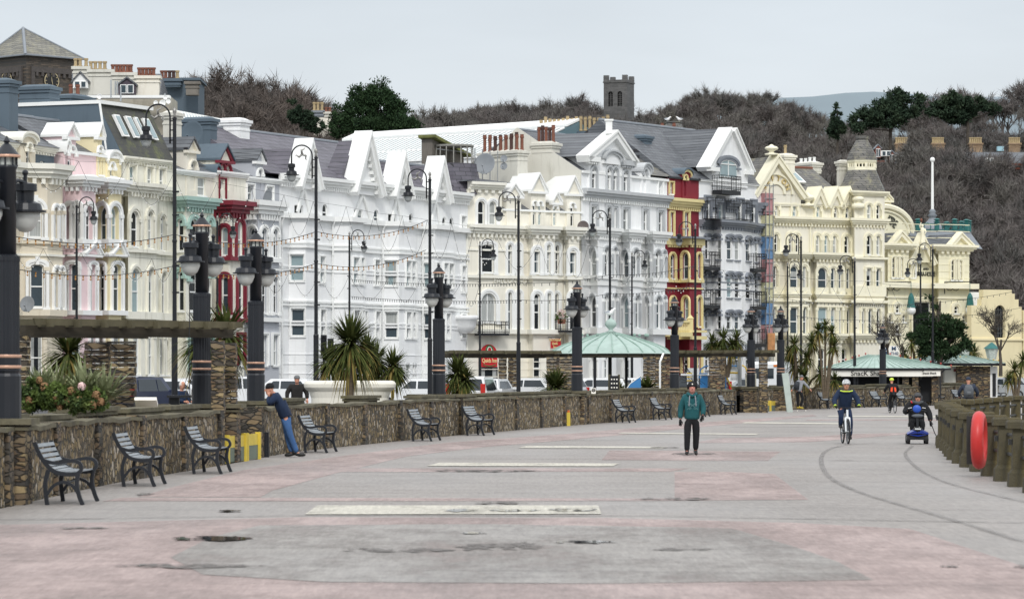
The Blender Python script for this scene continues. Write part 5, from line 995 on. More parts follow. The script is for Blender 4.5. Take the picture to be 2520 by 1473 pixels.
def bare_tree(seed,h=10.0,spread=1.0,twigs=2600,tw=.03):
 """returns (limb MB, twig V, F): forked limbs and a cloud of fine twigs that follow them"""
 r = random.Random(seed); mb = MB(); ends = []
 def grow(p,d,L,rad,lv):
  n = 3; pts = [p]; q_ = p.copy(); dd = d.copy()
  for i in range(n): dd = (dd+Vector((r.uniform(-.22,.22),r.uniform(-.22,.22),r.uniform(-.02,.16)))).normalized(); q_ = q_+dd*L/n; pts.append(q_.copy())
  mb.tube(pts,[rad*(1-.5*i/n) for i in range(n+1)],4 if lv else 6,cap=False)
  if lv >= 3: ends.append((pts[1],pts[-1],dd)); return
  for k in range((4,4,3)[lv]):
   a = r.uniform(0,6.28); t_ = r.uniform(.45,1); b_ = pts[1+int(t_*(n-1))]; sp_ = (.62,.8,.9)[lv]*spread
   nd = (dd+Vector((math.cos(a)*sp_,math.sin(a)*sp_,r.uniform(-.1,.35)))).normalized(); grow(b_,nd,L*r.uniform(.6,.8),rad*.5,lv+1)
 grow(Vector((0,0,0)),Vector((0,0,1)),h*.36,h*.02,0)
 e = [ends[i % len(ends)] for i in range(twigs)]; P = np.array([list(a.lerp(b_,r.random()*1.15)) for a,b_,c in e]); D = np.array([list(c) for a,b_,c in e])
 rg = np.random.default_rng(seed); D = D+rg.normal(0,.75,D.shape)+[0,0,.25]; D /= np.linalg.norm(D,axis=1)[:,None]
 L = rg.uniform(.35,1.1,len(P))*h/10; A = np.cross(D,rg.normal(0,1,D.shape)); A /= np.linalg.norm(A,axis=1)[:,None]
 P = P+rg.normal(0,.12*h/10,P.shape); V,Fc = tris(P,A*tw,D*L[:,None]); return mb,V,Fc
bark = mat('bark_grey',srgb('#4e4841'),.9,.25,3); twig_m = mat('winter_twigs',srgb('#5d5149'),.95,.3,.06)
def hillmat(name,cols,sc):
 m = bpy.data.materials.new(name); m.use_nodes = True; nt = m.node_tree; p = nt.nodes['Principled BSDF']; p.inputs['Roughness'].default_value = .95; p.inputs['Specular IOR Level'].default_value = .1
 tc = nt.nodes.new('ShaderNodeTexCoord'); n1 = _n(nt,'ShaderNodeTexNoise',Scale=sc,Detail=4.0,Roughness=.6); nt.links.new(tc.outputs['Object'],n1.inputs['Vector'])
 r = nt.nodes.new('ShaderNodeValToRGB')
 while len(r.color_ramp.elements) < len(cols): r.color_ramp.elements.new(.5)
 for i,c in enumerate(cols): r.color_ramp.elements[i].position = .3+.4*i/(len(cols)-1); r.color_ramp.elements[i].color = tuple(srgb(c))+(1,)
 nt.links.new(n1.outputs['Fac'],r.inputs[0]); nt.links.new(r.outputs[0],p.inputs['Base Color']); return m
wood_m = hillmat('wood_twigs',['#615f5c','#6e6b66','#686260','#5f5e5c','#716e66'],.07); wood2_m = hillmat('copse_twigs',['#605c59','#69605a','#605b58','#69635b'],.12); limb_m = mat('wood_limbs',srgb('#6d6863'),.9,.2)
floor_m = hillmat('hill_floor',['#5d564c','#665a4f','#5f5a4a','#685e55'],.15)
def leafcloud(blobs,n,size,rg,up=.3,width=.3):
 """needle or leaf faces gathered in clumps on ellipsoid shells"""
 w_ = np.array([b_[3]*b_[4]*b_[5] for b_ in blobs]); w_ = w_/w_.sum(); nc = max(30,n//55); idx = rg.choice(len(blobs),nc,p=w_); B_ = np.array(blobs)[idx]
 d = rg.normal(0,1,(nc,3)); d /= np.linalg.norm(d,axis=1)[:,None]; cen = B_[:,:3]+d*B_[:,3:6]*(rg.uniform(.45,1.05,nc)**.5)[:,None]
 k = rg.integers(0,nc,n); cs_ = B_[k,3].mean()*.13; P = cen[k]+rg.normal(0,cs_,(n,3))*[1,1,.7]
 D = rg.normal(0,1,(n,3))+[0,0,up*2]+d[k]*.8; D /= np.linalg.norm(D,axis=1)[:,None]; A = np.cross(D,rg.normal(0,1,(n,3))); A /= np.linalg.norm(A,axis=1)[:,None]
 return tris(P,A*size*width,D*(size*rg.uniform(.6,1.5,n))[:,None])
# ------------------------------------------------------------ hillside
SKY = [(-900,330),(0,300),(380,225),(450,195),(520,180),(600,190),(660,212),(720,244),(770,285),(820,312),(1000,305),(1100,292),(1200,272),(1300,272),(1400,250),(1500,268),(1600,275),(1700,250),(1780,240),(1860,232),(1910,245),(1950,272),(2060,296),(2150,290),(2300,250),(2400,222),(2519,215),(2900,215),(3400,240)]
LOW = [(-900,500),(900,420),(1500,420),(2100,520),(2350,640),(2430,760),(3400,800)]
NEAR = [(-900,330),(900,330),(1500,345),(2100,330),(3400,315)]; FAR = [(-900,420),(900,400),(1100,700),(1900,760),(2300,640),(3400,600)]
itp = lambda T,x: float(np.interp(x,[a for a,b_ in T],[b_ for a,b_ in T]))
def hill(x,v,h=0.0):
 Y = itp(NEAR,x)+(itp(FAR,x)-itp(NEAR,x))*v; y = itp(LOW,x)+(itp(SKY,x)-itp(LOW,x))*(v**.8); s_ = F/Y
 return Vector(((x-HX)/s_,Y,HC-(y-HY)/s_-h))
gx = list(range(-900,3401,60)); gv = [i/14 for i in range(15)]; V = []; Fc = []
for x in gx:
 p0 = hill(x,0,9); V.append((p0.x,283 if x < 1800 else 290,.0))
 for v in gv: V.append(tuple(hill(x,v,9.0)))
 pl_ = hill(x,1,12); V.append((pl_.x*1.3,pl_.y*1.3,pl_.z-6)); V.append((pl_.x*1.6,pl_.y*1.6,-2))
nr = len(gv)+3
for i in range(len(gx)-1):
 for j in range(nr-1): Fc.append((i*nr+j,(i+1)*nr+j,(i+1)*nr+j+1,i*nr+j+1))
hm = mesh_np('hillside',V,Fc,floor_m); tag(hm,kind='structure'); hm.data.polygons.foreach_set('use_smooth',[True]*len(Fc))
def wood(name,n,xs_,m,protos,hr=(8,12),label=None,vmin=0.0,vmax=1.0,lift=0.0):
 Vs,Fs,b0 = [],[],0; rg = np.random.default_rng(11)
 for k in range(n):
  x = rg.uniform(*xs_); v = vmin+(vmax-vmin)*(k/n); p = hill(x,v,0); p.z += lift-9; mbp,tv,tf = protos[k % len(protos)]; sc_ = rg.uniform(*hr)/10; a = rg.uniform(0,6.28); c_,s_ = math.cos(a)*sc_,math.sin(a)*sc_
  for (vv,ff) in ((tv,tf),mbp):
   W_ = np.empty_like(vv); W_[:,0] = vv[:,0]*c_-vv[:,1]*s_+p.x; W_[:,1] = vv[:,0]*s_+vv[:,1]*c_+p.y; W_[:,2] = vv[:,2]*sc_+p.z; Vs.append(W_); Fs.append(ff+b0); b0 += len(vv)
 o = mesh_np(name,np.vstack(Vs),np.vstack(Fs),m); tag(o,label,None,kind='stuff'); return o
def proto(seed,**k):
 mb,tv,tf = bare_tree(seed,**k); q4 = np.array([f for f in mb.f if len(f) == 4]); t3 = np.vstack([q4[:,[0,1,2]],q4[:,[0,2,3]]]); return ((np.array(mb.v),t3),tv,tf)
protos = [proto(s_,h=10,twigs=1600,tw=.035,spread=1.15) for s_ in (3,4,5,6)]; protof = [proto(s_,h=10,twigs=2600,tw=.03,spread=1.0) for s_ in (8,9,10)]
wood('bare_woodland',700,(1020,3000),wood_m,protos,(11,17))
wood('brown_copse',170,(340,850),wood2_m,protof,(11,16))
wood('terrace_front_trees',70,(2250,2900),wood_m,protos,(11,16),vmin=.44,vmax=.56,lift=2.0)
wood('hilltop_bare_trees',60,(1040,1960),wood_m,protof,(12,17),vmin=.93)
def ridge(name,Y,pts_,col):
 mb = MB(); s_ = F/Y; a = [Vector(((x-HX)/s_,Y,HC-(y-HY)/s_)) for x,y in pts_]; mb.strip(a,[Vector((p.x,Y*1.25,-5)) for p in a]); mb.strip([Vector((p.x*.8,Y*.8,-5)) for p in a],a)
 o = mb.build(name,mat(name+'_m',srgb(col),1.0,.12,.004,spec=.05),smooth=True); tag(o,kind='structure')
ridge('distant_hill',3000,[(600,700),(1500,330),(1800,262),(1925,241),(2000,238),(2080,229),(2150,226),(2250,232),(2320,240),(2500,262),(3200,500)],'#7f8b92')  # distance mist is put into the blue-grey colour of both hills
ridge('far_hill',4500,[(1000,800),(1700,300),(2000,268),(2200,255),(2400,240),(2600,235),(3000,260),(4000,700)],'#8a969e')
# ------------------------------------------------------------ evergreens on the hill
needle = hillmat('pine_needles',['#20301f','#2d3f2a','#35482f','#25352a'],.8); needle2 = hillmat('dark_pine_needles',['#2a382d','#364536','#414e3a'],.5)
def evergreen(name,lab,x,ybase,s_,blobs,n,size,m,group=None,trunk_h=None,seed=1):
 """blobs in px offsets from (x, ybase): (dx, dy up, rx, ry)"""
 p = pt(x,ybase,s_); t = thing(name,lab,'tree',tuple(p),group=group); rg = np.random.default_rng(seed); B_ = []
 for (dx,dy,rx,ry) in blobs: B_.append((dx/s_,rg.uniform(-.3,.3)*rx/s_,dy/s_,rx/s_,rx/s_*.8,ry/s_))
 V,Fc = leafcloud(B_,n,size,rg); mesh_np('crown',V,Fc,m,t); mb = MB(); top = max(b_[2] for b_ in B_)
 mb.tube([(0,0,-3),(.1,0,top*.4),(0,.1,top*.8),(.1,0,top)],[top*.03+.1,top*.026+.08,.14,.05],7)
 for b_ in B_: mb.tube([(0.05,0,b_[2]*.55),(b_[0]*.5,b_[1]*.5,b_[2]*.75),(b_[0],b_[1],b_[2])],[.12,.08,.03],5)
 mb.build('trunk',bark,t); return t
evergreen('pine_tree','large dark green pine rising above the long white glass roof',925,335,25,[(-90,60,16,20),(-85,20,30,22),(-40,55,45,42),(-30,95,30,30),(-50,110,15,16),(0,110,26,24),(15,75,45,40),(45,50,30,28),(65,70,14,16),(60,20,45,26),(90,12,20,10),(-10,25,70,20),(20,132,8,8),(-22,130,9,10),(-48,118,8,9),(78,30,18,9),(100,4,16,8),(95,62,8,10),(72,88,9,9),(-104,38,8,8)],30000,.26,needle,seed=3)
evergreen('fir_tree','small dark evergreen at the right end of the brown copse',745,335,24,[(-5,60,12,14),(8,40,20,20),(35,25,18,16),(-20,48,16,16),(-30,86,9,9)],6000,.28,needle2,seed=4)
evergreen('pine_tree','wide flat-topped dark pine on the skyline right of the misty hill',2190,330,17,[(-70,30,30,16),(-40,55,30,16),(-5,75,38,18),(20,95,22,12),(55,85,30,12),(75,60,20,10),(-10,40,55,22),(-80,15,22,12),(30,55,40,16)],12000,.45,needle2,group='pines on the right skyline',seed=5)
evergreen('pine_tree','broad dark pine on the skyline at the right edge',2380,330,17,[(-60,60,36,16),(-25,85,36,14),(20,72,30,16),(70,60,22,12),(-20,45,45,16)],9000,.45,needle2,group='pines on the right skyline',seed=6)
evergreen('conifer_tree','pointed dark conifer below the misty hill between the bare trees',2060,330,17,[(0,60,6,12),(0,45,11,12),(0,28,17,14),(0,8,22,16)],3500,.4,needle2,seed=7)
# ------------------------------------------------------------ clock church tower
dkstone = slate('dark_coursed_stone',srgb('#6b5f52'),srgb('#46413c'),.55,.16,mortar=(.05,.045,.04),dirs=(.7,.7)); band_m = mat('dressed_stone',srgb('#514d4b'),.85,.2,4)
s_ = 27.0; cx = pt(65,133,s_); hw = 3.05
t = thing('church_clock_tower','dark stone church tower with pyramid slate roof and clock, top left','church tower',(cx.x,cx.y+hw*1.414,8),0); ze = HC-(133-HY)/s_-8; zr = HC-(66-HY)/s_-8
mb = MB(); mb.box((0,0,ze/2-1),(2*hw,2*hw,ze+2),R(45)); mb.build('tower_walls',dkstone,t)
ov = 3.4*1.414; mb = MB(); ap = (-.9,0,zr+.3); cr = [(0,-ov,ze-.1),(ov,0,ze-.1),(0,ov,ze-.1),(-ov,0,ze-.1)]; mb.add(cr+[ap],[(0,1,4),(1,2,4),(2,3,4),(3,0,4)]); mb.build('pyramid_roof',slate('church_slates',srgb('#8b897e'),srgb('#6f6e68'),.5,.2,moss=srgb('#8e8a72')),t)
mb = MB(); mb.tube([cr[0],ap],.16,5); mb.tube([cr[1],ap],.1,5); mb.tube([cr[3],ap],.1,5)
for a_,c_ in ((0,1),(3,0)): mb.tube([cr[a_],cr[c_]],.1,5)
mb.build('roof_ridges',lead,t)
for face in (1,-1):
 d = Vector((1,face*1,0)).normalized() if face > 0 else Vector((-1,1,0)).normalized(); nn = Vector((d.y,-d.x,0)) if face > 0 else Vector((-d.y,d.x,0)); o0 = Vector((0,-hw*1.414,0)); Pf = lambda u,z,o=0.: o0+d*u+nn*o+Vector((0,0,z))
 mb = MB(); zc = ze-2.0
 mb.prism([Pf(.5,ze-1.6,.0),Pf(5.5,ze-1.6,.0),Pf(5.5,ze-1.1,.0),Pf(.5,ze-1.1,.0)],nn*.2)
 for k_ in range(7): mb.prism([Pf(1.0+k_*.62,ze-1.95,0),Pf(1.25+k_*.62,ze-1.95,0),Pf(1.25+k_*.62,ze-1.58,0),Pf(1.0+k_*.62,ze-1.58,0)],nn*.2)
 for u_ in (.5,5.15): mb.prism([Pf(u_,-1,0),Pf(u_+.35,-1,0),Pf(u_+.35,ze-1.58,0),Pf(u_,ze-1.58,0)],nn*.2)
 mb.build('corbel_frame',band_m,t)
 zc = HC-(195-HY)/s_-8; uc = 2.8; mb = MB(); rr = .85
 mb.prism([Pf(uc+rr*math.cos(i*math.pi/12),zc+rr*math.sin(i*math.pi/12),.01) for i in range(24)],nn*.12); ck = mb.build('clock_face',mat('clock_black',(.02,.02,.02),.5,.1),t)
 mb = MB()
 for i in range(24): a0,a1 = i*math.pi/12,(i+1)*math.pi/12; mb.add([Pf(uc+r_*math.cos(a),zc+r_*math.sin(a),.15) for a in (a0,a1) for r_ in (rr,rr*.88)],[(0,1,3,2)])
 for i in range(12):
  a = i*math.pi/6; w_ = .028; mb.add([Pf(uc+r_*math.cos(a)+sg*w_*math.sin(a),zc+r_*math.sin(a)-sg*w_*math.cos(a),.15) for r_ in (rr*.66,rr*.9) for sg in (-1,1)],[(0,1,3,2)])
 for a,L_ in ((math.pi*.53,.5),(-math.pi*.42,.78)): mb.add([Pf(uc-.04*math.sin(a),zc+.04*math.cos(a),.17),Pf(uc+.04*math.sin(a),zc-.04*math.cos(a),.17),Pf(uc+L_*math.cos(a),zc+L_*math.sin(a),.17)],[(0,1,2)])
 mb.build('clock_markings',mat('clock_gilt',srgb('#b5a888'),.6),ck)
# ------------------------------------------------------------ upper town: chimneyed roofs behind the left end
def hb(x0,y0,x1,y1,s_,d,off=0.0):
 a,b_ = pt(x0,y1,s_),pt(x1,y0,s_); return ((a.x+b_.x)/2,a.y+d/2+off,(a.z+b_.z)/2),(abs(b_.x-a.x),d,abs(b_.z-a.z))
def stack(root,x0,x1,yt,yb,s_,m,d=1.0,pots=(),ph=.7,pm=terra,capm=None):
 mb = MB(); c,dd = hb(x0,yt,x1,yb,s_,d); mb.box(c,dd); mb.box((c[0],c[1],c[2]+dd[2]/2-.12),(dd[0]+.3,d+.3,.24)); mb.box((c[0],c[1],c[2]+dd[2]/2-.5),(dd[0]+.14,d+.14,.14)); o = mb.build('chimney',m,root)
 for px in pots:
  P_ = MB(); x_ = (px-HX)/s_; r_ = .17; P_.lathe([(r_*1.15,0),(r_*1.15,.1),(r_*.85,.14),(r_*.8,ph*.75),(r_*1.1,ph*.8),(r_*1.1,ph),(r_*.6,ph)],(x_,c[1],c[2]+dd[2]/2),8); P_.build('chimney_pot',pm[int(px) % len(pm)] if isinstance(pm,list) else pm,o)
 return o
def z1s(*a): return [v*.3341 for v in a]
s_ = 30.0; p0 = pt(300,240,s_); t = thing('hillside_house','pale upper-town house with clay pots and slate dormers beside the clock tower','house',(p0.x,p0.y+2,6),world=True)
t['_w'] = 1
mb = MB(); 
c,dd = hb(*z1s(540,700,1180,900),s_,9,1); mb.box((c[0],c[1],c[2]-3),(dd[0],9,dd[2]+6)); mb.build('wall',palegrey,t)
def slope(root,x0,x1,yt,yb,s_,d=4,m=slate1,tl=None,tr=None):
 a,b_,c,e = pt(x0,yb,s_),pt(x1,yb,s_),pt(tr if tr is not None else x1,yt,s_),pt(tl if tl is not None else x0,yt,s_); c.y += d; e.y += d; k = c.y/(c.y-d)
 for q_ in (c,e): q_.x *= k; q_.z = HC+(q_.z-HC)*k
 mb = MB(); f = Vector((0,d,0)); mb.add([a,b_,c,e,a+f*2,b_+f*2],[(0,1,2,3),(3,2,5,4),(0,3,4),(1,5,2)]); return mb.build('roof',m,root)
slope(t,*z1s(530,1190,545,712),s_,4); 
stack(t,*z1s(540,655,490,700),s_,palegrey,pots=z1s(553,586,630),pm=[terray,terray,terra]); stack(t,*z1s(655,832,512,700),s_,palegrey,pots=z1s(665,698,733,768),pm=terray)
stack(t,*z1s(832,1000,535,700),s_,palegrey,pots=z1s(828,856,882,908,935,960),pm=terra); stack(t,*z1s(1002,1172,558,720),s_,cream,pots=z1s(1022,1048,1075,1102,1128),pm=terra)
def hdorm(root,x0,x1,yt,ym,yb,s_,wm_=whitetrim,rm=slate1,d=3,pane=1,ped=True,side=None):
 mb = MB(); a,b_ = pt(x0,yb,s_),pt(x1,ym,s_); a.y -= .6; b_.y -= .6; xm = (a.x+b_.x)/2; zp = pt(x0,yt,s_).z
 f = [(a.x,a.y,a.z),(b_.x,a.y,a.z),(b_.x,a.y,b_.z),(xm,a.y,zp),(a.x,a.y,b_.z)] if ped else [(a.x,a.y,a.z),(b_.x,a.y,a.z),(b_.x,a.y,b_.z),(a.x,a.y,b_.z)]
 mb.prism(f,(0,d,0)); o = mb.build('dormer',side or wm_,root); mb = MB()
 if ped:
  for sx in (-1,1): e = (b_.x-a.x)/2+.15; mb.prism([(xm,a.y-.15,zp+.12),(xm+sx*e,a.y-.15,b_.z-.05),(xm+sx*e,a.y-.15,b_.z-.2),(xm,a.y-.15,zp-.03)],(0,d+.3,0))
  mb.build('dormer_roof',rm,o)
 w_ = (b_.x-a.x); n_ = 2; 
 for k_ in range(n_):
  mb = MB(); xa_ = a.x+w_*(.1+.42*k_); mb.box((xa_+w_*.19,a.y-.03,(a.z+b_.z)/2),(w_*.38,.06,(b_.z-a.z)*.84)); fo = mb.build('window',whitetrim,o); mb = MB(); mb.box((xa_+w_*.19,a.y-.065,(a.z+b_.z)/2),(w_*.28,.02,(b_.z-a.z)*.7)); mb.build('pane',pane_mats[pane],fo)
 return o
hdorm(t,*z1s(545,655,540,600,655),s_); hdorm(t,*z1s(880,1005,580,622,700),s_,side=mat('slate_hung',srgb('#4f4650'),.7,.1)); hdorm(t,*z1s(955,1003,610,625,700),s_-.02,ped=False)
t = thing('hillside_house','blue-grey upper-town house with pots and dishes beside the bare trees','house',(pt(440,240,29).x,290,6),world=True)
mb = MB(); c,dd = hb(*z1s(1172,592,1460,900),29,6); mb.box(c,dd); mb.box((c[0],c[1],c[2]+dd[2]/2+.1),(dd[0]+.4,6.4,.2)); mb.build('wall',bluegrey,t); stack(t,*z1s(1172,1330,578,640),29.1,bluegrey,pots=z1s(1190,1217,1246,1275,1303),pm=[terray,terra,terrad])
stack(t,*z1s(1370,1460,600,700),29.2,mat('stack_stone',srgb('#77726b'),.9,.2))
t = thing('flat_roofed_house','flat-roofed block with white parapet, aerials and dishes left of the tall lamp','house',(pt(280,240,34).x,252,6),world=True)
mb = MB(); c,dd = hb(*z1s(540,705,1250,1000),33.5,6); mb.box(c,dd); mb.build('wall',mat('old_render',srgb('#a39d8f'),.9,.2,1.5,stain=srgb('#6f6a5f'),stain_amt=.8),t)
mb = MB(); c,dd = hb(*z1s(600,702,1250,722),33.8,1); mb.box(c,dd); mb.build('parapet',whitetrim,t)
for x_,y_,r_ in ((735,712,20),(1148,758,17),(1198,760,24),(1240,748,18),(1218,720,16)):
 X_,Y_ = x_*.3341,y_*.3341; c = pt(X_,Y_,34.2); rr = r_*.3341/34.2; mb = MB(); mb.T = Matrix.Translation(c) @ Matrix.Rotation(R(random.uniform(-25,25)),4,'Z') @ Matrix.Rotation(R(84),4,'X'); mb.lathe([(.02,-.1),(rr*.6,-.08),(rr,0),(rr,.04),(rr*.9,.03),(rr*.5,-.03),(.01,-.05)],(0,0,0),16); mb.tube([(0,-.0,-.1),(0,-rr*1.6,-.2)],.04,4); mb.build('satellite_dish',whitetrim,t,smooth=True)
for x_,y0_,y1_ in ((818,590,720),(890,640,750),(865,600,690),(1215,690,790),(850,600,700)): mb = MB(); a,b_ = pt(x_*.3341,y0_*.3341,34.1),pt(x_*.3341,y1_*.3341,34.1); mb.tube([a,b_],.06,5); mb.build('aerial_mast',mat('mast_grey',srgb('#a8adb0'),.5),t)
t = thing('metal_roof','ribbed pale metal roof sloping down behind the white chimney','roof',(pt(560,300,33).x,255,8),world=True)
A_ = [pt(*z,34) for z in ((430,274),(650,345),(650,345),(430,300))]; mb = MB(); a,b_,e = pt(432,274,33.5),pt(545,296,33.0),pt(645,338,34.5); g_ = pt(432,310,35.0); h_ = pt(645,345,35.0)
mb.add([a,b_,e,h_,g_],[(0,1,2,3,4)]); f = Vector((0,6,0)); mb.add([a,b_,e,a+f,b_+f,e+f],[(0,1,4,3),(1,2,5,4)]); o = mb.build('roof_sheet',mat('roof_sheet',srgb('#b6c3c6'),.4,.05),t); mb = MB()
for k_ in range(30):
 t0 = k_/30; p_ = a.lerp(b_,t0*2) if t0 < .5 else b_.lerp(e,t0*2-1); q_ = g_.lerp(h_,min(1,t0+.08)); mb.tube([p_+Vector((0,-.1,.02)),q_+Vector((0,-.1,0))],.06,4)
mb.tube([a,b_,e],.12,5); mb.build('roof_ribs',whitetrim,o)
t = thing('hillside_house','small cream house with three buff pots between the brown copse and the big pine','house',(pt(790,300,23).x,F/23,14),world=True)
mb = MB(); c,dd = hb(772,288,815,340,23,5); mb.box(c,dd); mb.build('wall',cream,t); slope(t,764,822,276,289,23,2.5,slate1,768,812); stack(t,770,796,272,288,23.4,lead,pots=(773,782,792),pm=terray,ph=.9); stack(t,799,816,275,288,23.4,palegrey,pots=(802,811),pm=terra,ph=.5)
# ------------------------------------------------------------ ruined-looking church tower on the skyline
s_ = 14.0; p0 = pt(1523,330,s_); t = thing('church_tower','square battlemented stone church tower on the skyline','church tower',tuple(p0)); gst = slate('tower_stone',srgb('#6b6a69'),srgb('#575756'),1.0,.35,mortar=(.07,.07,.07),dirs=(.94,.34)); W_ = 76/s_*.78; zt_ = (330-205)/s_; ang = R(-20)
mb = MB(); lo = [[Vector((-W_/2,-4,0)),Vector((W_/2,-4,0)),Vector((W_/2,zt_,0)),Vector((-W_/2,zt_,0))]]; hs = [outline(x_-.42,x_+.42,zt_-4.2,zt_-1.6,'a') for x_ in (-.85,.85)]; lo += [[Vector((u,z_,0)) for u,z_ in h_] for h_ in hs]
mb.T = Matrix.Rotation(ang,4,'Z'); mb.add([(p.x,-W_/2,p.y) for l_ in lo for p in l_],[tuple(q_) for q_ in tessellate_polygon(lo)])
for h_ in hs: mb.strip([(u,-W_/2,z_) for u,z_ in h_],[(u,-W_/2+.4,z_) for u,z_ in h_],closed=True)
mb.add([(-W_/2,-W_/2,-4),(-W_/2,W_/2,-4),(-W_/2,W_/2,zt_),(-W_/2,-W_/2,zt_),(W_/2,-W_/2,-4),(W_/2,W_/2,-4),(W_/2,W_/2,zt_),(W_/2,-W_/2,zt_)],[(0,1,2,3),(4,5,6,7),(1,5,6,2),(3,2,6,7)]); mb.build('tower_walls',gst,t)
mb = MB(); mb.T = Matrix.Rotation(ang,4,'Z')
mb.box((0,0,zt_+.02),(W_+.25,W_+.25,.2))
for sx in (-1,1):
 mb.tbox((sx*(W_/2-.4),-W_/2+.3,zt_+.1),(.9,.7),(.85,.65),1.15); mb.tbox((sx*(W_/2-.4),W_/2-.3,zt_+.1),(.9,.7),(.85,.65),1.15)
mb.box((0,-W_/2+.2,zt_+.25),(W_,.35,.35)); mb.box((W_/2-.2,0,zt_+.25),(.35,W_,.35)); mb.box((-W_/2+.2,0,zt_+.25),(.35,W_,.35)); mb.build('battlements',gst,t)
for x_ in (-.85,.85):
 mb = MB(); mb.T = Matrix.Rotation(ang,4,'Z'); mb.box((x_,-W_/2+.42,zt_-2.9),(.84,.04,2.6)); o = mb.build('belfry_opening',mat('dark_void',(.02,.02,.02),.9),t); mb = MB(); mb.T = Matrix.Rotation(ang,4,'Z')
 for k_ in range(6): mb.box((x_,-W_/2+.25,zt_-4.0+k_*.36),(.84,.2,.07))
 mb.box((x_,-W_/2+.2,zt_-3.0),(.1,.1,2.4)); mb.build('louvres',gst,o)
# ------------------------------------------------------------ brick villas on the wooded hill,right
brick = slate('tan_brick',srgb('#a88c6c'),srgb('#967b5e'),.5,.16,mortar=(.25,.2,.15),dirs=(1,.1)); redb = mat('red_brick_trim',srgb('#8a5344'),.85,.15,4)
def z9(x,y): return Z9(x,y)
s_ = 17.5; p0 = pt(2300,440,s_); t = thing('brick_terrace','tan brick terrace with slate roofs, arched dormers and tall pots in the wood','house',(p0.x,p0.y,p0.z-4),world=True)
def Q(x,y): return Z9(x,y)
a = Q(1335,435); b_ = Q(2560,435); mb = MB(); c,dd = hb(a[0],a[1],b_[0],Q(0,640)[1],s_,9); mb.box(c,dd); c2,d2 = hb(Q(1262,0)[0],Q(0,410)[1],Q(1338,0)[0],Q(0,640)[1],s_,9,-1); mb.box(c2,d2); mb.build('wall',brick,t)
slope(t,a[0],b_[0],Q(0,335)[1],a[1],s_,4.5,slate1,Q(1420,0)[0],b_[0]); slope(t,Q(1255,0)[0],Q(1345,0)[0],Q(0,330)[1],Q(0,405)[1],s_+.1,3.5,slate1,Q(1290,0)[0],Q(1340,0)[0])
mb = MB()
for y_ in (430,465): c,dd = hb(Q(1330,0)[0],Q(0,y_)[1],Q(2560,0)[0],Q(0,y_+14)[1],s_+.05,.4); mb.box(c,dd)
c,dd = hb(Q(1260,0)[0],Q(0,408)[1],Q(1340,0)[0],Q(0,424)[1],s_+.1,.4,-1); mb.box(c,dd); mb.build('cornice',redb,t)
for x0_,x1_,n_,in ((1440,1540,6),(1748,1848,6),(2062,2168,6),(2395,2490,6)): stack(t,Q(x0_,0)[0],Q(x1_,0)[0],Q(0,258)[1],Q(0,345)[1],s_-.3,brick,1.2,[Q(x0_+(x1_-x0_)*(k_+.5)/n_,0)[0] for k_ in range(n_)],.85,terray)
for x0_,x1_,yt_,yb_ in ((1265,1310,275,385),(1380,1425,325,425),(1570,1615,312,410),(1310,1400,318,372),(1425,1500,360,405),(1625,1700,340,380),(1650,1760,380,430),(1900,1960,385,420),(2200,2260,380,415)):
 w_ = x1_-x0_; ped = w_ < 60; hdorm(t,Q(x0_,0)[0],Q(x1_,0)[0],Q(0,yt_)[1],Q(0,yt_+(25 if ped else 6))[1],Q(0,yb_)[1],s_+.12,wm_=redb if ped else whitetrim,rm=lead,ped=ped)
for x_ in (1400,1465,1540):
 c,dd = hb(Q(x_-12,0)[0],Q(0,480)[1],Q(x_+12,0)[0],Q(0,545)[1],s_+.02,.1); mb = MB(); mb.box(c,dd); o = mb.build('window',whitetrim,t); mb = MB(); c,dd = hb(Q(x_-8,0)[0],Q(0,486)[1],Q(x_+8,0)[0],Q(0,540)[1],s_+.08,.05,-.1); mb.box(c,dd); mb.build('pane',pane_mats[0],o)
mb = MB(); c,dd = hb(Q(2295,0)[0],Q(0,285)[1],Q(2350,0)[0],Q(0,325)[1],s_-.2,1); mb.box(c,dd); mb.build('roof_tank',mat('tank_blue',srgb('#9fc4d0'),.5),t)
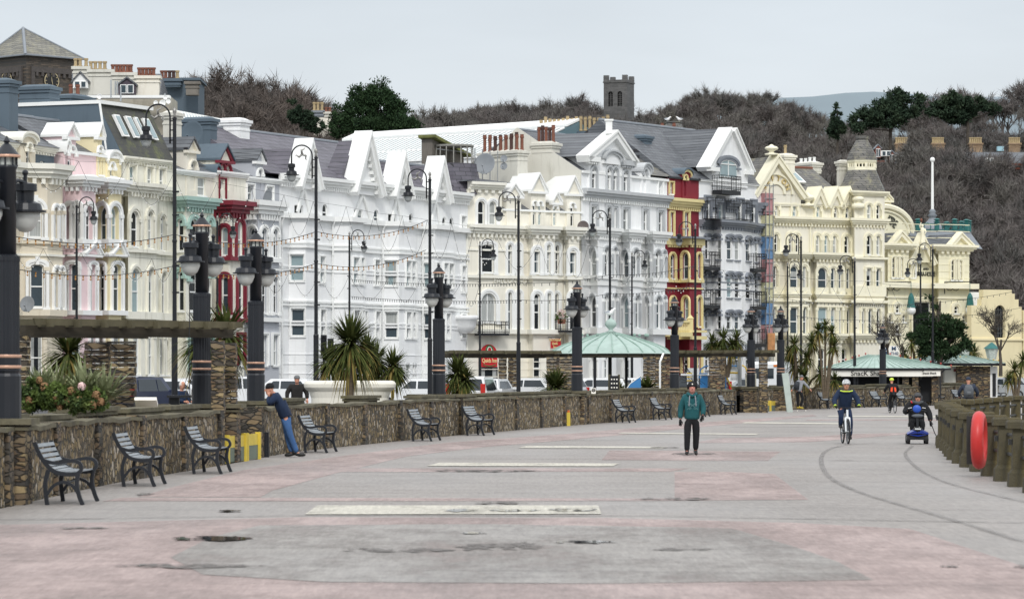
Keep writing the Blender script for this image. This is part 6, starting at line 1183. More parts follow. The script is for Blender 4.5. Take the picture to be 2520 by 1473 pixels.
# ------------------------------------------------------------ paving
def gmat(name,c,v=.12,wet=.5):
 m = bpy.data.materials.new(name); m.use_nodes = True; nt = m.node_tree; p = nt.nodes['Principled BSDF']; tc = nt.nodes.new('ShaderNodeTexCoord')
 n1 = _n(nt,'ShaderNodeTexNoise',Scale=.35,Detail=9.0,Roughness=.7); n2 = _n(nt,'ShaderNodeTexNoise',Scale=9.0,Detail=6.0,Roughness=.8); n3 = _n(nt,'ShaderNodeTexNoise',Scale=.16,Detail=5.0)
 mp = nt.nodes.new('ShaderNodeMapping'); mp.inputs['Scale'].default_value = (1.0,.35,1); nt.links.new(tc.outputs['Object'],mp.inputs[0])
 for n in (n1,n3): nt.links.new(mp.outputs[0],n.inputs['Vector'])
 nt.links.new(tc.outputs['Object'],n2.inputs['Vector'])
 a = nt.nodes.new('ShaderNodeMapRange'); a.inputs['To Min'].default_value = 1-v; a.inputs['To Max'].default_value = 1+v; a.inputs['From Min'].default_value = .3; a.inputs['From Max'].default_value = .7; nt.links.new(n1.outputs['Fac'],a.inputs[0])
 b_ = nt.nodes.new('ShaderNodeMapRange'); b_.inputs['To Min'].default_value = .72; b_.inputs['To Max'].default_value = 1.28; nt.links.new(n2.outputs['Fac'],b_.inputs[0])
 mu = nt.nodes.new('ShaderNodeMath'); mu.operation = 'MULTIPLY'; nt.links.new(a.outputs[0],mu.inputs[0]); nt.links.new(b_.outputs[0],mu.inputs[1])
 for sc_,st_,am in ((14.0,(1,.07,1),.16),(1.6,(.16,1.3,1),.10),(45.0,(1,.06,1),.14)):
  m2 = nt.nodes.new('ShaderNodeMapping'); m2.inputs['Scale'].default_value = st_; nt.links.new(tc.outputs['Object'],m2.inputs[0]); n5 = _n(nt,'ShaderNodeTexNoise',Scale=sc_,Detail=5.0,Roughness=.7); nt.links.new(m2.outputs[0],n5.inputs['Vector'])
  r5 = nt.nodes.new('ShaderNodeMapRange'); r5.inputs['From Min'].default_value = .3; r5.inputs['From Max'].default_value = .7; r5.inputs['To Min'].default_value = 1-am; r5.inputs['To Max'].default_value = 1+am; nt.links.new(n5.outputs['Fac'],r5.inputs[0])
  m3 = nt.nodes.new('ShaderNodeMath'); m3.operation = 'MULTIPLY'; nt.links.new(mu.outputs[0],m3.inputs[0]); nt.links.new(r5.outputs[0],m3.inputs[1]); mu = m3
 mx = nt.nodes.new('ShaderNodeMix'); mx.data_type = 'RGBA'; mx.blend_type = 'MULTIPLY'; mx.inputs[0].default_value = 1; mx.inputs[6].default_value = tuple(c)+(1,); nt.links.new(mu.outputs[0],mx.inputs[7]); nt.links.new(mx.outputs[2],p.inputs['Base Color'])
 r = nt.nodes.new('ShaderNodeMapRange'); r.inputs['From Min'].default_value = .42; r.inputs['From Max'].default_value = .62; r.inputs['To Min'].default_value = .78; r.inputs['To Max'].default_value = wet; nt.links.new(n3.outputs['Fac'],r.inputs[0]); nt.links.new(r.outputs[0],p.inputs['Roughness'])
 bp = _n(nt,'ShaderNodeBump',Strength=.35,Distance=.004); nt.links.new(n2.outputs['Fac'],bp.inputs['Height']); nt.links.new(bp.outputs[0],p.inputs['Normal'])
 MATS[name] = m; return m
pave = gmat('pavement_grey',srgb('#8d8884'),.12); pinkp = wear(gmat('pavement_pink',srgb('#a2918d'),.08),.45,.6,.38,.58); greyp = wear(gmat('pavement_light',srgb('#908c88'),.10,.5),.5,.5,.38,.55); cream_line = wear(gmat('line_cream',srgb('#bab6aa'),.06,.5),.35,1.2,.36,.50); jointm = wear(mat('joint_dark',srgb('#6a6765'),.8,.3,2),.8,2.0,.35,.6); skid = wear(mat('tyre_mark',srgb('#777472'),.7,.25,3),.85,3.0,.38,.9)
WP = [(-7.7,20),(-7.55,44),(-7.40,51.6),(-7.16,61),(-6.62,68),(-6.1,75),(-5.9,79.5),(-5.45,86),(-4.55,92),(-2.95,101.7),(-1.77,109),(1.97,128.5),(6.7,150.7),(10.9,170),(13.3,181),(18.3,195),(22.6,204.6),(28,219),(36.6,243),(46,270)]
WPv = [Vector(p) for p in WP]; WL = [0.0]
for a,b in zip(WPv,WPv[1:]): WL.append(WL[-1]+(b-a).length)
def wat(l):
 l = max(0,min(WL[-1]-1e-3,l))
 for i in range(len(WL)-1):
  if l <= WL[i+1]:
   t = (l-WL[i])/(WL[i+1]-WL[i]); P0,P1,P2,P3 = WPv[max(0,i-1)],WPv[i],WPv[i+1],WPv[min(len(WPv)-1,i+2)]
   p = P1.lerp(P2,t); T0 = (P2-P0).normalized(); T1 = (P3-P1).normalized(); T_ = T0.lerp(T1,t).normalized(); return p,T_,Vector((T_.y,-T_.x))
def wlx(x,off=0.0):
 k = (x-HX)/F; best = None
 for j in range(1,1300):
  p,_,n_ = wat(j*.25); p = p+n_*off
  if p.x/p.y >= k: return j*.25
 return WL[-1]
def wly(Y):
 for j in range(1300):
  if wat(j*.25)[0].y >= Y: return j*.25
POSTS = [(8.55,56),(8.8,60),(9.17,66),(9.6,72.7),(10.1,78.6),(10.8,85),(11.9,95),(14.4,108),(18.8,125),(25,145),(33,170)]
mb = MB(); Q_ = [(x+1.2,y) for x,y in POSTS]; mb.add([(p[0],p[1],-.02) for p in [(9.6,5),(9.6,40)]+Q_]+[(400,170,-.02),(400,5,-.02)],[tuple(range(len(Q_)+4))]); sb_ = mb.build('beach',mat('beach_sand',srgb('#8f8878'),.9,.15,.5)); tag(sb_,kind='structure')
mb = MB(); left = [wat(j*2.0)[0]+wat(j*2.0)[2]*.05 for j in range(int(WL[-1]/2)+1)]; lf = [(-8,5)]+[tuple(p) for p in left]; rt = [(8.2,5),(8.4,40)]+[(x+.6,y) for x,y in POSTS]+[(60,240),(60,270)]
poly = [Vector((x,y,0)) for x,y in lf+rt[::-1]]; mb.add(poly,[tuple(t_) for t_ in tessellate_polygon([poly])]); o = mb.build('promenade_paving',pave); tag(o,kind='structure')
def sheet(name,pts,z,m,kind='structure',label=None,cat=None):
 P_ = [gp(x,y,z) for x,y in pts]; mb = MB(); mb.add(P_,[tuple(t_) for t_ in tessellate_polygon([P_])]); o = mb.build(name,m); tag(o,label,cat,kind=kind); return o
sheet('pink_paving',[(-200,1300),(0,1290),(740,1271),(1500,1273),(1960,1285),(2240,1300),(2519,1392),(2700,1500),(2700,1620),(-400,1620)],.004,pinkp)
sheet('grey_paving',[(640,1291),(1200,1288),(1800,1298),(1960,1345),(2060,1380),(2150,1425),(1500,1434),(800,1430),(500,1412),(420,1370),(520,1320)],.008,greyp)
sheet('pink_paving',[(340,1221),(430,1196),(600,1155),(860,1118),(1100,1088),(1400,1066),(1650,1044),(1850,1030),(2000,1019),(2010,1023),(1700,1052),(1450,1077),(1180,1100),(1000,1122),(820,1165),(670,1206),(640,1222)],.004,pinkp)
sheet('pink_paving',[(300,1223),(1660,1225),(1660,1160),(1800,1160),(1905,1165),(1985,1225),(1990,1228),(1600,1231),(250,1232)],.0041,pinkp)
sheet('pink_paving',[(845,1151),(1700,1151),(1650,1159),(840,1160)],.0042,pinkp)
sheet('pink_paving',[(1500,1107),(1922,1110),(1900,1124),(1890,1133),(1480,1131)],.004,pinkp)
sheet('pink_paving',[(1770,1077),(2000,1073),(2090,1067),(2330,1062),(2200,1070),(1990,1087),(1700,1089)],.004,pinkp)
sheet('pink_paving',[(1990,1031),(2340,1031),(2340,1034),(1980,1034)],.004,pinkp)
for k,q_ in enumerate([[(782,1242),(1472,1242),(1480,1263),(750,1264)],[(1082,1137),(1522,1139),(1508,1146),(1050,1145)],[(1296,1095.5),(1645,1098),(1630,1102),(1275,1101)],[(1530,1063),(1868,1066),(1860,1069),(1520,1066)],[(1835,1037.5),(2080,1040),(2070,1043),(1825,1040.5)],[(2040,1021.5),(2335,1023),(2330,1026),(2035,1024)]]): sheet('painted_line',q_,.012,cream_line)
def gline(pts,w0,z,m,name='expansion_joint'):
 P_ = [gp(x,y,z) for x,y in pts]; A,B = [],[]
 for i,p in enumerate(P_): d = (P_[min(i+1,len(P_)-1)]-P_[max(i-1,0)]).normalized(); n_ = Vector((-d.y,d.x,0))*w0/2; A.append(p+n_); B.append(p-n_)
 mb = MB(); mb.strip(A,B); o = mb.build(name,m); tag(o,kind='structure')
for pts,w_ in (([(0,1277),(400,1271),(800,1266),(1600,1267),(2519,1284)],.10),([(700,1125),(1300,1128),(2100,1131)],.09),([(2040,1131),(2440,1137)],.12),([(1300,1103),(1960,1106)],.1),([(1750,1073),(2340,1076)],.15),([(1200,1082),(1560,1080)],.12),([(1800,1049),(2330,1052)],.2),([(2040,1099),(2345,1103)],.1),([(950,1187),(1600,1188),(2519,1200)],.03),([(500,1433),(2519,1438)],.03),([(0,1160),(900,1168),(1500,1170)],.05),([(1200,1119),(1900,1121)],.06),([(600,1210),(1650,1212)],.04),([(1500,1242),(2519,1254)],.035),([(1100,1092),(1700,1093)],.07),([(0,1350),(900,1345)],.025),([(1000,1400),(2519,1412)],.02),([(1900,1150),(2519,1160)],.05),([(1900,1180),(2519,1190)],.05),([(1750,1060),(2330,1064)],.12)): gline(pts,w_,.014,jointm)
def smooth_pts(pts,n=6):
 o = []
 for i in range(len(pts)-1):
  p0,p1,p2,p3 = pts[max(0,i-1)],pts[i],pts[i+1],pts[min(len(pts)-1,i+2)]
  for k in range(n):
   t = k/n; o.append(tuple(.5*((2*b)+(c-a)*t+(2*a-5*b+4*c-d)*t*t+(-a+3*b-3*c+d)*t**3) for a,b,c,d in zip(p0,p1,p2,p3)))
 return o+[pts[-1]]
gline(smooth_pts([(2160,1088),(2085,1093),(2040,1104),(2022,1122),(2024,1148),(2045,1175),(2105,1205),(2200,1235),(2330,1272),(2519,1330)]),.11,.018,skid,'tyre_mark')
gline(smooth_pts([(2246,1095),(2228,1112),(2237,1131),(2275,1161),(2348,1191),(2484,1224),(2560,1240)]),.09,.018,skid,'tyre_mark')
pudm = wear(mat('puddle_water',srgb('#3a3d40'),.03,.2,2,spec=.6),1.0,2.2,.45,.50); gritm = wear(mat('gully_grit',srgb('#6a6663'),.8,.35,9),1.0,4.5,.44,.56)
def blot(name,x0,x1,y0,y1,m,z=.02,seed=0,lab=None):
 r = random.Random(seed); cx,cy,rx,ry = (x0+x1)/2,(y0+y1)/2,(x1-x0)/2,(y1-y0)/2; n_ = 26
 pts = []
 for i in range(n_): a = 2*math.pi*i/n_; k = r.uniform(.72,1.08); pts.append((cx+rx*math.copysign(abs(math.cos(a))**.7,math.cos(a))*k,cy+ry*math.sin(a)*r.uniform(.5,1.1)))
 o = sheet(name,pts,z,m)
for i,a in enumerate([(425,622,1316,1330),(1090,1180,1250,1258),(1195,1330,1251,1257),(1350,1475,1248,1257),(535,600,1253,1257),(1135,1200,1307,1312),(1360,1520,1328,1336)]): blot('puddle',*a,pudm,seed=i)
for i,a in enumerate([(820,1120,1344,1358),(1118,1348,1330,1356),(290,650,1384,1396),(120,270,1294,1300),(330,382,1211,1217),(1150,1300,1231,1239),(1550,1765,1221,1229),(1050,1330,1153,1160),(1640,1775,1112,1118),(1600,1770,1346,1354),(2310,2365,1384,1394),(2490,2540,1386,1396),(1590,1680,1098,1101)]): blot('worn_patch',*a,gritm,.016,20+i)
# ------------------------------------------------------------ street level behind the wall
mb = MB(); bk = [wat(j*2.0) for j in range(int(WL[-1]/2)+1)]; bl = [p-n_*.5 for p,t_,n_ in bk]; far = [(-150,20),(-150,300),(120,300),(120,285)]
poly = [Vector((p.x,p.y,RZ-.01)) for p in bl]+[Vector((x,y,RZ-.01)) for x,y in far[::-1]]; mb.add(poly,[tuple(t_) for t_ in tessellate_polygon([poly])]); o = mb.build('street',mat('asphalt',(.06,.06,.065),.85,.15)); tag(o,kind='structure')
mb = MB(); A = [Vector((*(p-n_*.42),.85)) for p,t_,n_ in bk]; B = [Vector((*(p-n_*2.6),.85)) for p,t_,n_ in bk]; mb.strip(A,B); mb.strip(B,[Vector((q_.x,q_.y,0)) for q_ in B]); o = mb.build('planting_bed',mat('soil',srgb('#3d3a2c'),.95,.3,5)); tag(o,kind='structure')
mb = MB(); K = [(x,lineY(x)-3.2) for x in range(-100,2700,60)]; A = [Vector(((x-HX)*y/F,y,RZ+.12)) for x,y in K]; B = [Vector((p.x-4,p.y+4,RZ+.12)) for p in A]; mb.strip(A,B); mb.strip(A,[p-Vector((0,0,.13)) for p in A]); o = mb.build('far_pavement',pave); tag(o,kind='structure')
# ------------------------------------------------------------ the rubble wall
rub = stone('rubble_wall',[srgb(c) for c in ('#84735a','#968260','#655843','#aa997b','#736141','#50463a','#8c7950','#b5aa99')],10.5,(1.1,.8,.68),(.05,.046,.036),.12,1.0)
lay = stone('layered_stone',[srgb(c) for c in ('#5f564b','#74654f','#4c4740','#837156','#6a5a48','#3f3c38')],4.0,(1,1,2.6),(.03,.028,.022),.1,1.0)
lay2 = stone('pillar_stone',[srgb(c) for c in ('#7a6b55','#8c7a5c','#5a5248','#9a8866','#6f5f4c','#484440','#6e5a44')],3.4,(1,1,3.2),(.035,.03,.025),.1,1.0)
capm = mat('mossy_slab',srgb('#625d4c'),.9,.35,3.0,stain=srgb('#6f6b3c'),stain_amt=.6,bump=.5)
def wall_stretch(l0,l1,lab,seed,hp=1.08,step=4.6):
 p0,_,_ = wat(l0); t = thing('promenade_wall',lab,'wall',(p0.x,p0.y,0),group=None,world=True); r = random.Random(seed)
 n = max(1,round((l1-l0)/step)); ds = [l0+(l1-l0)*i/n for i in range(n+1)]
 fm,cm = MB(),MB(); k = max(2,int((l1-l0)/.6)); S = [wat(l0+(l1-l0)*i/k) for i in range(k+1)]
 W3 = lambda q,o,z: Vector((q[0].x+q[2].x*o,q[0].y+q[2].y*o,z)); hs = [hp+r.uniform(-.03,.03) for _ in S]
 fr_ = [W3(q,0,-.02) for q in S]; ft = [W3(q,r.uniform(-.015,.015),h) for q,h in zip(S,hs)]; bt_ = [W3(q,-.42,h) for q,h in zip(S,hs)]; bb_ = [W3(q,-.42,0) for q in S]
 fm.strip(fr_,ft); fm.strip(ft,bt_); fm.strip(bt_,bb_); fm.build('rubble_face',rub,t)
 o1 = [W3(q,.05,h-.0) for q,h in zip(S,hs)]; o2 = [W3(q,.05,h+.07) for q,h in zip(S,hs)]; o3 = [W3(q,-.45,h+.07) for q,h in zip(S,hs)]; cm.strip(ft,o1); cm.strip(o1,o2); cm.strip(o2,o3); cm.build('coping',capm,t)
 for i,l in enumerate(ds):
  q = wat(l); rz = math.atan2(q[1].y,q[1].x); c = W3(q,-.19,0); mb = MB(); hh = hp+(.02 if i % 2 else .09); mb.tbox((c.x,c.y,0),(.42,.42+.12),(.40,.40+.1),hh,rz); pr = mb.build('pier',lay,t)
 for i in range(n):
  if r.random() < .25: continue
  q = wat((ds[i]+ds[i+1])/2); rz = math.atan2(q[1].y,q[1].x); c = W3(q,-.62,0); L_ = (ds[1]-ds[0])*r.uniform(.55,.9); mb = MB(); hz = hp+r.uniform(.1,.2)
  mb.box((c.x,c.y,hz/2),(L_,.4,hz-.02),rz); b_ = mb.build('back_course',lay,t); mb = MB(); mb.box((c.x+.02,c.y,hz+.035),(L_+.25,.56,.08),rz); mb.box((c.x+.02,c.y,hz-.045),(L_+.15,.48,.06),rz); mb.build('cap_slab',capm,b_)
 return t
lg1a,lg1b = wly(73.4),wly(80.1); lg2a,lg2b = wly(170.3),wly(175)
def hpf(l): return 1.08
wall_stretch(8,lg1a,'low rubble stone wall behind the three nearest benches',1)
wall_stretch(lg1b,wly(109.5),'rubble stone wall from the leaning man to the second tall-column pier',2)
wall_stretch(wly(109.5),lg2a,'long rubble stone wall curving away in the middle of the promenade',3)
wall_stretch(lg2b,wly(219),'distant stretch of rubble wall in front of the snack kiosk',4)
wall_stretch(wly(219),WL[-1]-2,'farthest stretch of rubble wall at the right edge',5)
def pier(x,y,w_,d,h,lab,rz=0,cap=.09):
 t = thing('stone_pier',lab,'pier',(x,y,0),rz); mb = MB(); mb.tbox((0,0,0),(w_,d),(w_*.97,d*.97),h); mb.build('shaft',lay2,t); mb = MB(); mb.box((0,0,h+cap/2),(w_+.2,d+.2,cap)); mb.box((0,0,h-.06),(w_+.1,d+.1,.05)); mb.build('cap_slab',capm,t); return t
colspec = [(17,165,'fluted black lamp column closest to the camera, cut off by the left edge'),(497,112,'fluted black lamp column rising in front of the near pergola end'),(630,101,'fluted black lamp column on the pier where the man leans'),(1080,76.5,'fluted black lamp column beside the small palm, right of the white planter'),
   (1420,64.5,'fluted black lamp column in front of the left half of the green dome'),(1660,54.5,'fluted black lamp column in front of the dome right edge, behind the man in the green hoodie'),(1848,49.3,'fluted black lamp column left of the yellow far gate'),(1921,47.3,'fluted black lamp column between the far gate and the skateboarder'),(2172,41.2,'fluted black lamp column in front of the snack kiosk sign')]
plab = ['stone pier under the lamp column nearest the camera','stone pier under the lamp column by the near pergola','stone pier that the man leans against','stone pier under the lamp column by the small palm','stone pier under the lamp column left of the dome centre','stone pier behind the walking man in green','stone pier left of the distant yellow gate','stone pier right of the distant yellow gate','stone pier under the lamp column by the kiosk']
cp = mat('copper_band',srgb('#c9a18a'),.45,.1,metal=.3)
def column():
 t = thing('lamp_column','x','lamp post',group='fluted lamp columns along the wall'); B = 1.28
 mb = MB(); mb.lathe([(.205,0),(.205,.62),(.185,.66),(.2,.7),(.2,.73)],n=16); mb.build('base',black2,t,smooth=False)
 for z_ in (.73,.88): mb = MB(); mb.lathe([(.204,z_),(.21,z_+.012),(.21,z_+.03),(.204,z_+.042)],n=24); mb.build('copper_ring',cp,t)
 mb = MB(); mb.lathe([(.2,.77),(.2,.88),(.19,.93)],n=24); mb.lathe([(.182,.93),(.182,2.22),(.186,2.24),(.186,2.30),(.135,2.33)],n=40,flute=.07); mb.build('fluted_shaft',black2,t)
 mb = MB(); mb.lathe([(.135,2.30),(.132,3.52),(.15,3.54),(.15,3.58)],n=20); mb.build('upper_shaft',black2,t,smooth=True)
 mb = MB(); mb.lathe([(.12,3.58),(.12,3.70)],n=12); mb.build('lantern_glass',mat('lantern_glass',srgb('#b9bdb8'),.2,.2,8),t)
 mb = MB()
 for k in range(8): a = k*math.pi/4; mb.tube([(.14*math.cos(a),.14*math.sin(a),3.56),(.14*math.cos(a),.14*math.sin(a),3.71)],.018,4)
 mb.lathe([(.19,3.70),(.175,3.73),(.06,3.87),(.03,3.89),(.05,3.92),(.03,3.95),(.01,3.99)],n=20); cap_ = mb.build('lantern_cap',black2,t); mb = MB(); mb.lathe([(.192,3.69),(.195,3.71),(.188,3.725)],n=20); mb.build('copper_rim',cp,cap_)
 for sg in (1,-1):
  dx,dy = -.20*sg,-.42*sg; mb = MB(); mb.tube([(0,0,3.3),(dx*.6,dy*.6,3.38),(dx,dy,3.36)],.03,6); mb.tube([(dx,dy,3.3),(dx,dy,3.47)],.03,6); mb.ball((dx,dy,3.5),.045); a = mb.build('arm',black2,t)
  mb = MB(); mb.lathe([(.05,3.36),(.165,3.34),(.17,3.24),(.13,3.23),(.125,3.10),(.22,3.06),(.245,2.97),(.30,2.965),(.30,2.94),(.1,2.94)],(dx,dy,0),20); mb.build('lamp_hood',black2,a,smooth=False)
  mb = MB(); mb.lathe([(.205,2.935),(.2,2.86),(.15,2.74),(.08,2.67),(.01,2.655)],(dx,dy,0),18); mb.build('glass_bowl',mat('opal_bowl',srgb('#c9cbc8'),.25,.05),a,smooth=True)
 return t
colproto = None
for i,(x,s_,lab) in enumerate(colspec):
 X,Y = (x-HX)/s_,F/s_; l = wly(Y) ; q = wat(l); rz = math.atan2(q[1].y,q[1].x)
 dist = max(.25,(Vector(q[0])-Vector((X,Y))).dot(q[2])); dist = min(dist,.8)
 if i == 2: pier(X+.06,Y-.25,1.0,.8,1.19,plab[i],0)
 else: pier(X,Y,.62,dist*2+.16,1.19,plab[i],rz)
 if colproto is None: colproto = column(); c = colproto
 else: c = copy_tree(colproto)
 c.location = (X,Y,1.25); c['label'] = lab; c.rotation_euler.z = (q[1].angle_signed(Vector((.1,1))) if False else 0)
 c.scale = (1.065,1.065,(1.95+(918-{0: 335,1: 522,2: 562,3: 648,4: 690,5: 728,6: 752,7: 752,8: 795}[i])/s_-1.25)/3.99)
mb = MB(); mb.tube([pt(466,700,118),pt(467,780,118),pt(465,860,118),pt(468,985,118)],.012,4); o = recenter(mb.build('hanging_cable',blackm)); tag(o,'thin black cable hanging beside the second lamp column','cable')
# ------------------------------------------------------------ tall swan-neck street lamps
sil = mat('cast_silver',srgb('#9a9894'),.4,.2,metal=.6)
def leg3(mb,c,r_,ax,az):
 for k in range(3):
  a = R(100+120*k); P_ = [(0,0),(.55*math.cos(a),.55*math.sin(a)),(.62*math.cos(a)+.42*math.cos(a-1.5),.62*math.sin(a)+.42*math.sin(a-1.5)),(.62*math.cos(a)+.42*math.cos(a-1.5)+.16*math.cos(a-.1),.62*math.sin(a)+.42*math.sin(a-1.5)+.16*math.sin(a-.1))]
  mb.tube([Vector(c)+Vector(ax)*u*r_+Vector(az)*v*r_ for u,v in P_],[r_*.16,r_*.15,r_*.08,r_*.06],6)
def tall_lamp():
 t = thing('street_lamp','x','street lamp',group=None)
 mb = MB(); mb.lathe([(.15,0),(.15,.3),(.095,.4),(.095,3.0),(.1,3.05),(.085,3.1)],n=12); mb.build('lower_post',blackm,t,smooth=False); mb = MB(); mb.lathe([(.068,3.1),(.062,5.6),(.075,5.62),(.075,5.68),(.06,5.7),(.056,9.25),(.07,9.26),(.07,9.32)],n=12)
 for z_ in (4.1,4.9,6.4,7.1): mb.lathe([(.06,z_),(.075,z_+.01),(.075,z_+.04),(.06,z_+.05)],n=10); mb.box((.08,0,z_+.02),(.12,.05,.05))
 mb.build('upper_post',blackm,t)
 mb = MB(); mb.lathe([(.03,9.32),(.06,9.36),(.03,9.42),(.065,9.5),(.05,9.57),(.01,9.62)],n=10); mb.build('finial',sil,t,smooth=True)
 mb = MB(); mb.tube([(-.14,0,8.55),(-.14,0,9.35)]+[(-.51+.37*math.cos(j*math.pi/12),0,9.35+.37*math.sin(j*math.pi/12)) for j in range(1,13)]+[(-.88,0,9.05)],.027,8)
 for z_ in (8.65,8.95,9.22): mb.box((-.1,0,z_),(.12,.03,.035))
 a = mb.build('swan_neck',blackm,t,smooth=True); mb = MB(); leg3(mb,(-.5,0,9.40),.27,(1,0,0),(0,0,1)); mb.build('three_legs_emblem',sil,a,smooth=True)
 mb = MB(); mb.lathe([(.04,9.08),(.13,9.06),(.135,8.94),(.1,8.93),(.1,8.84),(.18,8.8),(.2,8.70),(.27,8.69),(.27,8.67),(.1,8.67)],(-.88,0,0),16); h = mb.build('lamp_hood',blackm,a); mb = MB(); mb.lathe([(.17,8.665),(.165,8.6),(.12,8.49),(.06,8.44),(.01,8.43)],(-.88,0,0),14); mb.build('glass_bowl',mat('clear_bowl',srgb('#b8bcbb'),.15,.1),h,smooth=True)
 return t
tl = [(430,265,81,0,'tallest looking swan-neck lamp, its head over the mossy mansard'),(778,365,69,0,'tall swan-neck lamp in front of the first white gable'),(1058,422,62,0,'tall swan-neck lamp in front of the fourth white gable'),(1276,478,54.7,0,'tall swan-neck lamp in front of the cream corner hotel'),(1501,523,49,0,'tall swan-neck lamp behind the finial of the green dome'),(1711,550,45.7,0,'tall swan-neck lamp in front of the crimson house'),(1971,580,42,0,'tall swan-neck lamp in front of the butter-cream hotel left half'),(2103,632,40.5,0,'shorter looking swan-neck lamp left of the hotel corner tower'),(2265,640,36.5,0,'swan-neck lamp in front of the theatre doorway'),(2295,602,38.5,0,'taller of the two lamps in front of the theatre'),
  (189,490,0,1,'far-side lamp in front of the pink house, head to the right'),(535,530,0,1,'far-side lamp in front of the crimson-trimmed house'),(860,570,0,1,'far-side lamp in front of the white building, over the big palm'),(1181,592,0,1,'far-side lamp in front of the arched red sign'),(1555,620,0,1,'far-side lamp left of the crimson house, above the dome'),(1938,645,0,1,'far-side lamp left of the tall lamp by the butter-cream hotel')]
lp = None
for (x,yt,s_,fl,lab) in tl:
 if not s_: s_ = F/(lineY(x)-5.5)
 c = tall_lamp() if lp is None else copy_tree(lp); lp = lp or c
 zt_ = HC+(918-yt)/s_-RZ; c.location = ((x-HX)/s_,F/s_,RZ); c.scale = (1,1,zt_/9.62); c.rotation_euler.z = R(180 if fl else 0)+R(random.uniform(-12,12)); c['label'] = lab; c['group'] = 'lamps on the far pavement' if fl else 'lamps behind the promenade wall'
# ------------------------------------------------------------ strings of lights
bulbm = {'o': mat('bulb_amber',srgb('#b07a32'),.3,.3,40),'w': mat('bulb_white',srgb('#e2e2dd'),.3,.05),'k': mat('bulb_dark',srgb('#2a2a2c'),.3,.1)}
def festoon(name,pts,sag,gap,lab,bm,grp,br=.028,wire=.014):
 P_ = [pt(*p) for p in pts]; t = thing(name,lab,'string lights',tuple(P_[0]),group=grp,world=True); w_,bb = MB(),MB()
 for a,b in zip(P_,P_[1:]):
  L_ = (b-a).length; n = max(6,int(L_/1.5)); c = [a.lerp(b,i/n)-Vector((0,0,sag*4*(i/n)*(1-i/n))) for i in range(n+1)]; w_.tube(c,wire,4,cap=False); m_ = int(L_/gap)
  for k in range(1,m_): f = k/m_; p = a.lerp(b,f)-Vector((0,0,sag*4*f*(1-f))); bb.tube([p,p-Vector((0,0,.07))],.025,4); bb.ball(p-Vector((0,0,.11)),br,6,4)
 w_.build('cable',blackm,t); o = bb.build('bulbs',bulbm[bm],t); o['kind'] = 'stuff'
festoon('string_lights',[(-60,560,95),(430,577,80.6),(778,570,68.7),(1050,543,62)],.35,.62,'upper amber bulb string crossing the left houses to the fourth gable','o','bulb strings between lamps')
festoon('string_lights',[(-60,640,95),(430,654,80.6),(778,648,68.7),(1048,615,62)],.35,.62,'lower amber bulb string crossing the left houses to the fourth gable','o','bulb strings between lamps')
festoon('string_lights',[(862,687,42),(1276,696,50),(1501,676,48.8),(1711,654,45.5)],.15,.5,'upper dark bulb string crossing the cream corner hotel','k','bulb strings between lamps')
festoon('string_lights',[(862,729,42),(1276,738,50),(1501,722,48.8),(1711,702,45.5)],.15,.5,'lower dark bulb string crossing the cream corner hotel','k','bulb strings between lamps')
festoon('string_lights',[(1942,736,38),(2103,746,40.3),(2269,746,36.4),(2490,718,38)],.1,.7,'upper bulb string across the butter-cream hotel and theatre','k','bulb strings between lamps')
festoon('string_lights',[(1946,774,38),(2103,787,40.3),(2295,782,38.4),(2512,757,38)],.1,.7,'lower bulb string across the butter-cream hotel and theatre','k','bulb strings between lamps')
def garland(ap,dips,s0,s1,lab):
 n = len(ap); P_ = []
 t = None; w_,bb = MB(),MB()
 S_ = [s0+(s1-s0)*i/(n-1) for i in range(n)]; A = [pt(x,y,s) for (x,y),s in zip(ap,S_)]; t = thing('light_garland',lab,'string lights',tuple(A[0]),group='zigzag garlands across the street',world=True)
 w_.tube([A[0]]+A[1:],.008,3,cap=False)
 for i in range(n-1):
  a,b = A[i],A[i+1]; D = dips/S_[i]; c = []
  for k in range(13): f = k/12; h = (1-abs(2*f-1)**1.6); c.append(a.lerp(b,f)-Vector((0,0,D*h)))
  w_.tube(c,.009,4,cap=False)
  for k in (2,4,5,6,7,8,10): bb.ball(c[k]-Vector((0,0,.05)),.034,6,4)
 w_.build('cable',blackm,t); o = bb.build('bulbs',bulbm['w'],t); o['kind'] = 'stuff'
garland([(57,361),(194,397),(314,401),(428,425),(534,449),(619,464),(699,480),(771,496),(852,508),(922,524),(990,531),(1052,541),(1112,549),(1167,559)],92,52,44,'upper zigzag garland of white bulbs from the cream house to the corner hotel')
garland([(1167,559),(1218,572),(1328,590),(1389,598),(1447,604),(1500,612),(1570,622),(1640,630),(1711,640)],84,44,40,'zigzag garland of white bulbs in front of the cream corner hotel')
garland([(30,600),(107,612),(200,622),(291,631),(374,636),(430,640)],56,52,49,'lower zigzag garland of white bulbs across the pink house')
garland([(640,655),(714,663),(786,669),(860,675),(958,679),(1034,685),(1138,690),(1181,694)],62,47,43.5,'lower zigzag garland of white bulbs across the white building')
garland([(1711,655),(1780,665),(1870,672),(1940,680),(2040,690),(2130,692),(2190,700),(2265,705)],62,42,38,'zigzag garland of white bulbs across the white hotel and butter-cream hotel')
